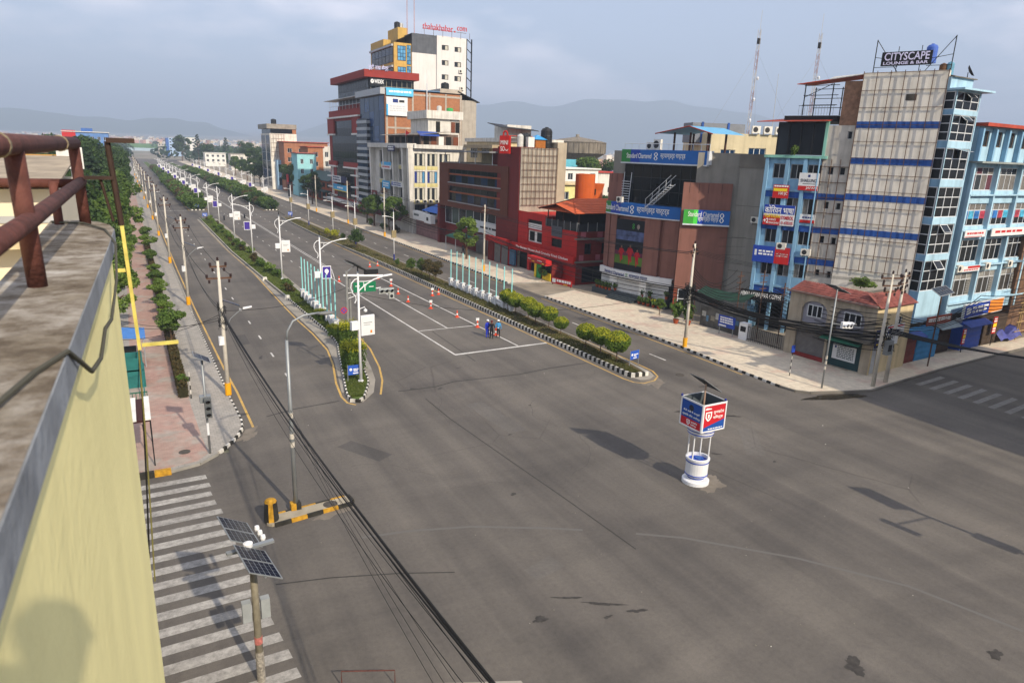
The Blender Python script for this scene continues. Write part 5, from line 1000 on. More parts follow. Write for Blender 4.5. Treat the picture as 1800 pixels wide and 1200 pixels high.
# maroon lift tower with shopping-bag sign
mb = MB(); mb.box(49.5, 52.0, 87.7, 94.5, 3.7, 17.2); mb.build('tower', MAROON, rb)
mb = MB(); mb.box(49.9, 60, 94.5, 116, 14.35, 14.5); mb.build('roof_deck', CONC, rb)
MB().box(51.5, 58, 94.5, 100, 14.5, 17.0).build('stair_head', MAROON, rb)
MB().box(48.2, 57, 94.8, 115.5, 16.2, 16.45).build('roof_canopy', mat('canopy_grey', '77787a', .7, .1, 1), rb)
for y in (96, 102, 108, 114): MB().tube([(49.4, y, 14.4), (49.4, y, 16.2)], .07, 6).build('canopy_post', FRAME_W, rb)
MB().box(53, 58, 101, 107, 14.5, 16.2).build('roof_room', CREAM, rb)
BG = F(48.5, 91.6, -62)
bs_ = MB(); bs_.fb(BG, 0, 1.7, 16.2, 18.7, 0, .4); bgo = bs_.build('bag_sign', RED, rb)
hd = MB(); hd.tube([BG.p(.5, .2, 18.6), BG.p(.53, .2, 19.1), BG.p(.7, .2, 19.3), BG.p(1.0, .2, 19.3), BG.p(1.17, .2, 19.1), BG.p(1.2, .2, 18.6)], .13, 8); hd.build('bag_handle', RED, bgo)
text('MINI', BG, (.2, 1.45, 17.45, 18.05), TXT_W, bgo, .42); text('SO', BG, (.2, .92, 16.55, 17.2), TXT_W, bgo, .42)
sm = MB(); pts = [(1.27+.28*math.cos(a), 16.9+.32*math.sin(a)) for a in [math.pi*(.95+1.1*k/8) for k in range(9)]]
for a, b in zip(pts, pts[1:]): sm.quad(*[BG.p(x, .43, z) for x, z in (a, b, (b[0], b[1]+.1), (a[0], a[1]+.1))])
sm.build('lettering', TXT_W, bgo)
# stained party wall with hoarding frame
F2 = F(49.8, 87.5, 0); x0_, x1_, x2_ = -.3, 5.85, 7.15
mb = MB(); mb.box(49.62, 55.6, 87.5, 87.69, 0, 17.1); mb.box(52.1, 55.55, 87.7, 90.5, 0, 17.05); mb.build('party_wall', mat('party_grey', 'a49d8f', .9, .15, .8, streak=.3, grime=.2), rb)
MB().box(55.6, 57.2, 87.4, 90.5, 0, 18.0).build('end_column', mat('beige_column', 'a59c88', .9, .1, 1, streak=.1), rb)
for k in range(9): MB().fb(F2, .1+.71*k-.035, .1+.71*k+.035, 9.0, 17.2, .25, .31).build('frame_bar', STEEL_R, rb)
for k in range(9): MB().fb(F2, -.1, 5.85, 9.1+1.0*k-.03, 9.1+1.0*k+.03, .19, .25).build('frame_bar', STEEL_R, rb)
for (x, y, r, h, m) in ((50.0, 88.6, .45, 1.9, mat('tank_white', 'bdbdb8', .5)), (51.1, 89.4, .6, 2.0, None), (52.0, 90.2, .6, 2.1, None), (54.6, 89.0, .85, 3.0, None)): tank(rb, x, y, 17.1, r, h, m)
MB().box(51.0, 52.0, 88.0, 88.8, 17.1, 18.6).build('roof_unit', WHITE, rb)
MB().box(52.3, 54.0, 88.2, 90.2, 17.1, 18.3).build('roof_hut', mat('hut_timber', '9a5d22', .8, .2, 4), rb); MB().add([(52.1, 88, 18.3), (54.2, 88, 18.3), (54.2, 90.4, 18.3), (52.1, 90.4, 18.3), (53.1, 89.2, 19.0)], [(0, 1, 4), (1, 2, 4), (2, 3, 4), (3, 0, 4)]).build('hut_roof', mat('hut_blue', '3f92c9', .5), rb)
# low red shop between store and restaurant
ls = root('low_red_shop', 'low red shop with grey shutters beside the restaurant', 'building', (50, 91, .1)); LS = F(48.6, 95.5, -90)
MB().box(48.7, 55, 88.5, 95.5, 0, 3.6).build('wall', RED, ls); MB().fb(LS, -.2, 7.2, 3.2, 4.0, .0, .5).build('fascia', RED, ls)
for k, (a, b, m) in enumerate(((.3, 2.2, RED_D), (2.5, 4.5, SHUT_G), (4.8, 6.8, SHUT_G))): shutter(ls, LS, (a, b, .13, 3.0), m, .03)
MB().fb(LS, 7.05, 8.6, .4, 2.6, -.4, -.1).build('magazine_rack', mat('magazine_print', '3d5f7a', .6, .7, 9), ls)

# ---------------------------------------------------------------- white four-storey corner block
G1 = F(49.5, 154.4, -90); G2 = F(49.5, 130.1, 0); OFFW = mat('off_white_render', 'cfccc3', .88, .1, .8, streak=.34, grime=.15); SPAN = mat('spandrel_yellow', 'c6bd86', .85, .12, 1, streak=.2)
wb = root('white_block', 'weathered white four-storey block with yellow spandrels and awnings', 'building', (54, 142, .1))
zr = [(13.3, 16.0), (10.0, 12.6), (6.7, 9.4), (3.7, 6.2)]
c1 = [3.79, 7.81, 10.53, 14.14, 16.23, 19.9, 21.9, 24.09]
c2 = [0.31, 2.53, 3.01, 5.13, 5.58, 7.88]
h1 = [(c1[2*k], c1[2*k+1], z0, z1) for (z0, z1) in zr for k in range(4)]; h2 = [(c2[2*k], c2[2*k+1], z0, z1-.35) for (z0, z1) in zr for k in range(3)]
WZ = 16.6; mb = MB(); wall(mb, G1, 0, 24.3, 0, WZ, h1, t=.5); wall(mb, G2, 0, 11, 0, WZ, h2, t=.3); skin(mb, [(49.5, 154.4), (49.5, 130.1), (60.5, 130.1), (60.5, 154.4)], 0, WZ, skip=(0, 1)); mb.build('wall', OFFW, wb)
NAVY_C = mat('navy_curtain', '27397e', .9, .2, 4); PALEC = mat('pale_blind', 'b5b3a6', .85, .15, 5)
for i, h in enumerate(h1): window(wb, G1, h, 2, 1, mat('dark_frame', '2a2a2a'), [GD, GD, GG][i % 2:], .1, .4)
for i, h in enumerate(h2): window(wb, G2, h, 4, 1, mat('dark_frame', '2a2a2a'), {0: [GG, PALEC, GG, PALEC], 1: [NAVY_C, PALEC, PALEC, GBL], 2: [GG, PALEC], 3: [GD]}[i//3], .06, .15)
fins = MB()
for u in [0.2]+[(c1[2*k+1]+c1[2*k+2])/2 for k in range(3)]+[24.1]: fins.hexa([G1.p(u-.45, .02, 3.2), G1.p(u+.45, .02, 3.2), G1.p(u+.45, .7, 3.2), G1.p(u-.45, .7, 3.2)], [G1.p(u-.45, .02, WZ), G1.p(u+.45, .02, WZ), G1.p(u+.45, 1.1, WZ), G1.p(u-.45, 1.1, WZ)])
fins.build('fin_pier', OFFW, wb)
for (z0, z1) in zr[:3]:
    for k in range(4): MB().fb(G1, c1[2*k], c1[2*k+1], z0-.85, z0-.1, .015, .06).build('spandrel', SPAN, wb)
    for k in range(3): MB().fb(G2, c2[2*k]-.1, c2[2*k+1]+.1, z0-.75, z0-.05, .015, .06).build('spandrel', SPAN if k < 2 else OFFW, wb)
MB().fb(G1, -.6, 24.6, WZ, WZ+.9, -.6, 1.3).fb(G2, 0, 11.5, WZ, WZ+.75, -.5, .9).build('cornice', OFFW, wb)
for u in (c2[0]+.1, c2[0]+1.7, c2[2]+.2, c2[2]+1.6): ac_unit(wb, G2, u, 5.75+.4, .85, .7)
AWR = mat('awning_maroon', '6d2430', .8, .15, 2)
for k in range(4):
    u = .3+6*k; aw = MB(); n = 8
    for i in range(n):
        a0, a1 = i/n*math.pi*.5, (i+1)/n*math.pi*.5
        aw.quad(G1.p(u, .1+2.4*math.sin(a0), 2.6+1.2*math.cos(a0)), G1.p(u+5.6, .1+2.4*math.sin(a0), 2.6+1.2*math.cos(a0)), G1.p(u+5.6, .1+2.4*math.sin(a1), 2.6+1.2*math.cos(a1)), G1.p(u, .1+2.4*math.sin(a1), 2.6+1.2*math.cos(a1)))
    aw.build('awning', AWR, wb)
sign(wb, G1, (.5, 4.2, 6.0, 7.3), RED_D, [('HBL', (.3, .8, .25, .7), TXT_W)], d=.8); sign(wb, G1, (4.3, 19.8, 5.1, 6.2), SIGN_W, [(None, (.12, .16, .3, .8), BLACK), (None, (.95, 1, 0, 1), SIGN_R)]+wordy(1, .22, .6, .2, .8, BLACK, 40), d=.9)
sign(wb, G1, (8.0, 14.2, 12.2, 13.7), SIGN_W, [(None, (0, 1, .55, 1), SIGN_C)]+wordy(1, .1, .9, .1, .45, TXT_R, 41), d=.9); sign(wb, G1, (8.2, 13.2, 8.2, 9.8), SIGN_C, wordy(2, .15, .85, .2, .8, TXT_W, 42), d=.9); sign(wb, G1, (14.2, 20.5, 8.9, 9.9), SIGN_W, [(None, (.03, .15, .2, .9), SIGN_B)]+wordy(2, .2, .9, .1, .9, TXT_B, 43), d=.9); sign(wb, G1, (13.9, 18.0, 15.9, 17.0), SIGN_N, wordy(2, .1, .9, .15, .9, TXT_W, 44), d=1.5)
# roof clutter on the white block
mb = MB(); mb.box(52, 60, 132, 152, WZ, WZ+2.9); mb.build('roof_rooms', mat('roof_room_grey', '6a5a50', .9, .4, 1, grime=.4), wb)
for k in range(5): MB().box(51.9, 51.98, 133+k*3.8, 135.5+k*3.8, WZ+.3, WZ+2.3).build('roof_opening', DARK, wb); MB().box(52.5+1.6*k, 53.6+1.6*k, 131.9, 131.98, WZ+.3, WZ+2.4).build('roof_opening', [DARK, mat('door_brown', '6b3a22', .8), WHITE][k % 3], wb)
for k in range(6): MB().hexa([(50.2, 131+3.5*k, WZ+2.55), (50.2, 134.4+3.5*k, WZ+2.6), (58, 134.4+3.5*k, WZ+3.4), (58, 131+3.5*k, WZ+3.3)], [(50.2, 131+3.5*k, WZ+2.6), (50.2, 134.4+3.5*k, WZ+2.65), (58, 134.4+3.5*k, WZ+3.45), (58, 131+3.5*k, WZ+3.35)]).build('roof_sheet', [mat('sheet_rusty', '8d8578', .7, .35, 2), mat('sheet_grey', 'a09d95', .7, .3, 2)][k % 2], wb)
MB().hexa([(51.2, 130.6, WZ+2.4), (55.4, 130.6, WZ+2.4), (55.4, 132.4, WZ+3.2), (51.2, 132.4, WZ+3.2)], [(51.2, 130.6, WZ+2.5), (55.4, 130.6, WZ+2.5), (55.4, 132.4, WZ+3.3), (51.2, 132.4, WZ+3.3)]).build('blue_tarp', TARP, wb)
mb = MB(); mb.box(55.5, 62.5, 137, 147, WZ, WZ+6.0); mb.build('stair_tower', OFFW, wb); MB().box(54.9, 63.1, 136.4, 147.6, WZ+6.0, WZ+7.6).build('tower_parapet', OFFW, wb)
for k, x in enumerate((57.2, 60.6, 61.6)): MB().box(x, x+.9, 136.9, 136.98, WZ+3.4, WZ+5.5).build('tower_opening', [DARK, mat('door_brown', '6b3a22'), DARK][k], wb)
tank(wb, 58.6, 138.6, WZ+7.6, .5, 1.1, mat('tank_white', 'bdbdb8')); tank(wb, 61.0, 138.6, WZ+7.6, .7, .8, mat('tank_green', '3b9a52', .6))
flg = MB(); flg.tube([(50.2, 136, WZ+.9), (50.2, 136, WZ+3.6)], .03, 5); flg.build('flag_pole', ALU, wb); MB().add([(50.2, 136, WZ+3.5), (50.6, 134.6, WZ+2.9), (50.2, 136, WZ+2.3)], [(0, 1, 2)]).build('flag', SIGN_R, wb)
# buildings behind the brown store's roof
bk = root('cream_rear_block', 'cream rear block with balconies behind the brown store roof', 'building', (64, 122, .1))
MB().box(60.5, 72, 112, 129, 0, 18.2).build('wall', CREAM, bk); MB().box(60.2, 72.3, 111.6, 129.3, 18.2, 18.9).build('parapet', OFFW, bk)
K2 = F(60.5, 112, 0); K1_ = F(60.5, 129, -90)
for k in range(3): window(bk, K2, (1.0+3.5*k, 3.2+3.5*k, 15.3, 17.4), 3, 1, ALU, [GG, GD], .06, -.03); window(bk, K1_, (2+5*k, 5+5*k, 15.2, 17.4), 3, 1, ALU, [GG, GD], .06, -.03)
MB().box(57.5, 60.5, 112, 124, 17.0, 17.6).build('balcony', mat('balcony_tan', '9a8a70', .9), bk)
MB().box(61, 66, 113, 118, 18.9, 21.2).build('stair_head', OFFW, bk); MB().hexa([(58.5, 111, 20.6), (66.5, 111, 20.2), (66.5, 116, 20.9), (58.5, 116, 21.4)], [(58.5, 111, 20.7), (66.5, 111, 20.3), (66.5, 116, 21.0), (58.5, 116, 21.5)]).build('dark_canopy', BLACK, bk); MB().box(59.5, 66, 110.2, 112, 19.2, 19.3).build('red_canopy', SHEET, bk)
# low annex with awning left of the store
an = root('blue_tent_shop', 'low shop with blue tent roof between white block and brown store', 'building', (52, 123, .1)); MB().box(50, 58, 117.3, 129.8, 0, 3.4).build('wall', mat('annex_pink', '8a6a68', .9, .2, 1), an); MB().add([(49.2, 117, 5.2), (49.2, 125, 5.2), (54, 125, 5.2), (54, 117, 5.2), (51.6, 121, 6.9)], [(0, 1, 4), (1, 2, 4), (2, 3, 4), (3, 0, 4)]).build('tent_roof', mat('tent_blue', '2b5fae', .7, .15, 2), an)
for y in (117.2, 124.8): MB().tube([(49.4, y, 3.4), (49.4, y, 5.2)], .05, 6).build('tent_post', ALU, an)
SA = F(49.9, 129.8, -90); sign(an, SA, (1.5, 8.0, 3.3, 4.9), SIGN_W, [(None, (.1, .5, .45, .7), mat('print_grey', '5d6464'))], d=.3, th=.9); sign(an, SA, (8.2, 11.5, 3.2, 4.8), SIGN_W, [(None, (.35, .65, .3, .7), BLACK)], d=.6, th=.9)

# ---------------------------------------------------------------- red and black glass tower, blue glass and brick tower
H1 = F(52.6, 204.8, -90); BRICKR = mat('tower_red', '8a2f25', .8, .08, .8, streak=.08); BGLASS = glass('glass_black', '1d1b1a', .2, .12); CURTB = mat('black_mullion', '232427', .5)
rt_ = root('red_glass_tower', 'red framed tower with black mirrored glass and rooftop sign', 'building', (58, 190, .1))
LH = 30.4; ZA = 26.0
mb = MB(); skin(mb, [(52.6, 204.8), (52.6, 174.4), (64, 174.4), (64, 204.8)], 0, ZA); mb.build('wall', BRICKR, rt_)
window(rt_, H1, (3.3, 27.3, 11.6, 23.2), 10, 6, CURTB, [BGLASS, GD], .07, -.05); window(rt_, H1, (7, 24, 3.0, 11.6), 8, 4, CURTB, [BGLASS, GD], .07, -.05)
for (a, b, z0, z1) in ((0, 30.4, 23.9, 24.3), (0, 6.6, 19.5, 19.9), (24.4, 30.4, 19.5, 19.9), (0, 8.2, 11.0, 11.4), (15.5, 30.4, 11.0, 11.4)): MB().fb(H1, a, b, z0, z1, .02, .7).build('white_ledge', WHITE, rt_)
for (a, b) in ((0, 6.6), (24.4, 30.4)): MB().fb(H1, a, b, 19.9, 23.9, .02, .5).build('red_panel', BRICKR, rt_)
for (a, b) in ((0, 8.2), (15.5, 30.4)): MB().fb(H1, a, b, 11.4, 12.6, .02, .5).build('red_panel', BRICKR, rt_)
for u in (3.2, 27.4): MB().fb(H1, u-.25, u+.25, 1, 11, .02, .55).build('white_pier', WHITE, rt_)
for z in (3.0, 5.2, 8.2): MB().fb(H1, -1, 7, z, z+.35, .02, .8).fb(H1, 23, 31, z+1, z+1.35, .02, .8).build('white_ledge', WHITE, rt_)
sign(rt_, H1, (5, 19.5, 7.0, 8.7), SIGN_W, [(None, (.6, 1, 0, 1), SIGN_N)]+wordy(2, .05, .55, .1, .9, SIGN_N, 50), d=.8); sign(rt_, H1, (5.5, 19.5, 4.7, 6.4), SIGN_C, wordy(1, .3, .7, .25, .7, TXT_W, 51)+[(None, (0, 1, 0, .12), TXT_Y)], d=.8)
MB().box(50.0, 53, 174.4, 204.8, 2.0, 2.4).build('entrance_canopy', WHITE, rt_)
# set-back upper block with red cornice
UX = 54.5; mb = MB(); mb.box(UX, 66, 172.5, 201, ZA, 33.0); mb.build('upper_wall', BGLASS, rt_)
HWF = F(UX, 201, -90); HW2 = F(UX, 172.5, 0)
window(rt_, HWF, (.5, 28, 26.4, 32.8), 12, 3, CURTB, [BGLASS, GD, BGLASS], .08, -.06); window(rt_, HW2, (.3, 11, 29.5, 32.8), 8, 2, mat('cream_mullion', '8f8b7a', .6), [BGLASS, GD], .1, -.06)
MB().box(UX-1.6, 67, 171.3, 203, 33.0, 34.7).build('red_cornice', BRICKR, rt_); MB().box(UX-.2, 66.5, 172.2, 201.2, 26.0, 27.3).build('red_band', BRICKR, rt_)
tr = MB()
for k in range(10): tr.tube([(52.8, 175+3.2*k, ZA), (52.8, 175+3.2*k, ZA+2.6)], .05, 5)
tr.tube([(52.8, 174.5, ZA+1.1), (52.8, 204.6, ZA+1.1)], .05, 5); tr.build('terrace_frame', FRAME_W, rt_); MB().box(51.6, 55, 174.4, 206, ZA+2.6, ZA+2.75).build('terrace_canopy', mat('canopy_glass', 'b9bdbd', .4), rt_)
wx0 = 55.4; WS = F(UX, 172.5, -28)
ws = sign(rt_, HW2, (-.1, 3.5, 31.2, 33.0), BLACK, [('WIDEX', (.3, .97, .25, .75), TXT_W, .02)], d=.6, th=.3); ci = MB(); ci.quad(*[HW2.p(.45+.42*math.cos(a*.524), .93, 32.1+.5*math.sin(a*.524)) for a in range(12)]); ci.build('emblem', TXT_W, ws); text('W', HW2, (.2, .7, 31.85, 32.35), BLACK, ws, .95)
text('दृष्टी आखा केन्द्र', HW2, (-.6, 4.4, 34.5, 35.9), mat('letter_lilac', 'cfcdea'), rt_, 1.3, ext=.15)

H2 = F(52.6, 174.3, -90); HB = F(52.6, 155.5, 0); BRK = mat('raw_brick', '9c6a4a', .9, .16, 3, grime=.2); BEAM = mat('raw_beam', 'a89f92', .9, .2, 1.5, grime=.25)
bt = root('brick_glass_tower', 'unfinished brick tower with dark blue glass street front', 'building', (62, 165, .1))
ZB = 29.3; mb = MB(); skin(mb, [(52.6, 174.2), (52.6, 155.5), (71.5, 155.5), (71.5, 174.2)], 0, ZB-.3); mb.build('wall', BRK, bt)
for z in (2.8, 6.4, 10.0, 13.6, 17.2, 20.8, 24.4, 28.2): MB().fb(HB, .2, 18.9, z, z+.42, .01, .07).build('concrete_beam', BEAM, bt)
for u in (.2, 2.2, 6.4, 10.5, 14.6, 18.4): MB().fb(HB, u, u+.42, 0, ZB-.3, .012, .09).build('concrete_column', BEAM, bt)
# raw brick courses are far below a pixel; infill panels are set back a little between the frame
window(bt, H2, (.3, 18.4, 14.8, 28.0), 5, 4, glass('blue_mullion', '1c2f45'), [GB, GN, GB], .08, -.08); window(bt, H2, (8.5, 18.4, 3, 14.8), 3, 5, CURTB, [GB, GN], .08, -.08)
MB().fb(H2, -.5, 19, 28.1, ZB+.2, .0, 1.1).build('silver_fascia', ALU, bt)
for k in range(13): MB().fb(H2, -.4, 7.9, 3.5+1.55*k, 4.15+1.55*k, .05, 1.0).build('louvre_band', mat('silver_louvre', 'a6aaad', .5, .1, 1, metal=.3), bt)
window(bt, F(51.8, 174.6, -90), (0, 8.0, 3, 23.2), 4, 10, CURTB, [GB, GD], .06, 0)
sign(bt, HB, (.2, 6.6, 27.9, 29.5), mat('sign_sky', '55b4dd', .5), wordy(1, .1, .95, .3, .7, TXT_W, 52), d=.4); sign(bt, HB, (.2, 5.2, 23.6, 27.6), SIGN_W, [(None, (0, .08, 0, .6), SIGN_C), (None, (.3, .55, .7, .9), TXT_B), (None, (.6, .85, .72, .85), BLACK)]+wordy(3, .15, .9, .2, .55, mat('print_pale', 'b9bcc0', .6), 53), d=.4)
MB().box(52.2, 66, 155.6, 174, ZB+.05, ZB+.25).build('roof_sheet', mat('roof_blue_sheet', '5f7fa0', .6, .25, 1), bt); MB().box(66, 71.5, 155.6, 174, ZB, ZB+.9).build('roof_parapet', BEAM, bt); tank(bt, 68.0, 157.4, ZB+.3, .95, 2.2)
mb = MB(); mb.box(71.5, 75.5, 155.8, 172, 0, 28.0); mb.build('grey_end_wall', mat('end_grey', 'a39c90', .9, .12, 1, streak=.2), bt)
MB().hexa([(70.5, 155.4, 29.8), (76.2, 155.4, 27.6), (76.2, 173, 27.6), (70.5, 173, 29.8)], [(70.5, 155.4, 29.95), (76.2, 155.4, 27.75), (76.2, 173, 27.75), (70.5, 173, 29.95)]).build('sloping_sheet', BLACK, bt)
an_ = root('lattice_mast', 'thin white lattice mast on the brick tower', 'mast', (62.5, 154.9, 22)); MB().tube([(62.5, 155.0, 22), (62.5, 155.0, 31)], .13, 4).tube([(62.5, 155.0, 31), (62.5, 155.0, 34)], .05, 4).build('mast_tube', FRAME_W, an_)

# ---------------------------------------------------------------- white news tower with yellow and blue glass corner
nt_ = root('news_tower', 'white tower with yellow and blue glass corner and red roof lettering', 'building', (78, 186, .1))
TY = 180.0; xa, xm, xb = 68.6, 75.4, 85.2
T2 = F(xm, TY, 0); tz = [(36.7, 39.0), (41.0, 43.4), (45.6, 48.0)]
def zpx(y): return 16.3+(y)
TW = [(0.04, 45.43), (8.54, 45.94), (1.4, 43.25), (3.32, 42.03), (1.42, 39.52), (3.34, 38.27), (1.43, 35.98), (3.37, 34.7), (5.09, 43.37), (7.05, 42.14)]
GW_ = [(-0.14, 45.4), (6.84, 46.12), (-0.17, 40.74), (2.84, 39.86), (-0.22, 34.62)]
ztop = TW[0][1]; wh = []
for k in range(3):
    z1, z0 = TW[2+2*k][1], TW[3+2*k][1]; wh += [(TW[2][0], TW[3][0], z0, z1), (TW[8][0], TW[9][0], z0-.15, z1-.15)]
for k in range(3, 6): d_ = TW[2][1]-TW[4][1]; wh += [(TW[2][0], TW[3][0], TW[3][1]-d_*k, TW[2][1]-d_*k), (TW[8][0], TW[9][0], TW[3][1]-d_*k-.15, TW[2][1]-d_*k-.15)]
xw = TW[1][0]; mb = MB(); wall(mb, T2, 0, xw, 0, ztop, wh, t=.35); skin(mb, [T2.p(0, 0, 0)[:2], T2.p(xw, 0, 0)[:2], T2.p(xw, -18, 0)[:2], T2.p(0, -18, 0)[:2]], 0, ztop, skip=(0,)); mb.build('wall', mat('tower_white', 'd0ceca', .85, .05, .6, streak=.10), nt_)
for h in wh: window(nt_, T2, h, 2, 1, BLACK, [GG, PALEC, GG], .12, .2)
ac_unit(nt_, T2, TW[8][0]+1.2, TW[3][1]-d_-1.6, 1.1, .8); ac_unit(nt_, T2, TW[8][0]+1.6, TW[3][1]-2*d_-2.2, 1.1, .8)
T3 = F(xm-6.8, TY+.4, 0); zg = GW_[0][1]; zs_ = GW_[2][1]
mb = MB(); mb.box(xm-6.8, xm, TY+.4, TY+18, 0, zs_); mb.build('mid_wall', mat('tower_white', 'dcdad6'), nt_); MB().box(xm-6.8, xm, TY+.41, TY+18, zs_, zg).build('dark_clad_wall', mat('dark_cladding', '55595f', .7, .2, 1, streak=.25), nt_)
# stepped glass corner towards the street
YEL = mat('tower_yellow', 'bd9a4c', .6, .12, 1, streak=.15)
mb = MB(); mb.box(xm-11.6, xm-6.85, TY+.8, TY+20, 0, zg-2.6); mb.build('yellow_corner', YEL, nt_)
TC = F(xm-11.6, TY+.8, 0); TS = F(xm-11.6, TY+20, -90); BM = glass('blue_mullion', '1c2f45'); GY = glass('glass_tower_blue', '5f9cc4', .08)
for k in range(6):
    z1 = zg-3.3-k*5.1
    window(nt_, TC, (.95, 3.2, z1-3.6, z1), 3, 4, BM, [GY, GY, GBL], .09, -.05); window(nt_, TC, (3.5, 4.6, z1-4.4, z1+.3), 2, 5, BM, [GBL, GY], .09, -.06)
    window(nt_, TS, (1, 18.6, z1-4.0, z1-.3), 6, 2, BLACK, [GG, GB], .08, -.06); MB().fb(TS, .0, 18.8, z1-.2, z1+.3, .01, .5).build('grey_ledge', ALU, nt_)
MB().box(xm-11.6, xm-9.6, TY+9, TY+20, zg-2.6, zg-1.0).build('yellow_parapet', YEL, nt_); MB().box(xm-8.6, xm-5.8, TY+6, TY+14, zg-1.5, zg+1.9).build('yellow_stair_head', YEL, nt_); MB().add([(xm-11.7, TY+.6, zg-2.5), (xm-6.8, TY+.6, zg-.2), (xm-6.8, TY+8, zg-.2), (xm-11.7, TY+8, zg-2.5)], [(0, 1, 2, 3)]).build('glass_canopy', GG, nt_)
tank(nt_, xm-7.7, TY+9, zg+1.9, .8, 1.8); tank(nt_, xm-6.6, TY+9, zg+1.9, .6, 1.6, mat('tank_white', 'bdbdb8'))
lt = [(-4.19, 48.05), (4.37, 47.03), (5.59, 48.09), (8.38, 47.22), (-4.2, 46.54), (5.6, 47.09)]
text('thahakhabar', T2, (lt[0][0], lt[1][0], lt[4][1], lt[0][1]), TXT_R, nt_, .3, ext=.2, bold=.0); text('.', T2, (lt[1][0]+.3, lt[1][0]+.75, lt[4][1], lt[4][1]+.4), TXT_R, nt_, .3, ext=.2); text('com', T2, (lt[2][0], lt[3][0], lt[5][1], lt[2][1]), TXT_R, nt_, .3, ext=.2)
fr = MB()
for u in [lt[0][0]+.6+k*2.6 for k in range(6)]: fr.tube([T2.p(u, .1, ztop-.2), T2.p(u, .1, lt[4][1]+.3)], .05, 4)
fr.tube([T2.p(lt[0][0], .1, lt[4][1]+.2), T2.p(lt[3][0], .1, lt[4][1]+.2)], .05, 4); fr.build('letter_frame', STEEL_R, nt_)
bxr = MB(); X2 = T2.p(xw, 0, 0)[0]
for (x, y) in ((X2+.1, TY+.1), (X2+1.6, TY+.1)): bxr.tube([(x, y, 0), (x, y, ztop)], .2, 4)
for k in range(16): bxr.tube([(X2+.1, TY+.1, ztop-2.4*k), (X2+1.6, TY+.1, ztop-2.4*k-1.2)], .12, 4)
bxr.build('steel_brace_frame', BLACK, nt_)
for (x, h) in ((xm-6.0, 14), (xm-4.0, 9)):
    a = root('roof_mast', 'tall thin red and white radio mast on the news tower' if h > 10 else 'shorter thin grey mast on the news tower', 'mast', (x, TY+6, ztop)); MB().tube([(x, TY+6, zg), (x, TY+6, zg+h)], .1, 4).build('mast_tube', mat('mast_pink', 'b58d8d', .7), a)

# ---------------------------------------------------------------- farther buildings on the right
def simple_house(name, label, f, w, dep, z1, m, rows, cols, zs0=3.2, wz=1.5, ww=1.4, side=True, roof=None, gm=None, left_cols=0, frame=None, cat='building', z0=0.):
    r = root(name, label, cat, (*f.p(w/2, -dep/2, 0)[:2], z0)); mb = MB(); hs = []
    for j in range(rows):
        for i in range(cols): u = w*(i+.5)/cols-ww/2; z = zs0+j*3.2; hs.append((u, u+ww, z, z+wz))
    hs = [h for h in hs if h[3] < z1-.2]
    wall(mb, f, 0, w, z0, z1, hs, t=.25)
    f2 = F(*f.p(0, -dep, 0)[:2], math.degrees(f.phi)-90); hl = [(dep*(i+.5)/left_cols-ww/2, dep*(i+.5)/left_cols+ww/2, zs0+j*3.2, zs0+j*3.2+wz) for j in range(rows) for i in range(left_cols)] if left_cols else []
    hl = [h for h in hl if h[3] < z1-.2]
    wall(mb, f2, 0, dep, z0, z1, hl, t=.25); skin(mb, block(f, 0, w, dep), z0, z1, skip=(0, 3)); mb.build('wall', m, r)
    for k, h in enumerate(hs): window(r, f, h, 2, 1, frame or FRAME_W, (gm or [GD, GG])[k % 2:], .08, .15)
    for k, h in enumerate(hl): window(r, f2, h, 2, 1, frame or FRAME_W, (gm or [GD, GG])[k % 2:], .08, .15)
    if roof: MB().fb(f, -.5, w+.5, z1, z1+.25, -dep-.5, .5).build('roof_slab', roof, r)
    return r, f2
# stained concrete high-rise with hoarding frame
JF = F(49, 278, 0); jr = root('concrete_high_rise', 'stained concrete high-rise with glazed top floor and hoarding frame', 'building', (54, 285, .1))
mb = MB(); skin(mb, block(JF, 0, 9.8, 19), 0, 20.6); mb.build('wall', STAINW, jr)
mb = MB(); mb.fb(JF, .3, 9.7, 20.6, 22.3, -18.5, -.2); mb.build('glazed_floor', GD, jr); MB().fb(JF, 8.3, 9.75, 20.65, 22.25, -.25, .02).build('brick_infill', BRK, jr); MB().fb(JF, -1.0, 9.9, 22.3, 24.0, -19, .3).build('roof_parapet', CONC, jr); tank(jr, 51.2, 281, 24, 1.0, 1.9)
for k in range(6): MB().fb(JF, .3+.95*k, .36+.95*k, 12.2, 20.4, .1, .2).build('frame_bar', STEEL_R, jr)
for k in range(6): MB().fb(JF, .2, 5.3, 12.3+1.6*k, 12.38+1.6*k, .02, .1).build('frame_bar', STEEL_R, jr)
J2 = F(49, 297, -90); window(jr, J2, (1, 9, 1, 20), 3, 6, ALU, [GB, GN, GG], .12, -.05); window(jr, J2, (11, 18, 1, 20), 3, 6, ALU, [GD, GB], .12, -.05)
mb = MB(); mb.fb(JF, 5.4, 11.6, 0, 11.3, -12, 3.5); mb.build('front_wing', mat('wing_concrete', '95918a', .9, .15, .8, streak=.3), jr); mb = MB(); mb.fb(JF, 1.6, 5.4, 0, 11.0, -2, 3.2); mb.build('glass_wing', mat('wing_sky', '8fb3cf', .6), jr); JW = F(*JF.p(1.6, 3.2, 0)[:2], 0)
for z in (6.6, 1.8): window(jr, JW, (.3, 3.6, z, z+2.8), 3, 2, BLACK, [GD], .08, -.05)
em = MB(); em.quad(*[JW.p(2.0+.75*math.cos(a*.524), .1, 4.6+.75*math.sin(a*.524)) for a in range(12)]); em.build('round_sign', mat('sign_gold', 'e0a52e', .5), jr)
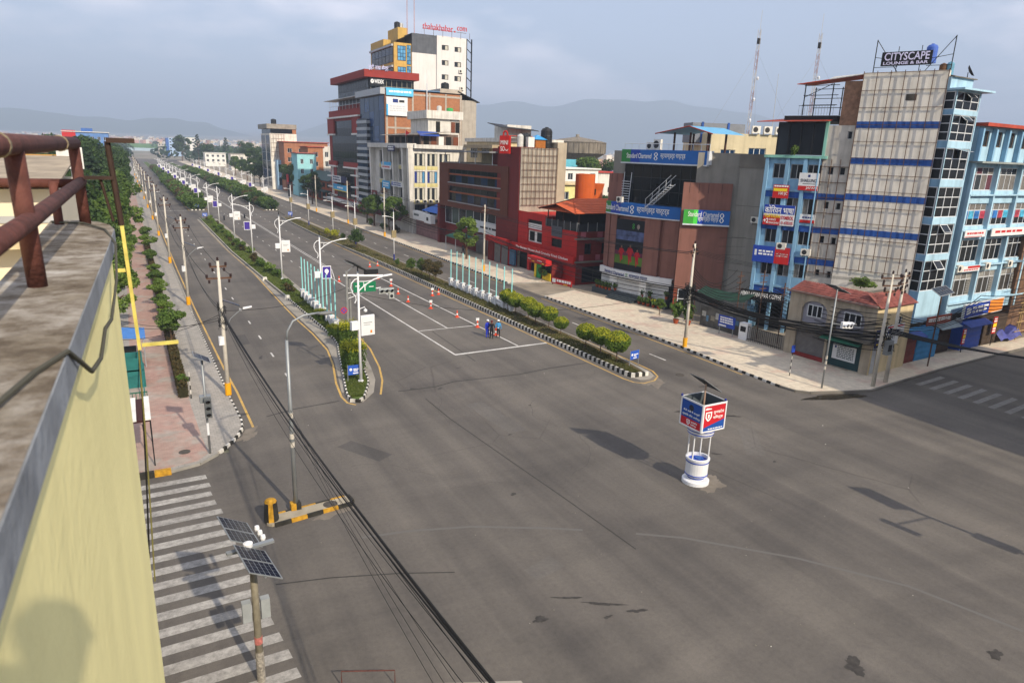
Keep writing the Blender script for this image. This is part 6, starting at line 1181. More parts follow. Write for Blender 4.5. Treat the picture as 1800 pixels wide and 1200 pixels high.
simple_house('cyan_house', 'small cyan house with balcony beside the concrete high-rise', F(50.6, 240, 0), 6.2, 9, 14.0, mat('cyan_render', '8fc4c9', .85, .08, 1), 3, 2, 4.2, 1.6, 1.0, roof=mat('cyan_roof', '9a5a52', .8))
simple_house('brick_house', 'raw brick and concrete house behind the cyan house', F(56.5, 250, 0), 5.2, 12, 16.1, BRK, 4, 1, 3.2, 1.6, 1.6, roof=SHEET); simple_house('grey_house', 'grey rendered house with dark windows beside the red glass tower', F(61.7, 250, 0), 5, 12, 16.4, OFFW, 4, 2, 3.2, 1.8, 1.2)
simple_house('long_roofed_house', 'wide house with dull red roof behind the brick house', F(52, 268, 0), 16, 10, 17.6, mat('brownish', '9b6a4e', .9, .2, 1), 4, 4, 4.2, 1.6, 1.6, roof=SHEET)
rr = root('orange_restaurant', 'low orange and teal restaurant beside the red glass tower', 'building', (57, 225, .1)); OF = F(53.5, 243, -90)
MB().box(53.5, 62, 208, 243, 0, 6.5).build('wall', mat('rest_orange', '9c4f28', .85, .2, 1), rr); MB().hexa([(52.3, 207, 6.4), (52.3, 244, 6.4), (57, 244, 8.6), (57, 207, 8.6)], [(52.3, 207, 6.55), (52.3, 244, 6.55), (57, 244, 8.75), (57, 207, 8.75)]).build('teal_roof', mat('teal_sheet', '27423f', .7, .15, 1), rr); MB().box(51.2, 54, 207, 243.5, 3.3, 3.6).build('teal_awning', mat('teal_sheet', '27423f'), rr)
for k in range(6): MB().fb(OF, 1.5+5.5*k, 5.5+5.5*k, .6, 3.0, .0, .03).build('opening', DARK, rr); MB().fb(OF, 2+5.5*k, 5+5.5*k, 4.4, 5.7, .0, .03).build('opening', DARK, rr)
bk2 = root('street_billboard', 'red banner arch and tall red sign by the far pavement', 'sign', (47, 222, .1)); MB().box(46.8, 47.2, 236, 238.6, .13, 7.4).build('post', BLACK, bk2); MB().box(46.5, 46.8, 236.2, 238.4, 4.2, 7.2).build('panel', SIGN_R, bk2)
simple_house('white_villa', 'white flat-roofed villa far along the avenue', F(52, 555, 0), 14, 12, 9.5, WHITE, 2, 4, 3.5, 1.6, 1.6, roof=WHITE); simple_house('white_villa', 'taller white villa with grey roof terrace far along the avenue', F(60, 480, 0), 13, 12, 10.2, OFFW, 2, 3, 3.5, 1.7, 1.6, roof=CONC)
simple_house('blue_office', 'blue and white office block far down the avenue', F(47.5, 900, 0), 14, 20, 21.0, mat('far_blue', '9fb9d8', .8, .08, .2), 6, 4, 2.5, 1.6, 2.0, left_cols=0, roof=WHITE)
MB().box(44.5, 47.5, 900, 915, 0, 20.5).build('blue_flank', mat('far_navy', '3a5f9e', .8), bpy.data.objects['blue_office'])
simple_house('grey_tenement', 'narrow grey tenement left of the blue far office', F(37.5, 930, 0), 6.5, 20, 14, STAINW2, 4, 2, 2.5, 1.6, 1.6); simple_house('white_office', 'white office with teal balconies right of the blue far office', F(64, 880, 0), 10, 15, 22, WHITE, 6, 2, 2.5, 1.7, 2.4, roof=mat('teal_far', '4f8a86', .8))
simple_house('pink_house', 'pale pink house among trees past the concrete high-rise', F(70, 420, 0), 12, 10, 11, mat('pale_pink', 'c9aca0', .85), 3, 3, 2.6, 1.5, 1.5)
# behind the restaurant: water tower, white house, orange round tower
wt = root('water_tower', 'large round concrete water tower behind the tree', 'water tower', (134.3, 199, 0)); MB().lathe(134.3, 199, [(5, 0), (4.6, 13), (5.5, 14.6), (9.6, 17.0), (9.6, 20.3), (9.8, 20.4), (9.8, 20.6), (6, 21.4), (1, 22.2), (.5, 22.3)], 32).build('tank_body', mat('tank_concrete', '7d7568', .95, .2, .5, streak=.5), wt); MB().lathe(134.3, 199, [(.6, 22), (.6, 23), (.3, 23.1)], 10).build('vent_cap', CONC, wt)
for k in range(36): a = 2*math.pi*k/36; MB().box(-.12, .12, -.1, .1, 17.0, 20.3).build('rib', mat('tank_concrete', '7d7568'), wt, loc=None).matrix_basis = Matrix.Translation((134.3+9.62*math.cos(a), 199+9.62*math.sin(a), 0)) @ Matrix.Rotation(a, 4, 'Z')
simple_house('white_house', 'white flat-roofed house behind the orange round tower', F(88.2, 135, 0), 9.3, 11, 13.2, WHITE, 4, 3, 1.2, 1.5, 1.4, roof=WHITE); bpy.data.objects['white_house'].location = bpy.data.objects['white_house'].location
simple_house('red_roof_house', 'small house with bright red roof beside the white house', F(98.3, 140, 0), 8, 8, 12.4, OFFW, 4, 3, 1.2, 1.4, 1.4, roof=mat('bright_roof', 'b0392f', .7)); simple_house('cyan_hut', 'small bright cyan hut under the water tower', F(118.5, 182, 0), 6, 6, 15.0, mat('cyan_bright', '5fb0c4', .8), 4, 2, 1.5, 1.3, 1.2)
ot = root('orange_round_tower', 'orange round tower with slit windows behind the restaurant', 'tower', (61.2, 88, .1)); ORG = mat('orange_render', 'b5561f', .85, .1, .8, streak=.1)
MB().lathe(61.25, 88, [(1.5, 0), (1.5, 13.6), (1.3, 13.6), (1.3, 13.2)], 24).build('shaft', ORG, ot, smooth=False); MB().lathe(63.2, 88.6, [(1.5, 0), (1.5, 11.2), (1.75, 12.2), (1.5, 12.2)], 20).build('lower_shaft', ORG, ot)
for z in (11.0, 9.0): MB().box(62.4, 62.62, 87.0, 87.12, z-.45, z+.45).build('slit_window', DARK, ot)
simple_house('yellow_house', 'pale yellow house glimpsed beside the grey party wall', F(66.8, 104, 0), 9, 8, 11.2, mat('pale_yellow', 'd6cf8d', .85), 3, 3, 2.2, 1.4, 1.4, roof=CREAM)
# lattice radio masts behind the tower
for i, (x, y, z0, z1, lab) in enumerate(((84.1, 78.3, 18, 35.0, 'tall red and white lattice mast left of the pavilion roof'), (89.3, 71.7, 18, 34.2, 'red and white lattice mast just above the pavilion roof'))):
    r = root('radio_mast', lab, 'mast', (x, y, z0)); ms = MB(); n = int((z1-z0)/.9); R_ = mat('mast_red', '9d7a74', .7, .15, 3); W_ = mat('mast_white', 'b9b4ae', .7, .15, 3)
    for sgn in range(n):
        za, zb = z0+(z1-z0)*sgn/n, z0+(z1-z0)*(sgn+1)/n; q = .24; m_ = (sgn//3) % 2
        c = [(x+q*math.cos(a), y+q*math.sin(a)) for a in (.5, 2.6, 4.7)]
        for k in range(3): ms.tube([(*c[k], za), (*c[k], zb)], .035, 4, m_, False); ms.tube([(*c[k], za), (*c[(k+1) % 3], zb)], .022, 3, m_, False)
    ms.tube([(x, y, z1), (x, y, z1+2.6)], .03, 4, 1); ms.build('lattice', [R_, W_], r)
    MB().box(x-.25, x+.25, y-.1, y+.1, z1-2.0, z1-1.2).build('antenna_box', BLACK, r)
    for k in range(3): MB().lathe(x+.3*(k-1), y-.35, [(.15, z0+4+3*k), (.2, z0+4.3+3*k), (.05, z0+4.5+3*k)], 8).build('antenna_dish', FRAME_W, r)
    gw = MB()
    for (dx, dy) in ((-7, 3), (6, 4), (2, -8)): gw.tube([(x, y, z1-3), (x+dx, y+dy, z0)], .012, 3)
    gw.build('guy_wire', ALU, r)
tag(MB().tube([(86.3, 75.7, 18), (86.25, 75.75, 28.8)], [.05, .03], 5).build('whip_antenna', ALU), 'thin whip antenna between the two lattice masts', 'antenna')

# ---------------------------------------------------------------- left side: neighbours beyond the parapet
nb = root('cream_neighbour', 'cream walled neighbour building with tin roof behind the rusty railing', 'building', (-10, 20, 0)); NF = F(-14, 16, 0)
mb = MB(); mb.fb(NF, 0, 12.85, 0, 15.35, -5.5, 0); mb.build('wall', mat('cream_wall', 'd8cdb4', .85, .06, .6), nb); MB().fb(NF, 0, 12.83, 14.72, 14.85, .01, .03).build('grey_stripe', mat('stripe_grey', 'a9abab', .8), nb); MB().hexa([NF.p(0, .5, 15.4), NF.p(12.9, .5, 15.45), NF.p(12.9, -6, 15.8), NF.p(0, -6, 15.8)], [NF.p(0, .5, 15.45), NF.p(12.9, .5, 15.5), NF.p(12.9, -6, 15.85), NF.p(0, -6, 15.85)]).build('tin_roof', mat('rusty_tin', '9a8d78', .7, .35, 2), nb); MB().fb(NF, 0, 13.1, 14.3, 14.42, -.2, .6).build('ledge', CREAM, nb)
n2 = root('white_terrace_house', 'white roof terrace just below the foreground parapet', 'building', (-6, 11, 0)); MB().box(-12, -1.75, 7.2, 15.6, 0, 13.0).build('wall', mat('cream_wall', 'd8cdb4'), n2)
bbd = root('billboard_back', 'white billboard seen from behind among the left trees', 'billboard', (-3.4, 60, 0)); MB().box(-4.15, -2.55, 59.9, 60.1, 14.2, 15.7).build('panel', WHITE, bbd); MB().tube([(-3.3, 60.2, 0), (-3.3, 60.2, 14.3)], .12, 8).build('post', ALU, bbd)
simple_house('blue_school', 'long blue and white building with red end above the left trees', F(-20.5, 340, 0), 16, 12, 19.0, mat('school_blue', '5f83b8', .8, .2, .5), 5, 7, 3, 1.5, 1.2, roof=WHITE); bs2 = bpy.data.objects['blue_school']; MB().box(-20.7, -16, 339.7, 339.95, 16, 19.6).build('red_end', SIGN_R, bs2); MB().box(-14, -10, 342, 346, 19.2, 20.6).build('roof_room', mat('far_navy', '3a5f9e'), bs2)
simple_house('brick_school', 'long red brick building with white windows below the left trees', F(-16, 120, 0), 9.8, 9, 12.4, mat('brick_far', '7d4538', .9, .2, 1), 4, 6, 2.0, 1.0, 1.0, roof=mat('brown_roof', '6f4a3a', .8)); simple_house('orange_school', 'flat orange roofed building behind the red brick one', F(-30, 150, 0), 19, 10, 13.0, mat('ochre', '8d6c44', .9, .3, .6), 4, 6, 2.2, 1.2, 1.2, roof=mat('ochre_roof', 'b98525', .8))
simple_house('dark_roof_house', 'low dark roofed house far behind the railing', F(-40, 190, 0), 26, 12, 13.5, mat('dull_brown', '6d5a4c', .9, .3, .6), 4, 6, 2.2, 1.2, 1.2, roof=mat('dark_tin', '4f4a47', .8))
# roadside stall and gate below the wall
st = root('teal_stall', 'teal painted street stall with green railing beside the footpath', 'stall', (-.9, 51, .13)); TEAL = mat('teal_paint', '1f6360', .65, .2, 2)
stv = MB(); stv.box(-1.7, -.2, 50.5, 52.2, 1.3, 1.4); stv.box(-1.7, -.25, 50.5, 50.56, .13, 2.2); stv.box(-1.7, -.25, 52.1, 52.2, .13, 2.2); stv.box(-1.75, -1.68, 50.5, 52.2, .13, 2.2); stv.build('body', TEAL, st); MB().box(-.25, -.18, 50.5, 52.2, .13, 1.3).build('counter', TEAL, st)
gr = MB()
for k in range(8): gr.box(-1.6+.2*k, -1.56+.2*k, 45.6, 45.64, .13, 1.4)
for z in (.4, .9, 1.35): gr.box(-1.7, -.15, 45.58, 45.66, z, z+.06)
gr.build('railing', mat('green_rail', '1d5a45', .6), st); MB().tube([(-.3, 46, .13), (-.35, 51, 3.2)], .04, 6).build('brace', TEAL, st)
aw = root('blue_awning_stall', 'bright blue tin awning over a stall on the left footpath', 'awning', (-.6, 57, .13)); MB().hexa([(-1.9, 55.2, 2.5), (.1, 55.2, 2.3), (.1, 58.6, 2.3), (-1.9, 58.6, 2.5)], [(-1.9, 55.2, 2.55), (.1, 55.2, 2.35), (.1, 58.6, 2.35), (-1.9, 58.6, 2.55)]).build('sheet', mat('awning_blue', '3d74b5', .6, .15, 2), aw)
for (x, y) in ((-.05, 55.3), (-.05, 58.5), (-1.8, 55.3)): MB().tube([(x, y, .13), (x, y, 2.4)], .04, 6).build('post', ALU, aw)
MB().box(-1.8, -.6, 55.6, 58.2, .13, 1.1).build('counter', DARK, aw)
kb = root('white_ticket_booth', 'white boarded booth with maroon mesh front by the footpath corner', 'kiosk', (-.7, 38.3, .13))
MB().box(-1.9, -.15, 37.0, 40.4, 2.6, 2.72).build('roof_panel', mat('booth_maroon', '3a1c1c', .8, .3, 10), kb)
for (x0, x1) in ((-1.25, -.75), (-.4, -.1)): MB().box(x0, x1, 36.9, 40.5, 2.72, 2.8).build('white_board', WHITE, kb)
for (x, y) in ((-.15, 37.05), (-.15, 40.3), (-1.85, 37.05)): MB().tube([(x, y, .13), (x, y, 2.65)], .03, 6).build('post', BLACK, kb)
MB().box(-.52, -.42, 36.87, 36.9, 2.2, 2.55).build('plate', BLACK, kb)

# ---------------------------------------------------------------- street furniture
PCON = mat('pole_concrete', 'c2bdb0', .9, .15, 2, streak=.2); PYEL = mat('pole_yellow', 'd99a12', .7, .1, 3); INSUL = mat('insulator', '2c1a16', .5); GALV = mat('galvanised', '8f9496', .5, .12, 2, metal=.5); PWHITE = mat('pole_white', 'd8dadb', .5, .06, 2); PVC = glass('solar_cell', '10182c', .15, .5); NAVY = mat('pole_navy', '22307c', .6)
HAIR = mat('cable_black', '141414', .7)
def moved(proto, loc, rot=0., label=None, group=None):
    o = copy_tree(proto); o.location = loc; o.rotation_euler = (0, 0, rot)
    if label: o['label'] = label
    if group: o['group'] = group
    return o
def drop(proto):
    for c in list(proto.children):
        for d in list(c.children): bpy.data.objects.remove(d)
        bpy.data.objects.remove(c)
    bpy.data.objects.remove(proto)
def util_pole(h=9.0, arms=((.35, .5), (1.1, .75)), lamp=True, yellow=True):
    r = root('utility_pole', 'x', 'utility pole')
    MB().tube([(0, 0, 0), (0, 0, h)], [.155, .085], 10).build('pole', PCON, r, smooth=True)
    if yellow: MB().tube([(0, 0, .02), (0, 0, .85)], .2, 12).build('yellow_base', PYEL, r)
    for i, (dz, w) in enumerate(arms):
        a = MB().box(-w, w, -.05, .05, h-dz-.06, h-dz+.04).build('crossarm', STEEL_R, r)
        for s in (-1, 1):
            MB().lathe(s*(w-.04), 0, [(.05, h-dz+.04), (.1, h-dz+.1), (.06, h-dz+.16), (.1, h-dz+.2), (.04, h-dz+.26)], 8).build('insulator', INSUL, a)
            MB().lathe(s*(w-.16), -.1, [(.04, h-dz-.3), (.09, h-dz-.25), (.05, h-dz-.2), (.09, h-dz-.14), (.04, h-dz-.08)], 8).build('insulator', INSUL, a)
    MB().lathe(0, 0, [(.05, h), (.09, h+.06), (.05, h+.12), (.08, h+.18), (.03, h+.25)], 8).build('insulator', INSUL, r)
    if lamp:
        l = MB().tube([(.08, 0, 4.4), (.5, 0, 5.2), (1.15, 0, 5.75), (1.5, 0, 5.85)], .03, 6).build('lamp_arm', GALV, r); MB().hexa([(1.3, -.09, 5.78), (1.85, -.07, 5.86), (1.85, .07, 5.86), (1.3, .09, 5.78)], [(1.3, -.08, 5.88), (1.85, -.06, 5.94), (1.85, .06, 5.94), (1.3, .08, 5.88)]).build('lamp_head', PWHITE, l)
        MB().box(-.32, .0, -.16, .16, 3.5, 4.05).build('control_box', PWHITE, r)
        MB().hexa([(.1, -.2, 6.45), (1.1, -.2, 6.0), (1.1, .3, 6.0), (.1, .3, 6.45)], [(.1, -.2, 6.49), (1.1, -.2, 6.04), (1.1, .3, 6.04), (.1, .3, 6.49)]).build('solar_panel', PVC, r)
    return r
up = util_pole()
PL = [(4.58, 46.64), (4.41, 76.4), (4.25, 105), (4.2, 137.3), (4.25, 166.7), (4.2, 197), (4.15, 227), (4.1, 260), (4.1, 290), (4.1, 320), (4.1, 352), (4.1, 385)]
ordn = ['nearest', 'second', 'third', 'fourth', 'fifth', 'sixth', 'seventh', 'eighth', 'ninth', 'tenth', 'eleventh', 'twelfth', 'thirteenth', 'fourteenth', 'fifteenth', 'sixteenth', 'seventeenth', 'eighteenth', 'nineteenth', 'twentieth']
for i, (x, y) in enumerate(PL): moved(up, (x, y, .13), 0, f'concrete utility pole with yellow base on the left kerb, {ordn[i]} from the viewer', 'utility poles along the left kerb')
up2 = util_pole(9.2, ((.3, .45), (.75, .85)), False)
PR = [((42.22, 43.73), 'by the black and white kerb before the bank'), ((43.0, 85.5), 'beside the red restaurant'), ((42.4, 126.7), 'before the white block'), ((42.2, 151), 'before the red glass tower'), ((42.4, 181), 'by the orange restaurant')]
for (x, y), w in PR: moved(up2, (x, y, .13), .5, f'leaning concrete pole with tangled wires {w}' if y < 50 else f'concrete pole with yellow base {w}', 'utility poles along the right pavement')
up3 = util_pole(8.6, ((.3, .9), (.85, .7), (1.3, .5)), False, False)
c1_ = moved(up3, (48.1, 29.55, .13), -.3, 'left of two poles with steel crossarms on the street corner'); c2_ = moved(up3, (49.95, 29.75, .13), .25, 'right of two poles with steel crossarms on the street corner')
drop(up); drop(up2); drop(up3)
# thin rusty posts in front of the coffee sign
for i, (x, y, h) in enumerate(((50.3, 45.6, 6.2), (50.8, 43.3, 6.6), (51.2, 41.2, 5.8))):
    r = root('rusty_post', ['leftmost', 'middle', 'rightmost'][i]+' of three rusty cable posts before the coffee sign', 'post', (x, y, .1)); MB().tube([(x, y, .1), (x, y, h)], .05, 6).build('pole', STEEL_R, r)
    for k in range(3): MB().box(x-.45, x+.45, y-.04, y+.04, h-.5-.6*k, h-.44-.6*k).build('crossarm', STEEL_R, r)
tf = root('transformer_box', 'white electric meter boxes hung on the corner poles', 'electric box', (49.0, 29.4, 3)); MB().box(48.55, 49.2, 29.2, 29.55, 2.6, 3.7).build('cabinet', GALV, tf); MB().box(48.62, 49.0, 29.17, 29.21, 2.9, 3.4).build('door_plate', BLACK, tf); MB().box(49.3, 49.75, 29.3, 29.6, 3.4, 4.3).build('cabinet', PWHITE, tf)

# ornate white solar street lamps
def ornate_lamp(panel='purple', fl=1):
    r = root('street_lamp', 'x', 'street lamp'); MB().tube([(0, 0, 0), (0, 0, 4), (0, 0, 8.0)], [.1, .085, .065], 10).build('pole', PWHITE, r, smooth=True); MB().tube([(0, 0, 0), (0, 0, .12)], .2, 10).build('base_plate', PWHITE, r)
    arm = MB().tube([(0, 0, 6.6), (.5, 0, 7.0), (1.2, 0, 7.35), (2.1, 0, 7.55)], .045, 6).tube([(0, 0, 7.3), (.6, 0, 7.25), (1.0, 0, 7.28)], .03, 5).tube([(.4, 0, 6.95), (.42, 0, 7.25)], .025, 5).build('arm', PWHITE, r)
    MB().hexa([(1.95, -.1, 7.5), (2.6, -.08, 7.56), (2.6, .08, 7.56), (1.95, .1, 7.5)], [(1.95, -.09, 7.6), (2.6, -.07, 7.64), (2.6, .07, 7.64), (1.95, .09, 7.6)]).build('lamp_head', PWHITE, arm)
    MB().tube([(0, 0, 7.5), (-.25, 0, 7.45), (-.5, 0, 7.2), (-.55, 0, 6.9), (-.42, 0, 6.5), (-.2, 0, 6.25), (-.18, 0, 6.0), (-.28, 0, 5.8)], .04, 6).build('scroll_bracket', PWHITE, r)
    MB().tube([(0, 0, 8.0), (0, 0, 8.34)], .04, 6).build('panel_post', BLACK, r)
    q = lambda x, y, e: (x, y, 8.35-fl*.6*x+e); p = MB().hexa([q(-.6, -.75, 0), q(.6, -.75, 0), q(.6, .75, 0), q(-.6, .75, 0)], [q(-.6, -.75, .04), q(.6, -.75, .04), q(.6, .75, .04), q(-.6, .75, .04)]).build('solar_panel', mat('panel_back', '2a2c2f', .6), r); MB().quad(q(-.56, -.7, .046), q(.56, -.7, .046), q(.56, .7, .046), q(-.56, .7, .046)).build('cell_face', PVC, p)
    MB().box(-.62, -.1, -.16, .16, 3.9, 4.5).build('battery_box', PWHITE, r)
    if panel == 'purple':
        b = MB().box(.12, 1.0, -.07, .07, 3.75, 5.0).build('advert_box', PWHITE, r); MB().box(.18, .94, -.078, .078, 3.82, 4.93).build('advert_face', mat('advert_purple', '3b2a86', .5), b)
        em = MB(); em.quad(*[(.56+.2*math.cos(a*.524), -.082, 4.5+.22*math.sin(a*.524)) for a in range(12)]).quad((.5, -.082, 4.15), (.62, -.082, 4.15), (.62, -.082, 4.3), (.5, -.082, 4.3)); em.build('advert_emblem', TXT_W, b)
    elif panel == 'white':
        b = MB().box(.12, 1.15, -.07, .07, 3.4, 4.85).build('advert_box', PWHITE, r); MB().box(.2, 1.07, -.078, .078, 3.48, 4.77).build('advert_face', SIGN_W, b); MB().box(.8, .95, -.082, .082, 3.55, 3.75).build('advert_mark', SIGN_O, b)
        wl_ = MB(); wl_.box(.3, .95, -.081, .081, 4.3, 4.34).box(.3, .8, -.081, .081, 4.15, 4.18); wl_.build('advert_print', mat('print_grey', '5d6464'), b)
    return r
la, lb, la2, lb2 = ornate_lamp('purple'), ornate_lamp('white'), ornate_lamp('purple', -1), ornate_lamp('white', -1)
LL = [(15.75, 66.6), (16.0, 88.0), (15.9, 110.2), (15.8, 129), (15.9, 152), (15.6, 169)]
for i, (x, y) in enumerate(LL): moved((la if i == 0 else la2) if i % 2 == 0 else lb, (x, y, .12), 0 if i % 2 else math.pi if i else .0, f'white solar street lamp with {"purple" if i % 2 == 0 else "white"} advert box on the left median, {ordn[i+1]} from the tip', 'solar lamps on the left median')
for i in range(12): moved((la2, lb)[i % 2], (16.0, 196+20*i, .14), 0 if i % 2 else math.pi, f'white solar street lamp beyond the median gap, {ordn[i]} along the left bushes', 'far solar lamps on the left median')
for i in range(12): moved((lb, la2)[i % 2], (33.6, 205+20*i, .14), math.pi if i % 2 else 0, f'white solar street lamp beyond the gap, {ordn[i]} along the right bushes', 'far solar lamps on the right median')
tipl = moved(lb, (13.36, 45.83, .12), .15, 'white solar street lamp with camera at the tip of the left median')
# camera dome on the tip lamp
MB().tube([(.05, 0, 5.35), (.45, 0, 5.45), (.5, 0, 5.3)], .03, 6).lathe(.5, 0, [(.02, 5.08), (.12, 5.12), (.13, 5.25), (.05, 5.3)], 10).build('camera_dome', PWHITE).parent = tipl
drop(la); drop(lb); drop(la2); drop(lb2)
def plain_lamp():
    r = root('street_lamp', 'x', 'street lamp'); MB().tube([(0, 0, 0), (0, 0, 7.6)], [.085, .06], 8).build('pole', PWHITE, r, smooth=True); MB().tube([(0, 0, 0), (0, 0, .95)], .11, 10).build('navy_base', NAVY, r)
    MB().tube([(0, 0, 6.3), (-.5, 0, 6.5), (-1.2, 0, 6.6)], .035, 6).build('arm', PWHITE, r); MB().box(-1.75, -1.1, -.1, .1, 6.56, 6.66).build('lamp_head', PWHITE, r)
    MB().hexa([(-.5, -.6, 7.9), (.95, -.6, 7.2), (.95, .6, 7.2), (-.5, .6, 7.9)], [(-.5, -.6, 7.95), (.95, -.6, 7.25), (.95, .6, 7.25), (-.5, .6, 7.95)]).build('solar_panel', PVC, r); MB().box(-.35, .35, -.14, .14, 3.4, 4.5).build('board', mat('board_ochre', '8a7d5c', .8), r)
    return r
pl_ = plain_lamp()
for i, (x, y) in enumerate(((34.3, 98.3), (33.9, 117.0), (33.4, 130), (33.2, 149), (33.5, 168))): moved(pl_, (x, y, .15), .1*i, f'plain white solar lamp with navy foot on the right median, {ordn[i]} from the flag posts', 'plain lamps on the right median')
drop(pl_)
# grey cobra-head lamp on the near island
gl = root('street_lamp', 'grey cobra-head street lamp standing on the small striped island', 'street lamp', (5.39, 29.65, .12)); MB().tube([(5.39, 29.55, .1), (5.39, 29.55, 4.5), (5.4, 29.55, 8.2)], [.11, .09, .07], 10).build('pole', GALV, gl, smooth=True)
MB().tube([(5.4, 29.55, 8.1), (5.47, 29.58, 8.6), (5.72, 29.62, 9.0), (6.2, 29.68, 9.2), (6.9, 29.75, 9.25)], .045, 8).build('arm', GALV, gl, smooth=True); hd = MB().lathe(0, 0, [(.05, -.42), (.13, -.25), (.17, 0), (.15, .2), (.06, .36)], 10)
hd.v = [(7.2+z, 29.78+y*.9, 9.2+x*.55) for x, y, z in hd.v]; hd.build('lamp_head', mat('lamp_grey', '6c6f70', .5), gl, smooth=True)
for z in (3.2, 3.6, 4.6): MB().tube([(5.39, 29.55, z), (5.39, 29.55, z+.25)], .105, 8).build('paper_wrap', mat('pasted_paper', 'b9b4a8', .9, .3, 8), gl)
MB().box(5.15, 5.38, 29.35, 29.75, .1, .42).build('footing', KY, gl); MB().box(5.38, 5.6, 29.35, 29.75, .1, .42).build('footing', KB, gl)
bl = root('striped_bollard', 'black and yellow striped concrete bollard at the end of the island', 'bollard', (4.2, 29.05, .1)); bo = MB()
n = 9; R0, R1 = .33, .27
for k in range(n):
    a0, a1 = 2*math.pi*k/n, 2*math.pi*(k+1)/n; bo.quad((4.2+R0*math.cos(a0), 29.0+R0*math.sin(a0), .1), (4.2+R0*math.cos(a1), 29.0+R0*math.sin(a1), .1), (4.2+R1*math.cos(a1), 29.0+R1*math.sin(a1), 1.0), (4.2+R1*math.cos(a0), 29.0+R1*math.sin(a0), 1.0), m=0 if k % 3 else 1)
bo.lathe(4.2, 29.0, [(.27, 1.0), (.22, 1.1), (.1, 1.15)], 9, 1); bo.build('bollard_body', [KB, KY], bl)

# near solar signal-control pole
ns = root('solar_signal_pole', 'grey pole with four tilted solar panels over the near zebra crossing', 'solar pole', (2.17, 19.31, 0)); MB().tube([(2.17, 19.31, 0), (2.17, 19.31, 4.66)], [.12, .1], 12).build('pole', mat('pole_stained', '7d7766', .8, .25, 4, streak=.3), ns, smooth=True)
PB = F(2.17, 19.31, -12)
def pv(parent, f, u0, u1, d0, d1, z0, z1, cells=(6, 4)):
    q = lambda u, t, e: f.p(u0+(u1-u0)*u, d1+(d0-d1)*t, z0+(z1-z0)*t+e)
    fr = MB().hexa([q(0, 0, 0), q(1, 0, 0), q(1, 1, 0), q(0, 1, 0)], [q(0, 0, .035), q(1, 0, .035), q(1, 1, .035), q(0, 1, .035)]).build('solar_panel', GALV, parent); MB().quad(q(.03, .03, -.004), q(.97, .03, -.004), q(.97, .97, -.004), q(.03, .97, -.004)).build('back_sheet', mat('panel_back', '2a2c2f'), fr)
    nx, ny = cells
    for i in range(nx):
        for j in range(ny):
            a, b, c, e = .03+.94*i/nx+.006, .03+.94*(i+1)/nx-.006, .04+.92*j/ny+.008, .04+.92*(j+1)/ny-.008
            MB().quad(q(a, c, .038), q(b, c, .038), q(b, e, .038), q(a, e, .038)).build('solar_cell', PVC, fr)
    return fr
PV2 = F(2.1, 19.4, 97)
for (u0, u1) in ((-1.76, -.95), (-.92, -.11), (.16, .97), (1.0, 1.81)): pv(ns, PV2, u0, u1, -.45, .45, 4.48, 5.0, (4, 6))
MB().fb(PV2, -.06, .1, 4.66, 4.74, -.62, .75).build('cross_rail', GALV, ns); MB().lathe(*PV2.p(.02, .0, 0)[:2], [(.13, 4.74), (.14, 4.86), (.05, 4.9)], 12).build('mast_cap', PWHITE, ns); MB().tube([PV2.p(-1.7, 0, 4.68), PV2.p(1.75, 0, 4.68)], .035, 6).build('panel_spine', GALV, ns)
for k in range(3): o_ = PV2.p(1.5-.32*k, .66, 0); MB().lathe(o_[0], o_[1], [(.06, 4.3), (.085, 4.38), (.07, 4.48), (.02, 4.5)], 10).build('signal_hood', PWHITE, ns)
for s in (-1, 1): MB().box(2.17+.27*s-.13, 2.17+.27*s+.13, 19.2, 19.44, 2.3, 2.95).build('control_box', mat('box_grey', '8e9394', .6, .12, 3), ns)
MB().tube([(2.17, 19.31, 1.4), (2.17, 19.31, 1.65)], .122, 12).build('red_sticker', mat('sticker', 'b06a62', .8, .4, 9), ns); MB().tube([(2.17, 19.31, 0.0), (2.17, 19.31, 1.1)], .128, 12).build('torn_posters', mat('torn_paper', '8f8a80', .95, .5, 12), ns)
# solar pole with signal heads on the left pavement corner
def sig_head(parent, x, y, z, n=3, face=-1, m=None):
    b = MB().box(x-.17, x+.17, y-.12, y+.12, z, z+.36*n).build('signal_head', m or mat('signal_grey', '5a5e5f', .6), parent)
    for k in range(n):
        zc = z+.18+.36*k; MB().quad(*[(x+.12*math.cos(a*.628), y+face*.125, zc+.12*math.sin(a*.628)) for a in range(10)]).build('lens', mat('lens_dark', '1d1a18', .2), b)
        v = MB()
        for a in range(5): w0, w1 = math.pi*a/5, math.pi*(a+1)/5; v.quad((x+.14*math.cos(w0), y+face*.12, zc+.14*math.sin(w0)), (x+.14*math.cos(w1), y+face*.12, zc+.14*math.sin(w1)), (x+.14*math.cos(w1), y+face*.32, zc+.14*math.sin(w1)), (x+.14*math.cos(w0), y+face*.32, zc+.14*math.sin(w0)))
        v.build('visor', m or mat('signal_grey', '5a5e5f'), b)
    return b
ss = root('solar_signal_pole', 'slim grey signal pole with one tilted solar panel on the left pavement', 'signal pole', (2.52, 37.48, .13)); MB().tube([(2.52, 37.48, .1), (2.52, 37.48, 5.5)], .06, 8).build('pole', GALV, ss, smooth=True); pv(ss, F(2.52, 37.48, 90), -.52, .52, -.4, .4, 5.3, 5.75, (4, 2))
sig_head(ss, 2.6, 37.2, 2.3); MB().box(2.25, 2.8, 37.4, 37.8, 3.05, 3.4).build('control_box', GALV, ss); MB().tube([(2.52, 37.48, 1.2), (2.52, 37.48, 1.9)], .066, 8).build('white_sticker', PWHITE, ss)
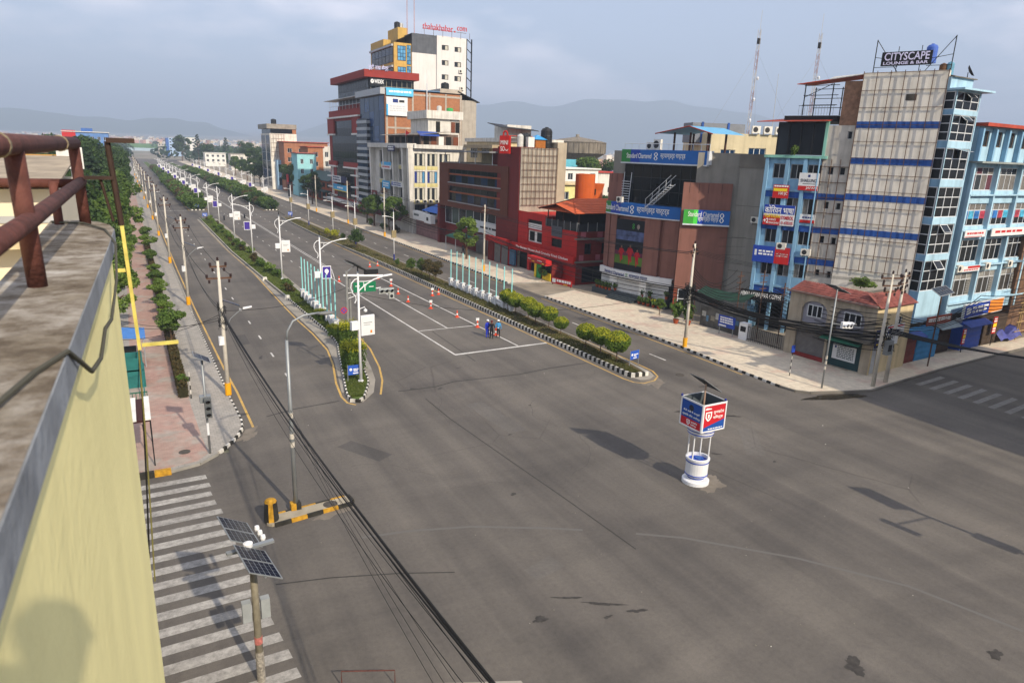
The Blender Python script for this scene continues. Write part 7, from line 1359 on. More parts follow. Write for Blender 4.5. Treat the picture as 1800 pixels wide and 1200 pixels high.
# signal gantry with green direction sign at the left median
sg = root('signal_gantry', 'twin grey posts with overhead arm, green direction sign and traffic lights', 'traffic light', (15.5, 56.5, .12))
MB().tube([(15.45, 56.4, .1), (15.45, 56.4, 6.3)], .12, 8).tube([(15.8, 56.7, .1), (15.8, 56.7, 5.9)], .1, 8).build('posts', mat('gantry_grey', '80817f', .6, .15, 2), sg)
MB().tube([(15.2, 56.4, 5.95), (18.7, 56.35, 5.75)], .1, 8).build('arm', PWHITE, sg); MB().tube([(15.4, 56.4, 4.4), (18.4, 56.3, 4.75)], .04, 6).tube([(15.4, 56.4, 3.9), (17.5, 56.3, 4.6)], .03, 6).build('signal_arm', PWHITE, sg)
gsn = MB().box(15.95, 17.9, 56.1, 56.18, 4.5, 5.35).build('direction_sign', mat('sign_road_green', '0d6b45', .5, .06, 2), sg); arr = MB(); arr.quad((16.9, 56.09, 4.6), (16.98, 56.09, 4.6), (16.98, 56.09, 5.05), (16.9, 56.09, 5.05)).add([(16.8, 56.09, 5.02), (17.08, 56.09, 5.02), (16.94, 56.09, 5.22)], [(0, 1, 2)]); arr.quad((16.1, 56.09, 5.0), (16.5, 56.09, 5.0), (16.5, 56.09, 5.06), (16.1, 56.09, 5.06)).quad((17.3, 56.09, 4.9), (17.7, 56.09, 4.9), (17.7, 56.09, 4.96), (17.3, 56.09, 4.96)); arr.build('sign_arrow', TXT_W, gsn)
for i in range(3):
    b = MB().box(18.2+.46*i, 18.64+.46*i, 56.2, 56.42, 4.2, 4.65).build('signal_head', mat('signal_pale', 'a3a7a4', .5), sg); MB().quad(*[(18.42+.46*i+.15*math.cos(a*.628), 56.19, 4.42+.15*math.sin(a*.628)) for a in range(10)]).build('lens', BLACK, b)
    v = MB()
    for a in range(6): w0, w1 = math.pi*a/6, math.pi*(a+1)/6; v.quad((18.42+.46*i+.19*math.cos(w0), 56.2, 4.42+.19*math.sin(w0)), (18.42+.46*i+.19*math.cos(w1), 56.2, 4.42+.19*math.sin(w1)), (18.42+.46*i+.19*math.cos(w1), 55.9, 4.42+.19*math.sin(w1)), (18.42+.46*i+.19*math.cos(w0), 55.9, 4.42+.19*math.sin(w0)))
    v.build('visor', mat('signal_pale', 'a3a7a4'), b)
b = MB().box(19.12, 19.56, 56.2, 56.42, 3.72, 4.18).build('signal_head', mat('signal_pale', 'a3a7a4'), sg); MB().quad(*[(19.34+.15*math.cos(a*.628), 56.19, 3.95+.15*math.sin(a*.628)) for a in range(10)]).build('lens', BLACK, b)
pv(sg, F(16.4, 57.2, 90), -.5, .5, -.8, .8, 6.3, 6.95, (2, 4)); MB().tube([(15.45, 56.4, 6.2), (16.4, 57.2, 6.6)], .04, 6).build('panel_bracket', GALV, sg); MB().box(17.0, 18.2, 56.3, 56.5, 5.95, 6.35).build('led_counter', BLACK, sg)
rd = MB(); c_ = [(15.1+.3*math.cos(a*.393), 56.2, 3.0+.3*math.sin(a*.393)) for a in range(16)]; rd.quad(*c_); rdo = rd.build('no_stopping_sign', mat('sign_ring_red', 'a8322e', .5), sg); MB().quad(*[(15.1+.22*math.cos(a*.393), 56.19, 3.0+.22*math.sin(a*.393)) for a in range(16)]).build('sign_disc', mat('sign_disc_blue', '25479c', .5), rdo); MB().quad((14.93, 56.185, 3.12), (14.97, 56.185, 3.17), (15.27, 56.185, 2.88), (15.23, 56.185, 2.83)).quad((14.93, 56.184, 2.88), (14.97, 56.184, 2.83), (15.27, 56.184, 3.12), (15.23, 56.184, 3.17)).build('sign_cross', mat('sign_ring_red', 'a8322e'), rdo)
# corner signal on the right
cs = root('solar_signal_pole', 'corner signal pole with white hooded traffic light and twin solar panels', 'traffic light', (44.0, 30.9, .13)); MB().tube([(44.0, 30.9, .1), (44.0, 30.9, 7.6)], [.07, .05], 8).build('pole', GALV, cs, smooth=True)
pv(cs, F(44.0, 30.9, 90), -.5, .5, -.9, -.06, 7.68, 8.02, (3, 2)); pv(cs, F(44.0, 30.9, 90), -.5, .5, .06, .9, 7.3, 7.64, (3, 2))
for i in range(3):
    b = MB().box(44.7+.4*i, 45.1+.4*i, 30.5, 30.7, 4.75-.05*i, 5.2-.05*i).build('signal_head', PWHITE, cs); MB().quad(*[(44.9+.4*i+.14*math.cos(a*.628), 30.49, 4.95-.05*i+.14*math.sin(a*.628)) for a in range(10)]).build('lens', BLACK, b)
    v = MB()
    for a in range(6): w0, w1 = math.pi*a/6, math.pi*(a+1)/6; v.quad((44.9+.4*i+.17*math.cos(w0), 30.5, 4.95+.17*math.sin(w0)), (44.9+.4*i+.17*math.cos(w1), 30.5, 4.95+.17*math.sin(w1)), (44.9+.4*i+.17*math.cos(w1), 30.2, 4.95+.17*math.sin(w1)), (44.9+.4*i+.17*math.cos(w0), 30.2, 4.95+.17*math.sin(w0)))
    v.build('visor', PWHITE, b)
MB().tube([(44, 30.9, 5.1), (44.75, 30.6, 5.0)], .03, 6).build('bracket', GALV, cs)
for z in (1.6, 2.0, 2.4): MB().tube([(44.0, 30.9, z), (44.0, 30.9, z+.25)], .08, 8).build('paper_wrap', mat('pasted_paper', 'b9b4a8'), cs)
bp = root('parking_sign', 'thin black and white post with small blue sign on the corner pavement', 'sign', (44.2, 34.0, .13)); 
for k in range(7): MB().tube([(44.2, 34.0, .13+.27*k), (44.2, 34.0, .4+.27*k)], .03, 6).build('post_band', [KB, KW][k % 2], bp)
MB().box(44.02, 44.38, 33.96, 34.02, 2.05, 2.6).build('blue_plate', SIGN_B, bp)
st2 = root('striped_post', 'black and white banded sign post beside the left hedge', 'post', (2.33, 46.9, .13))
for k in range(6): MB().tube([(2.33, 46.9, .13+.3*k), (2.33, 46.9, .43+.3*k)], .035, 6).build('post_band', [KB, KW][k % 2], st2)

# traffic police booth in the middle of the junction
kx, ky = 24.62, 23.72
tb = root('police_booth', 'white round traffic police booth with red and blue advert cube on top', 'traffic booth', (kx, ky, 0)); BW = mat('booth_white', 'd6d8da', .55, .06, 2, grime=.08); BLINE = mat('booth_blue', '2c49a8', .6)
MB().lathe(kx, ky, [(.70, 0), (.70, .18), (.66, .22), (.45, .24), (.45, .24)], 28).build('base_disc', BW, tb); MB().lathe(kx, ky, [(.42, .22), (.42, .36), (.56, .44), (.57, .52), (.58, 1.32), (.62, 1.34), (.62, 1.42), (.52, 1.43), (.52, .5), (.05, .48)], 28).build('drum', BW, tb)
for (r_, z) in ((.435, .3), (.585, .5), (.595, 1.22)): MB().lathe(kx, ky, [(r_-.03, z-.02), (r_, z-.02), (r_, z+.035), (r_-.03, z+.035)], 28).build('blue_stripe', BLINE, tb)
for a in (.6, 2.3, 3.4, 5.2): MB().tube([(kx+.53*math.cos(a), ky+.53*math.sin(a), 1.35), (kx+.53*math.cos(a), ky+.53*math.sin(a), 2.75)], .035, 8).build('roof_post', PWHITE, tb)
MB().lathe(kx, ky, [(.05, 2.68), (.55, 2.68), (.62, 2.72), (.66, 2.85), (.68, 3.0), (.7, 3.08), (.1, 3.12)], 28).build('roof_ring', BW, tb)
for z, r_ in ((2.82, .665), (2.99, .695)): MB().lathe(kx, ky, [(r_-.03, z-.02), (r_, z-.02), (r_, z+.03), (r_-.03, z+.03)], 28).build('blue_stripe', BLINE, tb)
cb = .78; z0, z1 = 3.15, 4.62; CL = F(kx-cb, ky+cb, -90); CR = F(kx-cb, ky-cb, 0); CBk = F(kx+cb, ky-cb, 90); CBm = F(kx+cb, ky+cb, 180)
RB, BB = mat('cube_red', 'b8202a', .45, .05, 2), mat('cube_blue', '1d4a96', .45, .05, 2)
cu = MB()
for f in (CL, CR, CBk, CBm): cu.fb(f, 0, 2*cb, z0, z1, -.06, -.002)
cube = cu.build('advert_cube', mat('cube_inside', '4a5257', .6), tb)
for f in (CL, CR, CBk, CBm):
    e = MB(); e.fb(f, 0, 2*cb, z0, z0+.07, 0, .03).fb(f, 0, 2*cb, z1-.07, z1+.02, 0, .03).fb(f, 0, .07, z0+.07, z1-.07, 0, .03).fb(f, 2*cb-.07, 2*cb, z0+.07, z1-.07, 0, .03); e.build('cube_frame', PWHITE, cube)
def shield(f, u, z, s, parent, d=.02):
    p = MB().quad(*[f.p(u+x*s, d, z+y*s) for x, y in ((-.5, .6), (-.5, -.1), (-.25, -.45), (0, -.6), (.25, -.45), (.5, -.1), (.5, .6))]).build('shield_emblem', TXT_W, parent)
    for k, (w, t) in enumerate(((.32, .45), (.14, .3))): MB().quad(*[f.p(u+x*s, d+.004+.002*k, z+y*s) for x, y in ((-w, t), (-w, -.05), (0, -t*.9), (w, -.05), (w, t))]).build('shield_line', [RB, TXT_W][k], parent)
pl1 = MB().fb(CL, .07, 2*cb-.07, z0+.47, z1-.07, -.001, .008).build('blue_face', BB, cube); pl2 = MB().fb(CL, .07, 2*cb-.07, z0+.07, z0+.47, -.001, .009).build('red_face', RB, cube)
MB().quad(*[CL.p(.75+.17*math.cos(a*.524), .012, z1-.4+.17*math.sin(a*.524)) for a in range(12)]).build('round_crest', mat('crest_dark', '242a3a', .5), pl1)
text('जैले जसै नै मान्छौँ', CL, (.2, 1.36, z0+.78, z0+.92), TXT_W, pl1, .012); text('ट्राफिक नियम अनिवार्य', CL, (.16, 1.4, z0+.55, z0+.7), TXT_W, pl1, .012); shield(CL, .62, z0+.27, .24, pl2); text('युनाइटेड', CL, (.8, 1.25, z0+.28, z0+.4), TXT_W, pl2, .014); text('सिमेन्ट', CL, (.8, 1.2, z0+.13, z0+.25), TXT_W, pl2, .014)
rf_ = MB().fb(CR, .07, 2*cb-.07, z0+.07, z1-.07, -.001, .008).build('red_face', RB, cube); MB().quad(CR.p(.07, .012, z0+.07), CR.p(2*cb-.07, .012, z0+.07), CR.p(2*cb-.07, .012, z0+.58), CR.p(.07, .012, z0+.25)).build('blue_wedge', BB, rf_)
shield(CR, .38, z0+.83, .42, rf_); text('युनाइटेड', CR, (.7, 1.4, z0+.9, z0+1.12), TXT_W, rf_, .014, bold=.01); text('सिमेन्ट्स', CR, (.7, 1.35, z0+.62, z0+.84), TXT_W, rf_, .014, bold=.01)
for e in wordy(1, .25, .95, .1, .2, TXT_W, 60): p_, q_, r_, s_ = e[1]; MB().quad(CR.p(.07+1.4*p_, .016, z0+.13), CR.p(.07+1.4*q_, .016, z0+.13), CR.p(.07+1.4*q_, .016, z0+.18), CR.p(.07+1.4*p_, .016, z0+.18)).build('small_print', TXT_W, rf_)
MB().quad(CR.p(.12, .014, z1-.27), CR.p(.55, .014, z1-.27), CR.p(.55, .014, z1-.22), CR.p(.2, .014, z1-.16)).build('small_print', TXT_W, rf_)
for (x, y) in ((kx-cb, ky+cb), (kx-cb+1.5, ky-cb+.05)): MB().lathe(x, y, [(.06, z1+.02), (.06, z1+.1), (.03, z1+.14)], 8).build('corner_knob', NAVY, cube)
MB().tube([(kx, ky, 3.1), (kx, ky, 5.4)], .045, 8).build('panel_post', mat('rusty_white', 'a58b78', .7, .3, 9), tb); pv(tb, F(kx, ky, 90), -.5, .5, -.66, .66, 5.0, 5.86, (3, 4))
MB().box(kx+.0, kx+.3, ky-.1, ky+.25, .5, 1.3).build('blue_jerrycan', mat('jerrycan', '2f5fa5', .5), tb); MB().box(kx+.02, kx+.38, ky-.42, ky-.12, .5, .98).build('blue_stool', BLINE, tb)

# white balustrade and teal flag posts on both medians
TEALP = mat('flag_post_teal', '8fd0cf', .5, .05, 2); BALW = mat('balustrade_white', 'cfd1d2', .7, .1, 3)
def flag_row(p0, p1, n, side, z0):
    L = Vector(p1)-Vector(p0); ang = math.atan2(L.y, L.x)
    for k in range(n):
        q = Vector(p0)+L*(k/(n-1)); lab = f'pale teal flag post on the {side} median, {ordn[k]} from the far end' if k < 12 else ''
        r = root('flag_post', lab, 'post', (q.x, q.y, z0), f'teal flag posts on the {side} median'); MB().tube([(q.x, q.y, z0+.6), (q.x, q.y, z0+4.5)], .06, 8).build('post', TEALP, r); MB().box(q.x-.2, q.x+.2, q.y-.2, q.y+.2, z0, z0+.85).build('pier', BALW, r); MB().box(q.x-.25, q.x+.25, q.y-.25, q.y+.25, z0+.85, z0+.95).build('pier_cap', BALW, r)
    for k in range(n-1):
        a = Vector(p0)+L*((k+.14)/(n-1)); b = Vector(p0)+L*((k+.86)/(n-1)); r = root('balustrade', f'white concrete railing span on the {side} median, {ordn[k]} from the far end', 'railing', ((a.x+b.x)/2, (a.y+b.y)/2, z0), f'white railings on the {side} median'); 
        for z in (.25, .62): MB().tube([(a.x, a.y, z0+z), (b.x, b.y, z0+z)], .07, 4).build('rail', BALW, r)
        for t in (.33, .66): c = a+(b-a)*t; MB().box(c.x-.07, c.x+.07, c.y-.07, c.y+.07, z0, z0+.62).build('baluster', BALW, r)
flag_row((15.95, 76.2), (15.65, 61.2), 10, 'left', .12); flag_row((34.2, 77.0), (34.45, 61.8), 10, 'right', .15)
# blue median signs
def blue_sign(x, y, z, lab, ang=0):
    r = root('median_sign', lab, 'sign', (x, y, z)); f = F(x, y, ang); 
    for u in (-.52, .52): MB().tube([f.p(u, 0, z), f.p(u, 0, z+1.3)], .03, 6).build('post', GALV, r)
    b = MB().fb(f, -.5, .5, z+.55, z+1.25, -.02, .03).build('plate', mat('plate_blue', '2a55b0', .5), r); MB().quad(*[f.p(-.3+.1*math.cos(a*.628), .034, z+.95+.1*math.sin(a*.628)) for a in range(10)]).build('emblem', TXT_W, b)
    for (u0_, u1_, z_) in ((-.12, .12, .95), (.15, .4, .95), (-.1, .2, .83), (-.15, .25, .66)): MB().quad(f.p(u0_, .034, z+z_-.03), f.p(u1_, .034, z+z_-.03), f.p(u1_, .034, z+z_+.04), f.p(u0_, .034, z+z_+.04)).build('print', TXT_W, b)
blue_sign(13.0, 46.0, .12, 'blue plate sign on two posts at the tip of the left median'); blue_sign(34.3, 41.0, .15, 'blue plate sign on two posts at the tip of the right median', 10); blue_sign(15.0, 191.0, .14, 'blue plate sign at the start of the far left bushes'); blue_sign(32.6, 189.0, .14, 'blue plate sign at the start of the far right bushes'); blue_sign(33.0, 167.0, .15, 'blue plate sign at the far end of the right median lawn'); blue_sign(14.6, 167, .12, 'blue plate sign at the far end of the left median lawn')
# traffic cones
cmb = MB().lathe(0, 0, [(.14, .04), (.12, .1), (.035, .72), (.0, .73)], 12, 0).box(-.19, .19, -.19, .19, 0, .045, 0)
cband = MB().lathe(0, 0, [(.103, .26), (.083, .42), (.08, .42), (.1, .26)], 12); CONE = mat('cone_orange', 'd2441b', .5, .08, 4)
cm_ = bpy.data.meshes.new('cone_body'); cm_.from_pydata(cmb.v, [], cmb.f); cm_.materials.append(CONE); cb_ = bpy.data.meshes.new('cone_band'); cb_.from_pydata(cband.v, [], cband.f); cb_.materials.append(SIGN_W)
CN = [((28.33, 57.4), 'topped with a white board beside the stop box corner', 1), ((28.22, 61.9), 'on the lane line ahead of the officers', 0), ((27.22, 66.5), 'with white top standing on the lane line', 1), ((26.15, 70.5), 'between the two lane lines', 0), ((26.6, 75.0), 'farther back between the lane lines', 0), ((30.9, 73.1), 'against the right median kerb', 0), ((29.95, 72.7), 'a step left of the kerbside cone', 1), ((22.3, 84.8), 'beside the kinked double line', 0), ((29.3, 94.4), 'upright far back in the right lane', 0), ((30.6, 94.9), 'nearest the far median kerb', 0), ((27.4, 85.0), 'in front of the black counter board', 0), ((27.4, 79.8), 'at the head of the right lane line', 1), ((28.62, 54.1), 'at the feet of the officers', 0)]
for (x, y), w, top in CN:
    r = root('traffic_cone', f'orange traffic cone {w}', 'traffic cone', (x, y, 0), 'traffic cones on the stop box'); inst(cm_, 'cone_body', (x, y, 0), (0, 0, x), parent=r); inst(cb_, 'reflective_band', (x, y, 0), parent=r)
    if top: MB().box(x-.16, x+.16, y-.03, y+.03, .66, .92).build('white_board', SIGN_W, r)
# overhead frame fragment at the bottom edge and small fittings
bf = root('rusty_barrier', 'low rusty pipe barrier at the bottom edge of the junction', 'barrier', (5.2, 18, 0)); MB().tube([(4.35, 17.95, 0), (4.35, 17.95, .55), (5.85, 17.25, .55), (5.85, 17.25, 0)], .022, 6).build('pipe_frame', RUST, bf)
struct(MB().quad((3.8, 18.2, .004), (9.5, 15.6, .004), (9.5, 15.2, .004), (3.8, 17.5, .004)).build('concrete_strip', CONC))
for (x, y) in ((14.0, 88.5), (14.35, 76.5)): tag(MB().hexa([(x-.35, y-.25, .0), (x+.25, y-.25, 0), (x+.25, y+.25, 0), (x-.35, y+.25, 0)], [(x-.25, y-.2, .42), (x+.2, y-.2, .42), (x+.2, y+.2, .42), (x-.25, y+.2, .42)]).build('white_stone', KW), 'white painted block on the left median kerb '+('near the bushes' if y > 80 else 'by the flag posts'), 'block')
# solar signal pole beyond the right frame edge: only its shadow falls into view
rp = root('solar_signal_pole', 'solar signal pole at the right kerb whose shadow crosses the junction', 'signal pole', (33.5, 9.3, 0)); MB().tube([(33.5, 9.3, 0), (33.5, 9.3, 6.2)], .1, 10).build('pole', GALV, rp); pv(rp, F(33.5, 9.3, 90), -1.3, 1.3, -.4, .4, 5.95, 6.4, (6, 2)); MB().box(33.2, 33.8, 9.1, 9.5, 2.2, 3.2).build('control_box', GALV, rp); MB().tube([(33.5, 9.3, 4.6), (31.4, 9.2, 4.9)], .05, 6).build('arm', GALV, rp); sig_head(rp, 31.3, 9.2, 4.2)

# clutter at the foot of the grey building and the coffee shop
pw = root('poster_wall', 'low grey wall plastered with torn posters before the coffee shop', 'wall', (49.9, 47, .13)); PW = F(49.6, 49.6, -86)
MB().fb(PW, 0, 5.6, .1, 2.2, -.25, 0).build('wall', mat('poster_grey', '5a5853', .9, .35, 2, grime=.4), pw)
gp = random.Random(6)
for k in range(9): u = .2+.58*k; z = gp.uniform(.5, 1.3); MB().fb(PW, u, u+gp.uniform(.3, .55), z, z+gp.uniform(.35, .7), .004, .012).build('poster', [mat('poster_pale', 'a9a9a4', .9, .3, 6), mat('poster_dull_blue', '5d7f9a', .9, .3, 6), mat('poster_dun', '8a8577', .9, .3, 6)][k % 3], pw)
bsn = root('notice_sign', 'blue notice board on posts before the coffee shop', 'sign', (49.0, 45.2, .13)); NS = F(48.8, 46.3, -84); sign(bsn, NS, (0, 1.9, .9, 2.0), SIGN_B, wordy(3, .1, .9, .3, .9, TXT_W, 70)+[(None, (.05, .5, .06, .2), SIGN_W)], d=0)
for u in (.15, 1.7): MB().fb(NS, u, u+.06, .1, .95, .0, .05).build('post', GALV, bsn)
ga = root('green_tarp_awning', 'sagging dark green tarpaulin awning beside the bank wing', 'awning', (53, 50, .1)); n = 8; tp = MB(); TPF = F(51.5, 51.6, -75)
for i in range(n):
    for j in range(4):
        q = lambda a, b: TPF.p(5.6*a/n, -.6+2.2*b/4, 3.6-.55*b/4-.22*math.sin(math.pi*a/n)-.06*math.sin(a*2.3))
        tp.quad(q(i, j), q(i+1, j), q(i+1, j+1), q(i, j+1))
tp.build('tarp', mat('tarp_green', '1c3a30', .8, .3, 2), ga, smooth=True)
for u in (.1, 5.5): MB().tube([TPF.p(u, 1.5, .1), TPF.p(u, 1.5, 3.0)], .04, 6).build('post', STEEL_R, ga)
fe = root('dark_railing', 'dark metal railing along the coffee shop forecourt', 'railing', (49.6, 42, .13)); RF = F(49.3, 43.9, -86)
for k in range(23): MB().fb(RF, .2*k, .2*k+.03, .13, 1.5, 0, .03).build('bar', BLACK, fe)
for z in (.3, 1.45): MB().fb(RF, 0, 4.45, z, z+.05, -.01, .04).build('rail', BLACK, fe)
ab = root('cash_machine_cabinet', 'white cabinet standing by the poster wall', 'cabinet', (49.2, 44.3, .13)); MB().fb(NS, 2.3, 3.2, .13, 1.7, -.7, -.1).build('body', PWHITE, ab); MB().fb(NS, 2.45, 3.05, .9, 1.4, -.095, -.08).build('panel', BLACK, ab)
for i, (x, y) in enumerate(((47.6, 50.9), (48.3, 49.9))):
    r = root('potted_plant', ['bushy plant in a clay pot before the poster wall, left one', 'bushy plant in a clay pot before the poster wall, right one'][i], 'plant', (x, y, .13)); inst(pm, 'pot', (x, y, .13), (0, 0, 0), (1.5, 1.5, 1.4), parent=r); inst(pot_leaf, 'leaves', (x, y, .2), (0, 0, i), (2.2, 2.2, 2.4), parent=r)

# ---------------------------------------------------------------- vegetation
BARK = mat('bark', '5a4736', .95, .3, 6); BARK_P = mat('bark_pale', '7d6f5c', .95, .25, 6)
def lump(lobes, flat=.8):
    """points spread through several overlapping leaf clumps, so that gaps and an uneven outline remain"""
    def f(g):
        (x, y, z, r) = g.choice(lobes); w = Vector((g.gauss(0, 1), g.gauss(0, 1), g.gauss(0, 1))).normalized(); q = g.uniform(.25, 1)**.5*r
        return (x+w.x*q, y+w.y*q, z+w.z*q*flat), w
    return f
def crown_lobes(seed, R, zc, h, n, r0, r1):
    g = random.Random(seed); out = []
    for _ in range(n):
        a = g.uniform(0, 6.283); t = g.uniform(-1, 1); rr = R*math.sqrt(max(.05, 1-t*t))*g.uniform(.25, 1.0)
        out.append((rr*math.cos(a), rr*math.sin(a), zc+t*h/2, g.uniform(r0, r1)))
    return out
def trunk_mesh(seed, h, r, zc, R, nb=6, m=None):
    g = random.Random(seed); mb = MB(); bend = [(g.uniform(-.12, .12)*h*.25, g.uniform(-.12, .12)*h*.25) for _ in range(3)]
    top = (bend[0][0]+bend[1][0], bend[0][1]+bend[1][1], zc); mb.tube([(0, 0, -.05), (bend[0][0], bend[0][1], h*.4), top], [r*1.15, r*.85, r*.5], 8)
    for k in range(nb):
        a = 6.283*k/nb+g.uniform(-.4, .4); z = h*g.uniform(.45, .8); q = z/zc if zc else 1; s = (top[0]*q, top[1]*q, z)
        e = (s[0]+R*.7*math.cos(a), s[1]+R*.7*math.sin(a), z+R*g.uniform(.35, .8)); mid = ((s[0]+e[0])/2+g.uniform(-.1, .1), (s[1]+e[1])/2, (s[2]+e[2])/2+.1*R); mb.tube([s, mid, e], [r*.45, r*.3, r*.12], 6)
    me = bpy.data.meshes.new('trunk'); me.from_pydata(mb.v, [], mb.f); me.materials.append(m or BARK); return me
def plant(name, label, cat, loc, meshes, rot=0., s=(1, 1, 1), group=None):
    r = root(name, label, cat, loc, group); r.rotation_euler = (0, 0, rot); r.scale = s
    for nm, me in meshes:
        o = bpy.data.objects.new(nm, me); COL.objects.link(o); o.parent = r
    return r
# clipped ball trees on the right median: dark skirt, yellow-green new growth on top
LEAF_BALL = foliage('leaf_ball', (.06, .12, .012), (.15, .22, .025))
def ball_shape(R, H, zc, lo):
    def f(g):
        while True:
            w = Vector((g.gauss(0, 1), g.gauss(0, 1), g.gauss(0, 1))).normalized()
            if w.z >= lo: break
        q = (.82+.2*g.random())*(1+.07*math.sin(5*math.atan2(w.y, w.x)+3*w.z)); return (w.x*R*q, w.y*R*q, zc+w.z*H*q), w
    return f
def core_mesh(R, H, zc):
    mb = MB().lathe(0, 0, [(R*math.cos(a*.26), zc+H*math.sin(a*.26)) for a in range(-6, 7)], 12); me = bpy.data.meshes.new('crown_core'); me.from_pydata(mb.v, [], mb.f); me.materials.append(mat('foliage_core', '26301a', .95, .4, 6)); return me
def ball(seed):
    low = leaf_mesh('crown', 3600, ball_shape(1.0, .78, 1.62, -1), .07, seed, LEAF_BALL, .5)
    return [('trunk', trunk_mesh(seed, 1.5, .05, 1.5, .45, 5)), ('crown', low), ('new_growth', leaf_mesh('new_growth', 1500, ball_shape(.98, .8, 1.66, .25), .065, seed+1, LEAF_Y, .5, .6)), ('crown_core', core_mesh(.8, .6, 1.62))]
balls = [ball(k*13+1) for k in range(4)]
BT = [(34.4, 62.4), (34.2, 60.4), (34.5, 58.3), (33.9, 55.8), (34.3, 54.0), (34.0, 51.4), (33.7, 46.9), (33.9, 45.0), (33.6, 42.4)]
bw = ['by the last flag post', 'second from the flag posts', 'third from the flag posts', 'fourth from the flag posts', 'fifth from the flag posts', 'smallest, sixth from the flag posts', 'farthest of the three near the blue sign', 'middle of the three near the blue sign', 'largest, nearest the blue sign']
for i, (x, y) in enumerate(BT): s = (.68 if i == 5 else 1.02 if i == 8 else .9)*random.uniform(.95, 1.05); plant('ball_tree', f'yellow topped ball tree on the right median, {bw[i]}', 'tree', (x, y, .15), balls[i % 4], i*2.1, (s, s, s), 'ball trees on the right median')
# darker bushy trees farther along the right median
bush = [[('trunk', trunk_mesh(50+k, 1.2, .05, 1.2, .7, 6)), ('crown', leaf_mesh('crown', 3000, lump(crown_lobes(60+k, 1.0, 1.7, 1.3, 22, .3, .55)), .085, k+70, [LEAF_R, LEAF_G, LEAF_D][k], .55))] for k in range(3)]
for i, (x, y, k, s, lab) in enumerate(((33.2, 79.6, 0, 1.05, 'russet bushy tree next to the teal flag posts'), (33.4, 82.0, 0, 1.0, 'dark russet bush second from the flag posts'), (33.3, 84.5, 1, .9, 'green bushy tree farther along the right median'), (33.0, 87.6, 1, .75, 'small green bush with thin trunk on the right median'), (32.8, 92.5, 1, .45, 'low green shrub on the right median lawn'), (32.6, 112, 2, 1.25, 'large round dark bush on the right median lawn'), (33.0, 122, 1, .55, 'low shrub beside the round dark bush'))): plant('median_bush', lab, 'bush', (x, y, .15), bush[k], i*1.3, (s, s, s))
yel = [('trunk', trunk_mesh(90, .7, .04, .7, .4, 4)), ('crown', leaf_mesh('crown', 1200, lump(crown_lobes(91, .6, 1.1, .6, 12, .25, .4)), .08, 92, LEAF_Y, .5))]
for i, (x, y, s) in enumerate(((32.4, 124.5, 1.15), (32.0, 129, 1.0), (32.6, 127, .8))): plant('yellow_shrub', ['largest bright yellow shrub in a cluster on the right median', 'bright yellow shrub at the far side of the cluster', 'smallest yellow shrub in the median cluster'][i], 'shrub', (x, y, .15), yel, i*2., (s, s, s))
# shaggy cubic hedges near the left median tip
cube_b = [('crown', leaf_mesh('crown', 3600, lambda g: (lambda p: (p, Vector((p[0], p[1], p[2]-.8))))((g.uniform(-.75, .75), g.uniform(-.75, .75), g.uniform(.05, 1.55))), .07, 5, LEAF_G, .6)), ('new_growth', leaf_mesh('new_growth', 1300, lambda g: ((g.uniform(-.78, .78), g.uniform(-.78, .78), 1.3+abs(g.gauss(0, .22))), (0, 0, 1)), .07, 6, LEAF_Y, .6, .5)), ('stem', trunk_mesh(7, .8, .06, .8, .5, 5))]
plant('clipped_shrub', 'yellow topped cubic shrub just behind the blue sign on the left median', 'shrub', (13.75, 48.9, .12), cube_b, .2, (.95, 1.1, 1.25)); plant('clipped_shrub', 'yellow topped cubic shrub behind the twin signal posts', 'shrub', (15.1, 55.0, .12), cube_b, 1.3, (.85, .95, 1.25)); plant('clipped_shrub', 'low light green shrub between flag posts and signal posts', 'shrub', (15.0, 59.0, .12), cube_b, 2.3, (.7, .7, .6)); plant('clipped_shrub', 'low shrub at the foot of the lamp by the flag posts', 'shrub', (15.3, 65.4, .12), cube_b, .6, (.65, .7, .6))
# lawn: short grass tufts over both medians
def grass(name, lab, n, region, seed, z, m, hmax=.16):
    g = random.Random(seed); mb = MB()
    for _ in range(n):
        x, y = region(g); 
        if x is None: continue
        for _k in range(3):
            a = g.uniform(0, 6.28); w = g.uniform(.02, .05); h = g.uniform(.05, hmax); dx, dy = g.uniform(-.08, .08), g.uniform(-.08, .08); px, py = x+g.uniform(-.06, .06), y+g.uniform(-.06, .06)
            mb.add([(px-w*math.cos(a), py-w*math.sin(a), z), (px+w*math.cos(a), py+w*math.sin(a), z), (px+dx, py+dy, z+h)], [(0, 1, 2)])
    return stuff(tag(mb.build(name, m), lab, 'grass'))
def interp(path, y):
    for a, b in zip(path, path[1:]):
        lo, hi = sorted((a[1], b[1]))
        if lo <= y <= hi and hi > lo: return a[0]+(b[0]-a[0])*(y-a[1])/(b[1]-a[1])
    return None
def reg_l(g):
    y = 43+(g.random()**1.6)*120; a, b = interp(MLL, y), interp(MLR, y)
    return (g.uniform(a+.15, b-.2), y) if a and b and b-a > .5 else (None, None)
def reg_r(g):
    y = 39.5+(g.random()**1.6)*125; a, b = interp(MRL, y), interp(MRR, y)
    if 52.5 < y < 58 and g.random() < .3 or y < 60 and g.random() < .35: return (None, None)
    return (g.uniform(a+.2, b-.5), y) if a and b else (None, None)
GRASS = foliage('grass_blade', (.07, .11, .02), (.14, .17, .04), .3)
grass('lawn_grass', 'short green grass on the left median strip', 16000, reg_l, 3, .12, GRASS); grass('lawn_grass', 'patchy short grass on the right median strip', 14000, reg_r, 4, .15, foliage('grass_dry', (.07, .085, .02), (.14, .13, .045), .3))
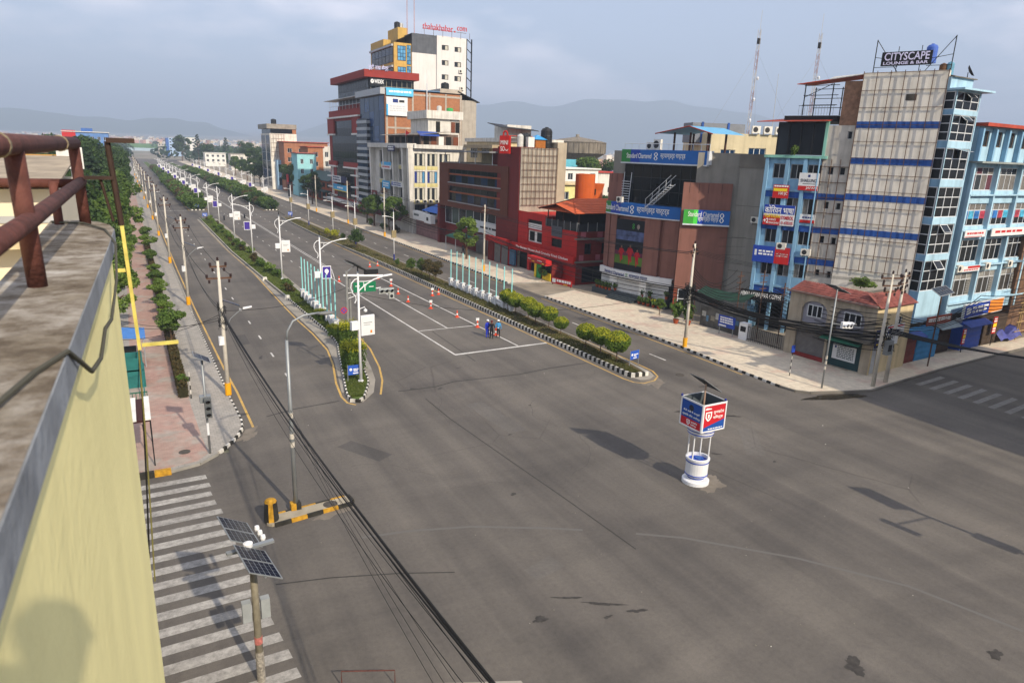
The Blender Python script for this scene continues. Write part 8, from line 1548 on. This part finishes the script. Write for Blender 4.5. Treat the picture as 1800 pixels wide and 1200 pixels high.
# low shrubs in the left median lawn
low = [[('crown', leaf_mesh('crown', 700, lump(crown_lobes(100+k, .45, .4, .5, 9, .16, .3)), .075, 110+k, [LEAF_L, LEAF_R, LEAF_G][k], .55)), ('stem', trunk_mesh(120+k, .35, .02, .3, .25, 4))] for k in range(3)]
g_ = random.Random(17); cnt = 0
for y in [80, 82.5, 85, 90, 92, 95, 98, 100, 103, 106, 108, 112, 115, 118, 121, 124, 127, 130, 133, 136, 139, 142, 145, 148, 151, 154, 157, 160, 163, 165]:
    x = g_.uniform(14.4, 16.0); s = g_.uniform(.7, 1.5); k = g_.randrange(3)
    plant('low_shrub', 'low leafy shrub in the lawn of the left median', 'shrub', (x, y, .12), low[k], g_.uniform(0, 6), (s, s, s), 'low shrubs on the left median lawn')
# dense bushes of the far medians
fb = [[('crown', leaf_mesh('crown', 1500, lump(crown_lobes(140+k, 1.5, 1.15, 1.5, 16, .5, .95)), .2, 150+k, [LEAF_G, LEAF_R, LEAF_D, LEAF_G][k], .5)), ('stem', trunk_mesh(160+k, 1.0, .08, 1.0, .9, 5))] for k in range(4)]
for side, xm_, y0, y1 in (('left', 15.1, 191.5, 470), ('right', 32.4, 189.5, 470)):
    y = y0; i = 0
    while y < y1:
        for dx in (-.8, .8) if y < 330 else (0,):
            s = g_.uniform(.8, 1.2)*(1.15 if y > 200 else .95)
            plant('median_bush', f'dense evergreen bush massed on the far {side} median', 'bush', (xm_+dx+g_.uniform(-.3, .3), y+g_.uniform(-.5, .5), .14), fb[g_.choice([0, 0, 1, 2, 3])], g_.uniform(0, 6), (s, s, s*g_.uniform(.9, 1.3)), f'bushes on the far {side} median')
        y += 2.6 if y < 330 else 4.5; i += 1
# hedge and small trees on the left pavement planter
def hedge(y0, y1, label):
    r = root('clipped_hedge', label, 'hedge', (1.9, (y0+y1)/2, .13)); L = y1-y0
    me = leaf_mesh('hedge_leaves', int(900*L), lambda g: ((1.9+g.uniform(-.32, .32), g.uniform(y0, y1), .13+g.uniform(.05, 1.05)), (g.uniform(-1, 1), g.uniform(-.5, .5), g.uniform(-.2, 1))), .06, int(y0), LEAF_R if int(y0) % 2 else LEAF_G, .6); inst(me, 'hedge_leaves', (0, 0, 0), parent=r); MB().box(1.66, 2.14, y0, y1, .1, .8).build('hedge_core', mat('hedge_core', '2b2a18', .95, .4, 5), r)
for y0, y1, w in ((47.2, 53.0, 'nearest the footpath corner'), (53.6, 64.5, 'below the large leafy sapling'), (65.0, 78, 'third along the left footpath'), (79, 98, 'fourth along the left footpath'), (99, 128, 'farthest along the left footpath')): hedge(y0, y1, f'clipped hedge strip between footpath and paving, {w}')
sap = [[('trunk', trunk_mesh(180+k, 1.9, .05, 1.9, .7, 6)), ('crown', leaf_mesh('crown', 2400, lump(crown_lobes(190+k, .95, 2.2, 1.1, 16, .28, .5), .6), .09, 200+k, [LEAF_G, LEAF_L][k], .5))] for k in range(2)]
SP = [((1.95, 58.6), 1.25, 'largest leafy sapling rising from the left hedge'), ((1.9, 61.5), .7, 'small sapling right behind the largest hedge sapling'), ((1.95, 48.4), .45, 'small tuft of leaves at the near end of the left hedge'), ((1.9, 69), .8, 'leafy sapling in the third hedge strip, nearest one'), ((1.8, 72.5), .75, 'leafy sapling in the third hedge strip, second one'), ((1.9, 76.5), 1.0, 'round sapling at the end of the third hedge strip'), ((1.9, 84), .9, 'sapling in the fourth hedge strip, nearest one'), ((1.9, 91), .8, 'sapling in the fourth hedge strip, farther one'), ((1.8, 101), .9, 'sapling at the start of the farthest hedge strip'), ((1.9, 112), 1.15, 'bushy sapling in the middle of the farthest hedge strip'), ((1.9, 124), 1.1, 'last sapling of the farthest hedge strip')]
for i, ((x, y), s, lab) in enumerate(SP): plant('sapling', lab, 'tree', (x, y, .13), sap[i % 2], i*1.9, (s, s, s*.95), 'saplings in the left hedge')
# street trees on the left side and beyond
def big(seed, R, zc, h, n, leaf, m, count, trunk_h, flat=.75): return [('trunk', trunk_mesh(seed, trunk_h, .22, zc, R*.7, 8)), ('crown', leaf_mesh('crown', count, lump(crown_lobes(seed+1, R, zc, h, n, R*.22, R*.42), flat), leaf, seed+2, m, .5))]
T1 = [big(300, 3.2, 6.2, 4.5, 20, .22, LEAF_G, 5200, 5.0), big(310, 3.6, 7.0, 5.5, 22, .24, LEAF_D, 5200, 5.5), big(320, 2.8, 5.2, 4.0, 18, .2, LEAF_L, 4600, 4.5)]
LT = [(-2.0, 66, 2, .75), (-2.0, 74, 0, .72), (-2.6, 82, 2, .85), (-2.4, 92, 0, .9), (-4.5, 72, 1, 1.0), (-2.0, 103, 0, 1.1), (-5.5, 92, 1, 1.2), (-1.6, 116, 2, 1.05), (-2.0, 129, 0, 1.1), (-6, 112, 1, 1.3), (-2.0, 143, 0, 1.15), (-2.5, 158, 1, 1.15), (-7, 140, 1, 1.5), (-2.0, 175, 0, 1.2), (-3, 193, 1, 1.3), (-2.2, 212, 0, 1.3), (-8, 175, 1, 1.6), (-2.5, 232, 1, 1.3), (-3, 255, 0, 1.3), (-3, 280, 1, 1.35), (-3, 310, 0, 1.4), (-9, 230, 1, 1.7), (-14, 200, 1, 1.6), (-17, 165, 1, 1.5), (-4, 345, 1, 1.4), (-4, 390, 0, 1.4), (-12, 120, 2, 1.2), (-9, 84, 0, 1.1), (-13, 98, 1, 1.15)]
LT.sort(key=lambda t: t[1]); nf = [0, 0]
for i, (x, y, k, s) in enumerate(LT):
    back = x < -3.5; nf[back] += 1; lab = f'dark tree behind the left street-tree row, {ordn[nf[1]-1]} from the viewer' if back else f'leafy street tree beside the left footpath, {ordn[nf[0]-1]} from the viewer'
    plant('street_tree', lab, 'tree', (x, y, .1), T1[k], i*1.7, (s, s, s*random.uniform(.92, 1.12)), 'street trees behind the left footpath')
con = [('trunk', trunk_mesh(400, 14, .3, 14, 2, 10)), ('crown', leaf_mesh('crown', 6000, lump([(math.cos(k*2.4)*2.6*(1-k/40), math.sin(k*2.4)*2.6*(1-k/40), 5.5+k*.36, 1.1*(1-k/60)) for k in range(34)], .45), .26, 401, LEAF_B, .45))]
for i, (x, y, s, lab) in enumerate(((-4.2, 118, .82, 'tall dark pine above the left trees, nearest one'), (-6.8, 150, .85, 'tall dark pine above the left trees, second one'), (-9.5, 190, .95, 'tall dark pine beside the blue and white school'), (55, 640, 1.3, 'very tall dark pine beside the far white office'), (78, 650, 1.2, 'tall dark pine right of the far brown tree'), (66, 640, .9, 'broad brownish tree between the two far pines'))): plant('pine_tree', lab, 'tree', (x, y, .1), con, i*1.1, (s*1.2 if i > 4 else s, s*1.2 if i > 4 else s, s))
RT = [((45.5, 96.5), .82, 2, 'slim bright green tree on the pavement before the brown store'), ((45.8, 131), .8, 0, 'leafy tree on the pavement before the white block'), ((46.5, 136), .6, 1, 'dark shrub tree beside the pavement before the white block'), ((46.2, 145), .75, 0, 'leafy tree before the red glass tower'), ((46.8, 152), .7, 2, 'light green tree in a planter before the red glass tower'), ((47, 205), .9, 1, 'tree shading the orange restaurant corner'), ((52, 248), 1.2, 0, 'round tree beside the cyan house'), ((52, 262), 1.0, 1, 'dark tree before the concrete high-rise'), ((48, 300), .9, 1, 'dark street tree past the concrete high-rise, first'), ((48.5, 318), .9, 0, 'street tree past the concrete high-rise, second'), ((49, 340), 1.0, 1, 'street tree past the concrete high-rise, third'), ((50, 365), 1.0, 0, 'street tree past the concrete high-rise, fourth'), ((58, 345), 1.2, 1, 'dark tree behind the street row past the high-rise'), ((62, 400), 1.5, 1, 'tall dark tree before the pink house'), ((75, 520), 1.8, 1, 'broad dark tree behind the white villas'), ((84, 460), 1.8, 0, 'broad green tree left of the high-rise roof'), ((123, 176), 1.75, 0, 'large green tree in front of the water tower'), ((131, 174), 1.5, 1, 'dark green tree right of the water tower tree'), ((72, 96), 1.0, 1, 'dark tree beside the grey party wall'), ((66, 93.5), .9, 0, 'small tree below the jacaranda'), ((48.6, 54.6), .2, 0, 'small potted tree beside the bank end pillar'), ((46.9, 76.0), .2, 1, 'shrubby plant beside the snack booth'), ((56, 585), 1.6, 1, 'dark tree far along the avenue right side'), ((46, 690), 2.2, 1, 'dark trees at the far end of the avenue'), ((52.5, 405), 1.1, 0, 'street tree before the pale pink house')]
for i, ((x, y), s, k, lab) in enumerate(RT): plant('tree', lab, 'tree', (x, y, .1), T1[k], i*2.3, (s, s, s))
jac = big(500, 2.6, 5.5, 3.5, 14, .2, LEAF_P, 2600, 4.5)
plant('jacaranda_tree', 'purple flowering jacaranda below the white house', 'tree', (70.2, 101, 3.2), jac, 0, (.9, .9, .9)); plant('jacaranda_tree', 'purple flowering jacaranda beyond the bank terrace', 'tree', (108, 142, 4.5), jac, 1, (1.2, 1.2, 1.1))
plant('roof_weed', 'green weeds growing on the flat roof behind red tiles', 'plant', (56.4, 37.4, 5.75), low[0], 0, (2.0, 2.6, 1.2))
plant('terrace_weed', 'green weed growing on the mint ledge of the lounge', 'plant', W.p(-11.2, .1, TOPB+.2), low[2], 0, (1, 1, 1.3))
for i, (x, y, s) in enumerate(((46.2, 147.5, 1.2), (46.8, 132.5, 1.3), (46.4, 139, 1.1))): plant('planter_shrub', ['shrub in the planter by the red glass tower', 'shrub at the foot of the white block awnings', 'shrub between the pavement trees of the white block'][i], 'shrub', (x, y, .13), low[i], i, (s*1.5, s*1.5, s*1.6))

# ---------------------------------------------------------------- people
def person(label, loc, rot, h, joints, colors, hat=None, name='person'):
    """one continuous body grown from a jointed skeleton; clothes are face materials by region"""
    me = bpy.data.meshes.new('body'); names = list(joints); idx = {n: i for i, n in enumerate(names)}
    E_ = [('pelvis', 'waist'), ('waist', 'chest'), ('chest', 'neck'), ('neck', 'head'), ('head', 'crown')]
    for s in 'lr': E_ += [('chest', 'sh'+s), ('sh'+s, 'el'+s), ('el'+s, 'wr'+s), ('wr'+s, 'ha'+s), ('pelvis', 'hip'+s), ('hip'+s, 'kn'+s), ('kn'+s, 'an'+s), ('an'+s, 'to'+s)]
    me.from_pydata([tuple(c*h for c in joints[n][:3]) for n in names], [(idx[a], idx[b]) for a, b in E_], [])
    o = bpy.data.objects.new('body', me); COL.objects.link(o); md = o.modifiers.new('Skin', 'SKIN')
    if not me.skin_vertices: 
        bm = bmesh.new(); bm.from_mesh(me); bm.verts.layers.skin.verify(); bm.to_mesh(me); bm.free()
    for n in names: sv = me.skin_vertices[0].data[idx[n]]; r = joints[n][3]*h; sv.radius = (r, joints[n][4]*h if len(joints[n]) > 4 else r); sv.use_root = n == 'pelvis'
    ss = o.modifiers.new('Subd', 'SUBSURF'); ss.levels = 1; ss.render_levels = 1
    ev = bpy.data.meshes.new_from_object(o.evaluated_get(bpy.context.evaluated_depsgraph_get())); bpy.data.objects.remove(o)
    for m in colors.values(): ev.materials.append(m)
    keys = list(colors); ev.name = 'body'
    J = {n: Vector(joints[n][:3])*h for n in names}
    for p in ev.polygons:
        c = p.center; k = 'top'
        if c.z > J['neck'].z: k = 'skin' if c.z < J['head'].z+.055*h and c.y < J['head'].y+.01*h else 'hair'
        elif min((c-J['ha'+s]).length for s in 'lr') < .05*h: k = 'skin'
        elif c.z < .045*h: k = 'shoe'
        elif c.z < J['waist'].z-.02*h and min((c-J['wr'+s]).length for s in 'lr') > .09*h: k = 'legs'
        p.material_index = keys.index(k); p.use_smooth = True
    r = root(name, label, 'person', loc); r.rotation_euler = (0, 0, rot); b = bpy.data.objects.new('body', ev); COL.objects.link(b); b.parent = r
    if hat: hc = J['crown']; q = MB().lathe(hc.x, hc.y, [(.062*h, hc.z-.035*h), (.066*h, hc.z-.01*h), (.055*h, hc.z+.025*h), (.02*h, hc.z+.04*h)], 12).box(hc.x-.045*h, hc.x+.045*h, hc.y-.1*h, hc.y-.04*h, hc.z-.035*h, hc.z-.025*h); q.build('cap', hat).parent = r
    # nose, brow, and separate fingers close the figure
    f = MB(); hx_ = J['head']; f.hexa([(hx_.x-.008*h, hx_.y-.052*h, hx_.z-.012*h), (hx_.x+.008*h, hx_.y-.052*h, hx_.z-.012*h), (hx_.x+.006*h, hx_.y-.04*h, hx_.z-.012*h), (hx_.x-.006*h, hx_.y-.04*h, hx_.z-.012*h)], [(hx_.x-.003*h, hx_.y-.046*h, hx_.z+.014*h), (hx_.x+.003*h, hx_.y-.046*h, hx_.z+.014*h), (hx_.x+.003*h, hx_.y-.04*h, hx_.z+.014*h), (hx_.x-.003*h, hx_.y-.04*h, hx_.z+.014*h)]); f.build('nose', colors['skin']).parent = r
    for s in 'lr':
        d = (J['ha'+s]-J['wr'+s]).normalized(); side = d.cross(Vector((0, 1, 0))).normalized() if abs(d.y) < .9 else Vector((1, 0, 0)); fg_ = MB()
        for k in range(4): b0 = J['ha'+s]+side*(.008*h*(k-1.5)); L_ = (.038, .045, .042, .033)[k]*h; fg_.tube([b0, b0+d*L_*.6, b0+d*L_+Vector((0, -.008*h, 0))], .0052*h, 5)
        b0 = J['wr'+s]+d*.02*h; fg_.tube([b0, b0+side*.02*h+d*.018*h, b0+side*.024*h+d*.036*h], .006*h, 5); fg_.build('fingers', colors['skin']).parent = r
    return r
def stance(arm_l=(.17, .0), arm_r=(-.17, .0), spread=.055, lean=0., step=0.):
    J = dict(pelvis=(0, 0, .53, .075, .06), waist=(0, lean*.3, .60, .072, .066), chest=(0, lean*.7, .74, .088, .075), neck=(0, lean, .845, .032), head=(0, lean-.012, .905, .05, .058), crown=(0, lean-.006, .96, .042, .05))
    for s, sg, a in (('l', 1, arm_l), ('r', -1, arm_r)):
        J['sh'+s] = (sg*.105, lean*.8, .80, .036); J['el'+s] = (sg*.145, .02+lean*.5, .63, .026); wx_, wy_ = a if isinstance(a[1], float) else (a[0], 0.)
        J['wr'+s] = (sg*abs(wx_), wy_, .50 if abs(wy_) < .05 else .60, .019); v = Vector(J['wr'+s][:3])-Vector(J['el'+s][:3]); v = v.normalized()*.045; J['ha'+s] = (J['wr'+s][0]+v.x, J['wr'+s][1]+v.y, J['wr'+s][2]+v.z, .021)
        J['hip'+s] = (sg*.05, 0, .50, .058); J['kn'+s] = (sg*spread*1.1, -.012-sg*step*.5, .28, .04); J['an'+s] = (sg*spread*1.25, .01-sg*step, .045, .026); J['to'+s] = (sg*spread*1.4, -.075-sg*step, .02, .022)
    return J
SKIN = mat('skin', '7d563f', .6, .08, 9); HAIRM = mat('hair', '15110e', .7); DKB = mat('navy_cloth', '14161f', .85, .15, 6); SKYS = mat('sky_shirt', '3f8fc4', .8, .1, 6); RBLUE = mat('royal_blue_cloth', '1f36b5', .8, .12, 6); SHOE = mat('black_shoe', '101010', .5); GREYC = mat('grey_cloth', '55524f', .85, .15, 6)
def cols(top, legs): return dict(top=top, legs=legs, skin=SKIN, hair=HAIRM, shoe=SHOE)
o1 = person('traffic officer in light blue shirt and white cap facing right', (28.35, 53.15, 0), 2.4, 1.72, stance((.17, -.02), (.16, -.03)), cols(SKYS, DKB), PWHITE)
MB().tube([(0, 0, .93), (0, 0, .99)], .135, 12).build('white_belt', PWHITE).parent = o1
person('person in dark navy uniform standing beside the light blue officer', (27.7, 53.2, 0), -.5, 1.70, stance((.15, -.12), (.15, -.12), lean=-.015), cols(DKB, DKB), mat('maroon_cap', '5c1c22', .8))
person('person in royal blue jacket half hidden behind the navy uniform', (27.5, 53.65, 0), .3, 1.71, stance((.16, -.05), (.17, -.02)), cols(RBLUE, RBLUE), PWHITE)
person('pedestrian in grey walking on the right pavement before the brown store', (47.2, 101.5, .13), .4, 1.68, stance((.16, -.05), (.16, .06), step=.12), cols(GREYC, DKB))
# the photographer leaning out over the parapet behind the lens (only the shadow on the wall is in view)
ph = person('photographer leaning over the parapet, casting a shadow on the yellow wall', (-.56, -.28, 14.88), math.pi/2, 1.84, stance((.16, -.02), (.16, -.02), lean=-.345), cols(GREYC, DKB))

# ---------------------------------------------------------------- overhead cables
def sag(a, b, s, n=14): return [Vector(a).lerp(Vector(b), k/n)-Vector((0, 0, 4*s*(k/n)*(1-k/n))) for k in range(n+1)]
def cable(lab, spans, r=.018, name='overhead_cable', parent=None, group=None, m=None):
    mb = MB()
    for a, b, s in spans: mb.tube(sag(a, b, s), r, 5)
    o = mb.build(name, m or HAIR, parent)
    if parent is None: tag(o, lab, 'cable', group)
    return o
np_ = root('utility_pole', 'utility pole below the viewer where the black cable bundle ends', 'utility pole', (5.3, 4.5, 0)); MB().tube([(5.3, 4.5, 0), (5.3, 4.5, 8.5)], [.15, .09], 10).build('pole', PCON, np_)
P1 = (4.58, 46.6, 5.6)
bn = root('cable_bundle', 'thick black cable bundle sagging from the nearest left pole over the junction', 'cable', P1)
gq = random.Random(8)
for k in range(7): e = (5.3+gq.uniform(-.3, .3), 4.5, 6.9+gq.uniform(-.35, .35)); s = (P1[0]+gq.uniform(-.1, .1), P1[1], P1[2]+gq.uniform(-.3, .5)); MB().tube(sag(s, e, .95+gq.uniform(-.3, .55), 22), .022 if k < 3 else .009, 6).build('strand', HAIR, bn)
for k in range(3): MB().tube(sag((5.39, 29.55, 4.6+.2*k), (4.3+.2*k, 4.5, 6.4+.2*k), .5+.1*k, 18), .007, 4).build('strand', HAIR, bn)
for i, ((x0, y0), (x1, y1)) in enumerate(zip(PL[:9], PL[1:10])):
    cable(f'black cables strung between the {ordn[i]} and {ordn[i+1]} left kerb poles', [((x0+dx, y0, z), (x1+dx, y1, z2), s) for dx, z, z2, s in ((0, 6.0, 6.1, .9), (.1, 5.7, 6.3, 1.1), (-.7, 8.2, 8.2, .5), (.7, 8.2, 8.2, .55))], .02 if i < 3 else .025, group='cables along the left kerb')
cable('pair of cables from the nearest left pole to the teal stall', [((4.5, 46.6, 5.5), (-1.6, 50.5, 4.6), .5), ((4.5, 46.6, 5.3), (-1.6, 54, 4.2), .5), ((4.5, 46.6, 5.7), (-1.4, 44, 5.2), .4)], .015)
cable('single cable crossing the avenue from the left pole to the right median', [((4.58, 46.6, 5.9), (15.5, 56.5, 4.9), .5), ((15.5, 56.5, 4.6), (42.2, 43.7, 5.4), 1.9)], .016)
tg = root('wire_tangle', 'tangle of black wires and coils on the nearest left utility pole', 'cable', (4.58, 46.6, 5))
for k in range(9):
    pts = []; a0 = gq.uniform(0, 6.28); zc = gq.uniform(4.6, 6.3)
    for j in range(9): a = a0+j*.8; pts.append((4.58+(.18+gq.uniform(0, .12))*math.cos(a), 46.6+(.18+gq.uniform(0, .12))*math.sin(a), zc+gq.uniform(-.35, .35)))
    MB().tube(pts, .018, 5).build('wire_coil', HAIR, tg)
RP = [(42.22, 43.73), (43.0, 85.5), (42.4, 126.7), (42.2, 151), (42.4, 181)]
for i in range(4):
    (x0, y0), (x1, y1) = RP[i], RP[i+1]; cable(f'sagging black cable bundle along the right pavement, span {["nearest the bank", "before the brown store", "before the white block", "before the red glass tower"][i]}', [((x0+gq.uniform(-.1, .1), y0, 5.0+gq.uniform(-.5, .6)), (x1, y1, 5.2+gq.uniform(-.6, .6)), 1.1+gq.uniform(-.4, .4)) for _ in range(6)]+[((x0-.6, y0, 8.5), (x1-.6, y1, 8.5), .7), ((x0+.6, y0, 8.5), (x1+.6, y1, 8.5), .8)], .03, group='cable bundles along the right pavement')
tg2 = root('wire_tangle', 'big black knot of wires on the pole before the bank', 'cable', (42.22, 43.73, 5))
for k in range(16):
    pts = []; a0 = gq.uniform(0, 6.28); zc = gq.uniform(4.2, 5.6)
    for j in range(10): a = a0+j*.75; q = .2+gq.uniform(0, .35); pts.append((42.22+q*math.cos(a), 43.73+q*math.sin(a), zc+gq.uniform(-.35, .35)))
    MB().tube(pts, .03, 5).build('wire_coil', HAIR, tg2)
cable('heavy black cable bundle from the bank pole to the corner poles', [((42.2, 43.7, 5.0+gq.uniform(-.5, .5)), (48.1, 29.55, 4.4+gq.uniform(-1.2, 1.0)), .9+gq.uniform(-.5, .5)) for _ in range(13)], .04)
cable('thin power lines from the bank pole top to the corner pole crossarms', [((42.2+dx, 43.7, 8.7), (48.1+dx, 29.55, 8.2), .5) for dx in (-.7, -.2, .3, .8)], .012)
cable('cables from the bank pole to the rusty posts by the coffee sign', [((42.2, 43.7, 4.8+.3*k), (50.6, 41.0+.6*k, 2.6+.4*k), .6+.1*k) for k in range(10)], .028)
cable('wires from the rusty posts to the corner poles', [((51, 42+.3*k, 5.2-.2*k), (49.0, 29.7, 5.6-.35*k), .5+.08*k) for k in range(9)], .03)
cable('thick black cable bundle sagging from the corner poles across the side street', [((49.0, 29.6, 4.2+.12*k), (56+1.2*k, 10, 6.2-.2*k), .9+.1*k) for k in range(4)], .05)
cable('black cables running along the kiosks beside the side street', [((49.9, 29.7, 4.4+.25*k), (64, 31.2, 4.2+.3*k), .7+.12*k) for k in range(6)]+[((64, 31.2, 4.2+.3*k), (84, 31.5, 4.6+.3*k), .7) for k in range(6)], .03)
kp = root('kiosk_post', 'thin dark lamp post with flat panel before the kiosks', 'post', (57.6, 31.0, .13)); MB().tube([(57.6, 31, .1), (57.6, 31, 6.6)], .06, 8).build('pole', STEEL_R, kp); pv(kp, F(57.6, 31, 10), -1.4, 1.6, -.4, .4, 6.3, 6.8, (5, 2))
cable('phone wires crossing the front of the bank and restaurant', [((43, 85.5, 6.4+.5*k), (55.2, 50, 6.0+.9*k), 1.0) for k in range(4)], .014)
tg3 = root('wire_tangle', 'mess of wires and spools between the two corner poles', 'cable', (49, 29.6, 4))
for k in range(14):
    pts = [(48.1+gq.uniform(-.3, 2.1), 29.6+gq.uniform(-.25, .25), gq.uniform(2.7, 5.2)) for _ in range(5)]; MB().tube(pts, .022, 5).build('loose_wire', HAIR, tg3)
# far traffic and riders
def car(label, x, y, rot, col):
    r = root('parked_car', label, 'car', (x, y, .0)); b = MB(); prof = [(-2.1, .35), (2.1, .35), (2.15, .75), (1.2, .9), (.6, 1.4), (-1.2, 1.42), (-1.9, .95), (-2.15, .8)]
    v = [(px, sy*(.85 if pz < 1 else .68), pz) for sy in (-1, 1) for px, pz in prof]; n = len(prof); b.add(v, [tuple(range(n-1, -1, -1)), tuple(range(n, 2*n))]+[(i, (i+1) % n, n+(i+1) % n, n+i) for i in range(n)]); o = b.build('body', col); o.parent = r
    for sy in (-1, 1): q = MB().add([(1.0, sy*.8, .93), (.55, sy*.705, 1.33), (-1.1, sy*.7, 1.35), (-1.6, sy*.81, .96)], [(0, 1, 2, 3)]).build('side_window', GD); q.parent = r
    q = MB().add([(1.24, -.72, .93), (1.24, .72, .93), (.66, .62, 1.37), (.66, -.62, 1.37)], [(0, 1, 2, 3)]).build('windscreen', GD); q.parent = r
    for wx_ in (-1.3, 1.3):
        for sy in (-.8, .8): q = MB().tube([(wx_, sy-.1, .32), (wx_, sy+.1, .32)], .32, 12).build('wheel', BLACK); q.parent = r
    r.rotation_euler = (0, 0, rot); return r
CW, CG = mat('car_white', 'cfd0d0', .3, .03, 1, spec=.5), mat('car_silver', '8e9496', .3, .03, 1, metal=.4)
for lab, x, y, m in (('white car far along the centre of the avenue', 20.5, 255, CW), ('silver car behind the white one far along the avenue', 21, 290, CG), ('white car parked by the far right pavement', 40, 330, CW), ('silver car parked farther by the right pavement', 40.2, 350, CG), ('white car waiting in the right service lane far away', 37.5, 300, CW)): car(lab, x, y, math.pi/2, m)
def rider(label, x, y):
    r = root('motorcycle', label, 'motorcycle', (x, y, 0))
    for dy in (-.6, .6): MB().tube([(-.06, dy, .3), (.06, dy, .3)], .3, 12).build('wheel', BLACK).parent = r
    MB().tube([(0, -.6, .35), (0, -.3, .7), (0, .2, .75), (0, .6, .4)], [.08, .14, .12, .08], 8).build('frame', DKB).parent = r; MB().tube([(-.35, -.42, 1.0), (.35, -.42, 1.0)], .02, 6).build('handlebar', BLACK).parent = r; MB().box(-.12, .12, 0, .6, .78, .88).build('saddle', BLACK).parent = r
rider('black motorcycle standing on the centre line far ahead', 23.0, 168); rider('black motorcycle by the left lamps far ahead', 18.3, 165)
# ---------------------------------------------------------------- valley: embankment, sheds, far trees and town
em = root('green_embankment', 'long green embankment closing the end of the avenue', 'embankment', (0, 1200, 0))
mb = MB(); gq2 = random.Random(21); prev = None
for k in range(41):
    x = -260+k*8.5; z = 11.5+gq2.uniform(-.5, .5); row = [(x, 1180, 0), (x, 1215, z), (x, 1300, z+1)]
    if prev:
        for a in range(2): mb.quad(prev[a], row[a], row[a+1], prev[a+1])
    prev = row
mb.build('slope', mat('embankment_green', '4d6b3c', .95, .3, .02), em)
tag(MB().box(-40, 42, 1150, 1165, 0, 6.5).build('long_shed', mat('shed_blue', '9fb3bf', .6, .1, .05)), 'long pale blue roofed shed before the green embankment', 'shed')
g3 = random.Random(33)
def town(name, lab, n, region, seed, hs, mats):
    g = random.Random(seed); mb = MB()
    for _ in range(n):
        x, y = region(g); r = math.hypot(x-20, y-40); zg = -.06+max(0, r-900)*.0085+max(0, r-4500)*.01; a = g.uniform(0, 1.57); w, d = g.uniform(5, 11), g.uniform(5, 11); h = g.uniform(*hs); c, s = math.cos(a), math.sin(a)
        q = [(x+c*u-s*v, y+s*u+c*v) for u, v in ((-w/2, -d/2), (w/2, -d/2), (w/2, d/2), (-w/2, d/2))]; mb.hexa([(*p, zg-3) for p in q], [(*p, zg+h) for p in q], g.randrange(len(mats)))
        if g.random() < .4: mb.hexa([(x-1.5, y-1.5, zg+h), (x+1.5, y-1.5, zg+h), (x+1.5, y+1.5, zg+h), (x-1.5, y+1.5, zg+h)], [(x-1.5, y-1.5, zg+h+2.5), (x+1.5, y-1.5, zg+h+2.5), (x+1.5, y+1.5, zg+h+2.5), (x-1.5, y+1.5, zg+h+2.5)], 0)
    return stuff(tag(mb.build(name, mats), lab, 'town'))
TM = [mat('town_white', 'c9c4bb', .9, .1, .01), mat('town_brick', '9a6a55', .9, .1, .01), mat('town_cream', 'c4b08e', .9, .1, .01), mat('town_grey', '8d8d8c', .9, .1, .01), mat('town_pink', 'b5938a', .9, .1, .01), mat('town_blue', '8fa3b5', .9, .1, .01)]
def polar(a0, a1, r0, r1): return lambda g: (lambda a, r: (r*math.sin(a), r*math.cos(a)))(rad(g.uniform(a0, a1)), r0*(r1/r0)**g.random())
town('distant_town', 'distant town of small pale houses across the valley floor', 5200, polar(-12, 75, 1350, 4600), 41, (6, 15), TM)
town('nearer_town', 'rooftops of the town behind the commercial blocks', 420, lambda g: polar(27, 52, 330, 1300)(g), 43, (7, 14.5), TM)
def woods(name, lab, n, region, seed, m):
    g = random.Random(seed); mb = MB()
    for _ in range(n):
        x, y = region(g); r0_ = math.hypot(x-20, y-40); zg = -.06+max(0, r0_-900)*.0085; R = g.uniform(4, 8); H_ = g.uniform(7, 14)
        for k in range(34):
            w = Vector((g.gauss(0, 1), g.gauss(0, 1), g.gauss(0, 1))).normalized(); p = Vector((x+w.x*R, y+w.y*R, zg+H_*.6+w.z*H_*.45)); s = g.uniform(1.0, 2.2); a = w.cross(Vector((g.uniform(-1, 1), g.uniform(-1, 1), g.uniform(-1, 1)))).normalized(); b = w.cross(a); mb.add([p-a*s, p-b*s, p+a*s, p+b*s], [(0, 1, 2, 3)])
    return stuff(tag(mb.build(name, m), lab, 'wood'))
woods('far_wood', 'dark woods on the left beyond the rooftops', 330, lambda g: (lambda a, r: (r*math.sin(a), r*math.cos(a)))(rad(g.uniform(-14, -.2)), g.uniform(380, 1100)), 51, LEAF_B)
woods('valley_trees', 'scattered dark trees among the distant town', 420, polar(2, 52, 620, 2400), 52, LEAF_B)
woods('avenue_end_trees', 'trees and bushes closing the far end of the avenue', 150, lambda g: (g.choice([g.uniform(-60, 4), g.uniform(-30, 4), g.uniform(72, 130)]), g.uniform(690, 1100)), 54, LEAF_B)
woods('near_grove', 'dark grove past the concrete high-rise', 60, lambda g: (g.uniform(72, 130), g.uniform(430, 820)), 53, LEAF_D)

# ---------------------------------------------------------------- haze: one even volume over the whole valley
hz = MB().box(-15000, 15000, -15000, 15000, -3, 640).build('haze', [])
stuff(hz); hz['label'] = 'pale blue-grey summer haze filling the valley'; hz['category'] = 'haze'
hm = bpy.data.materials.new('haze_air'); hm.use_nodes = True; hn, hl = hm.node_tree.nodes, hm.node_tree.links; hn.clear()
ho = hn.new('ShaderNodeOutputMaterial'); hv = hn.new('ShaderNodeVolumePrincipled'); hv.inputs['Color'].default_value = (.56, .70, .92, 1); hv.inputs['Density'].default_value = .00036; hv.inputs['Anisotropy'].default_value = .0
hl.new(hv.outputs[0], ho.inputs['Volume']); hz.data.materials.append(hm)
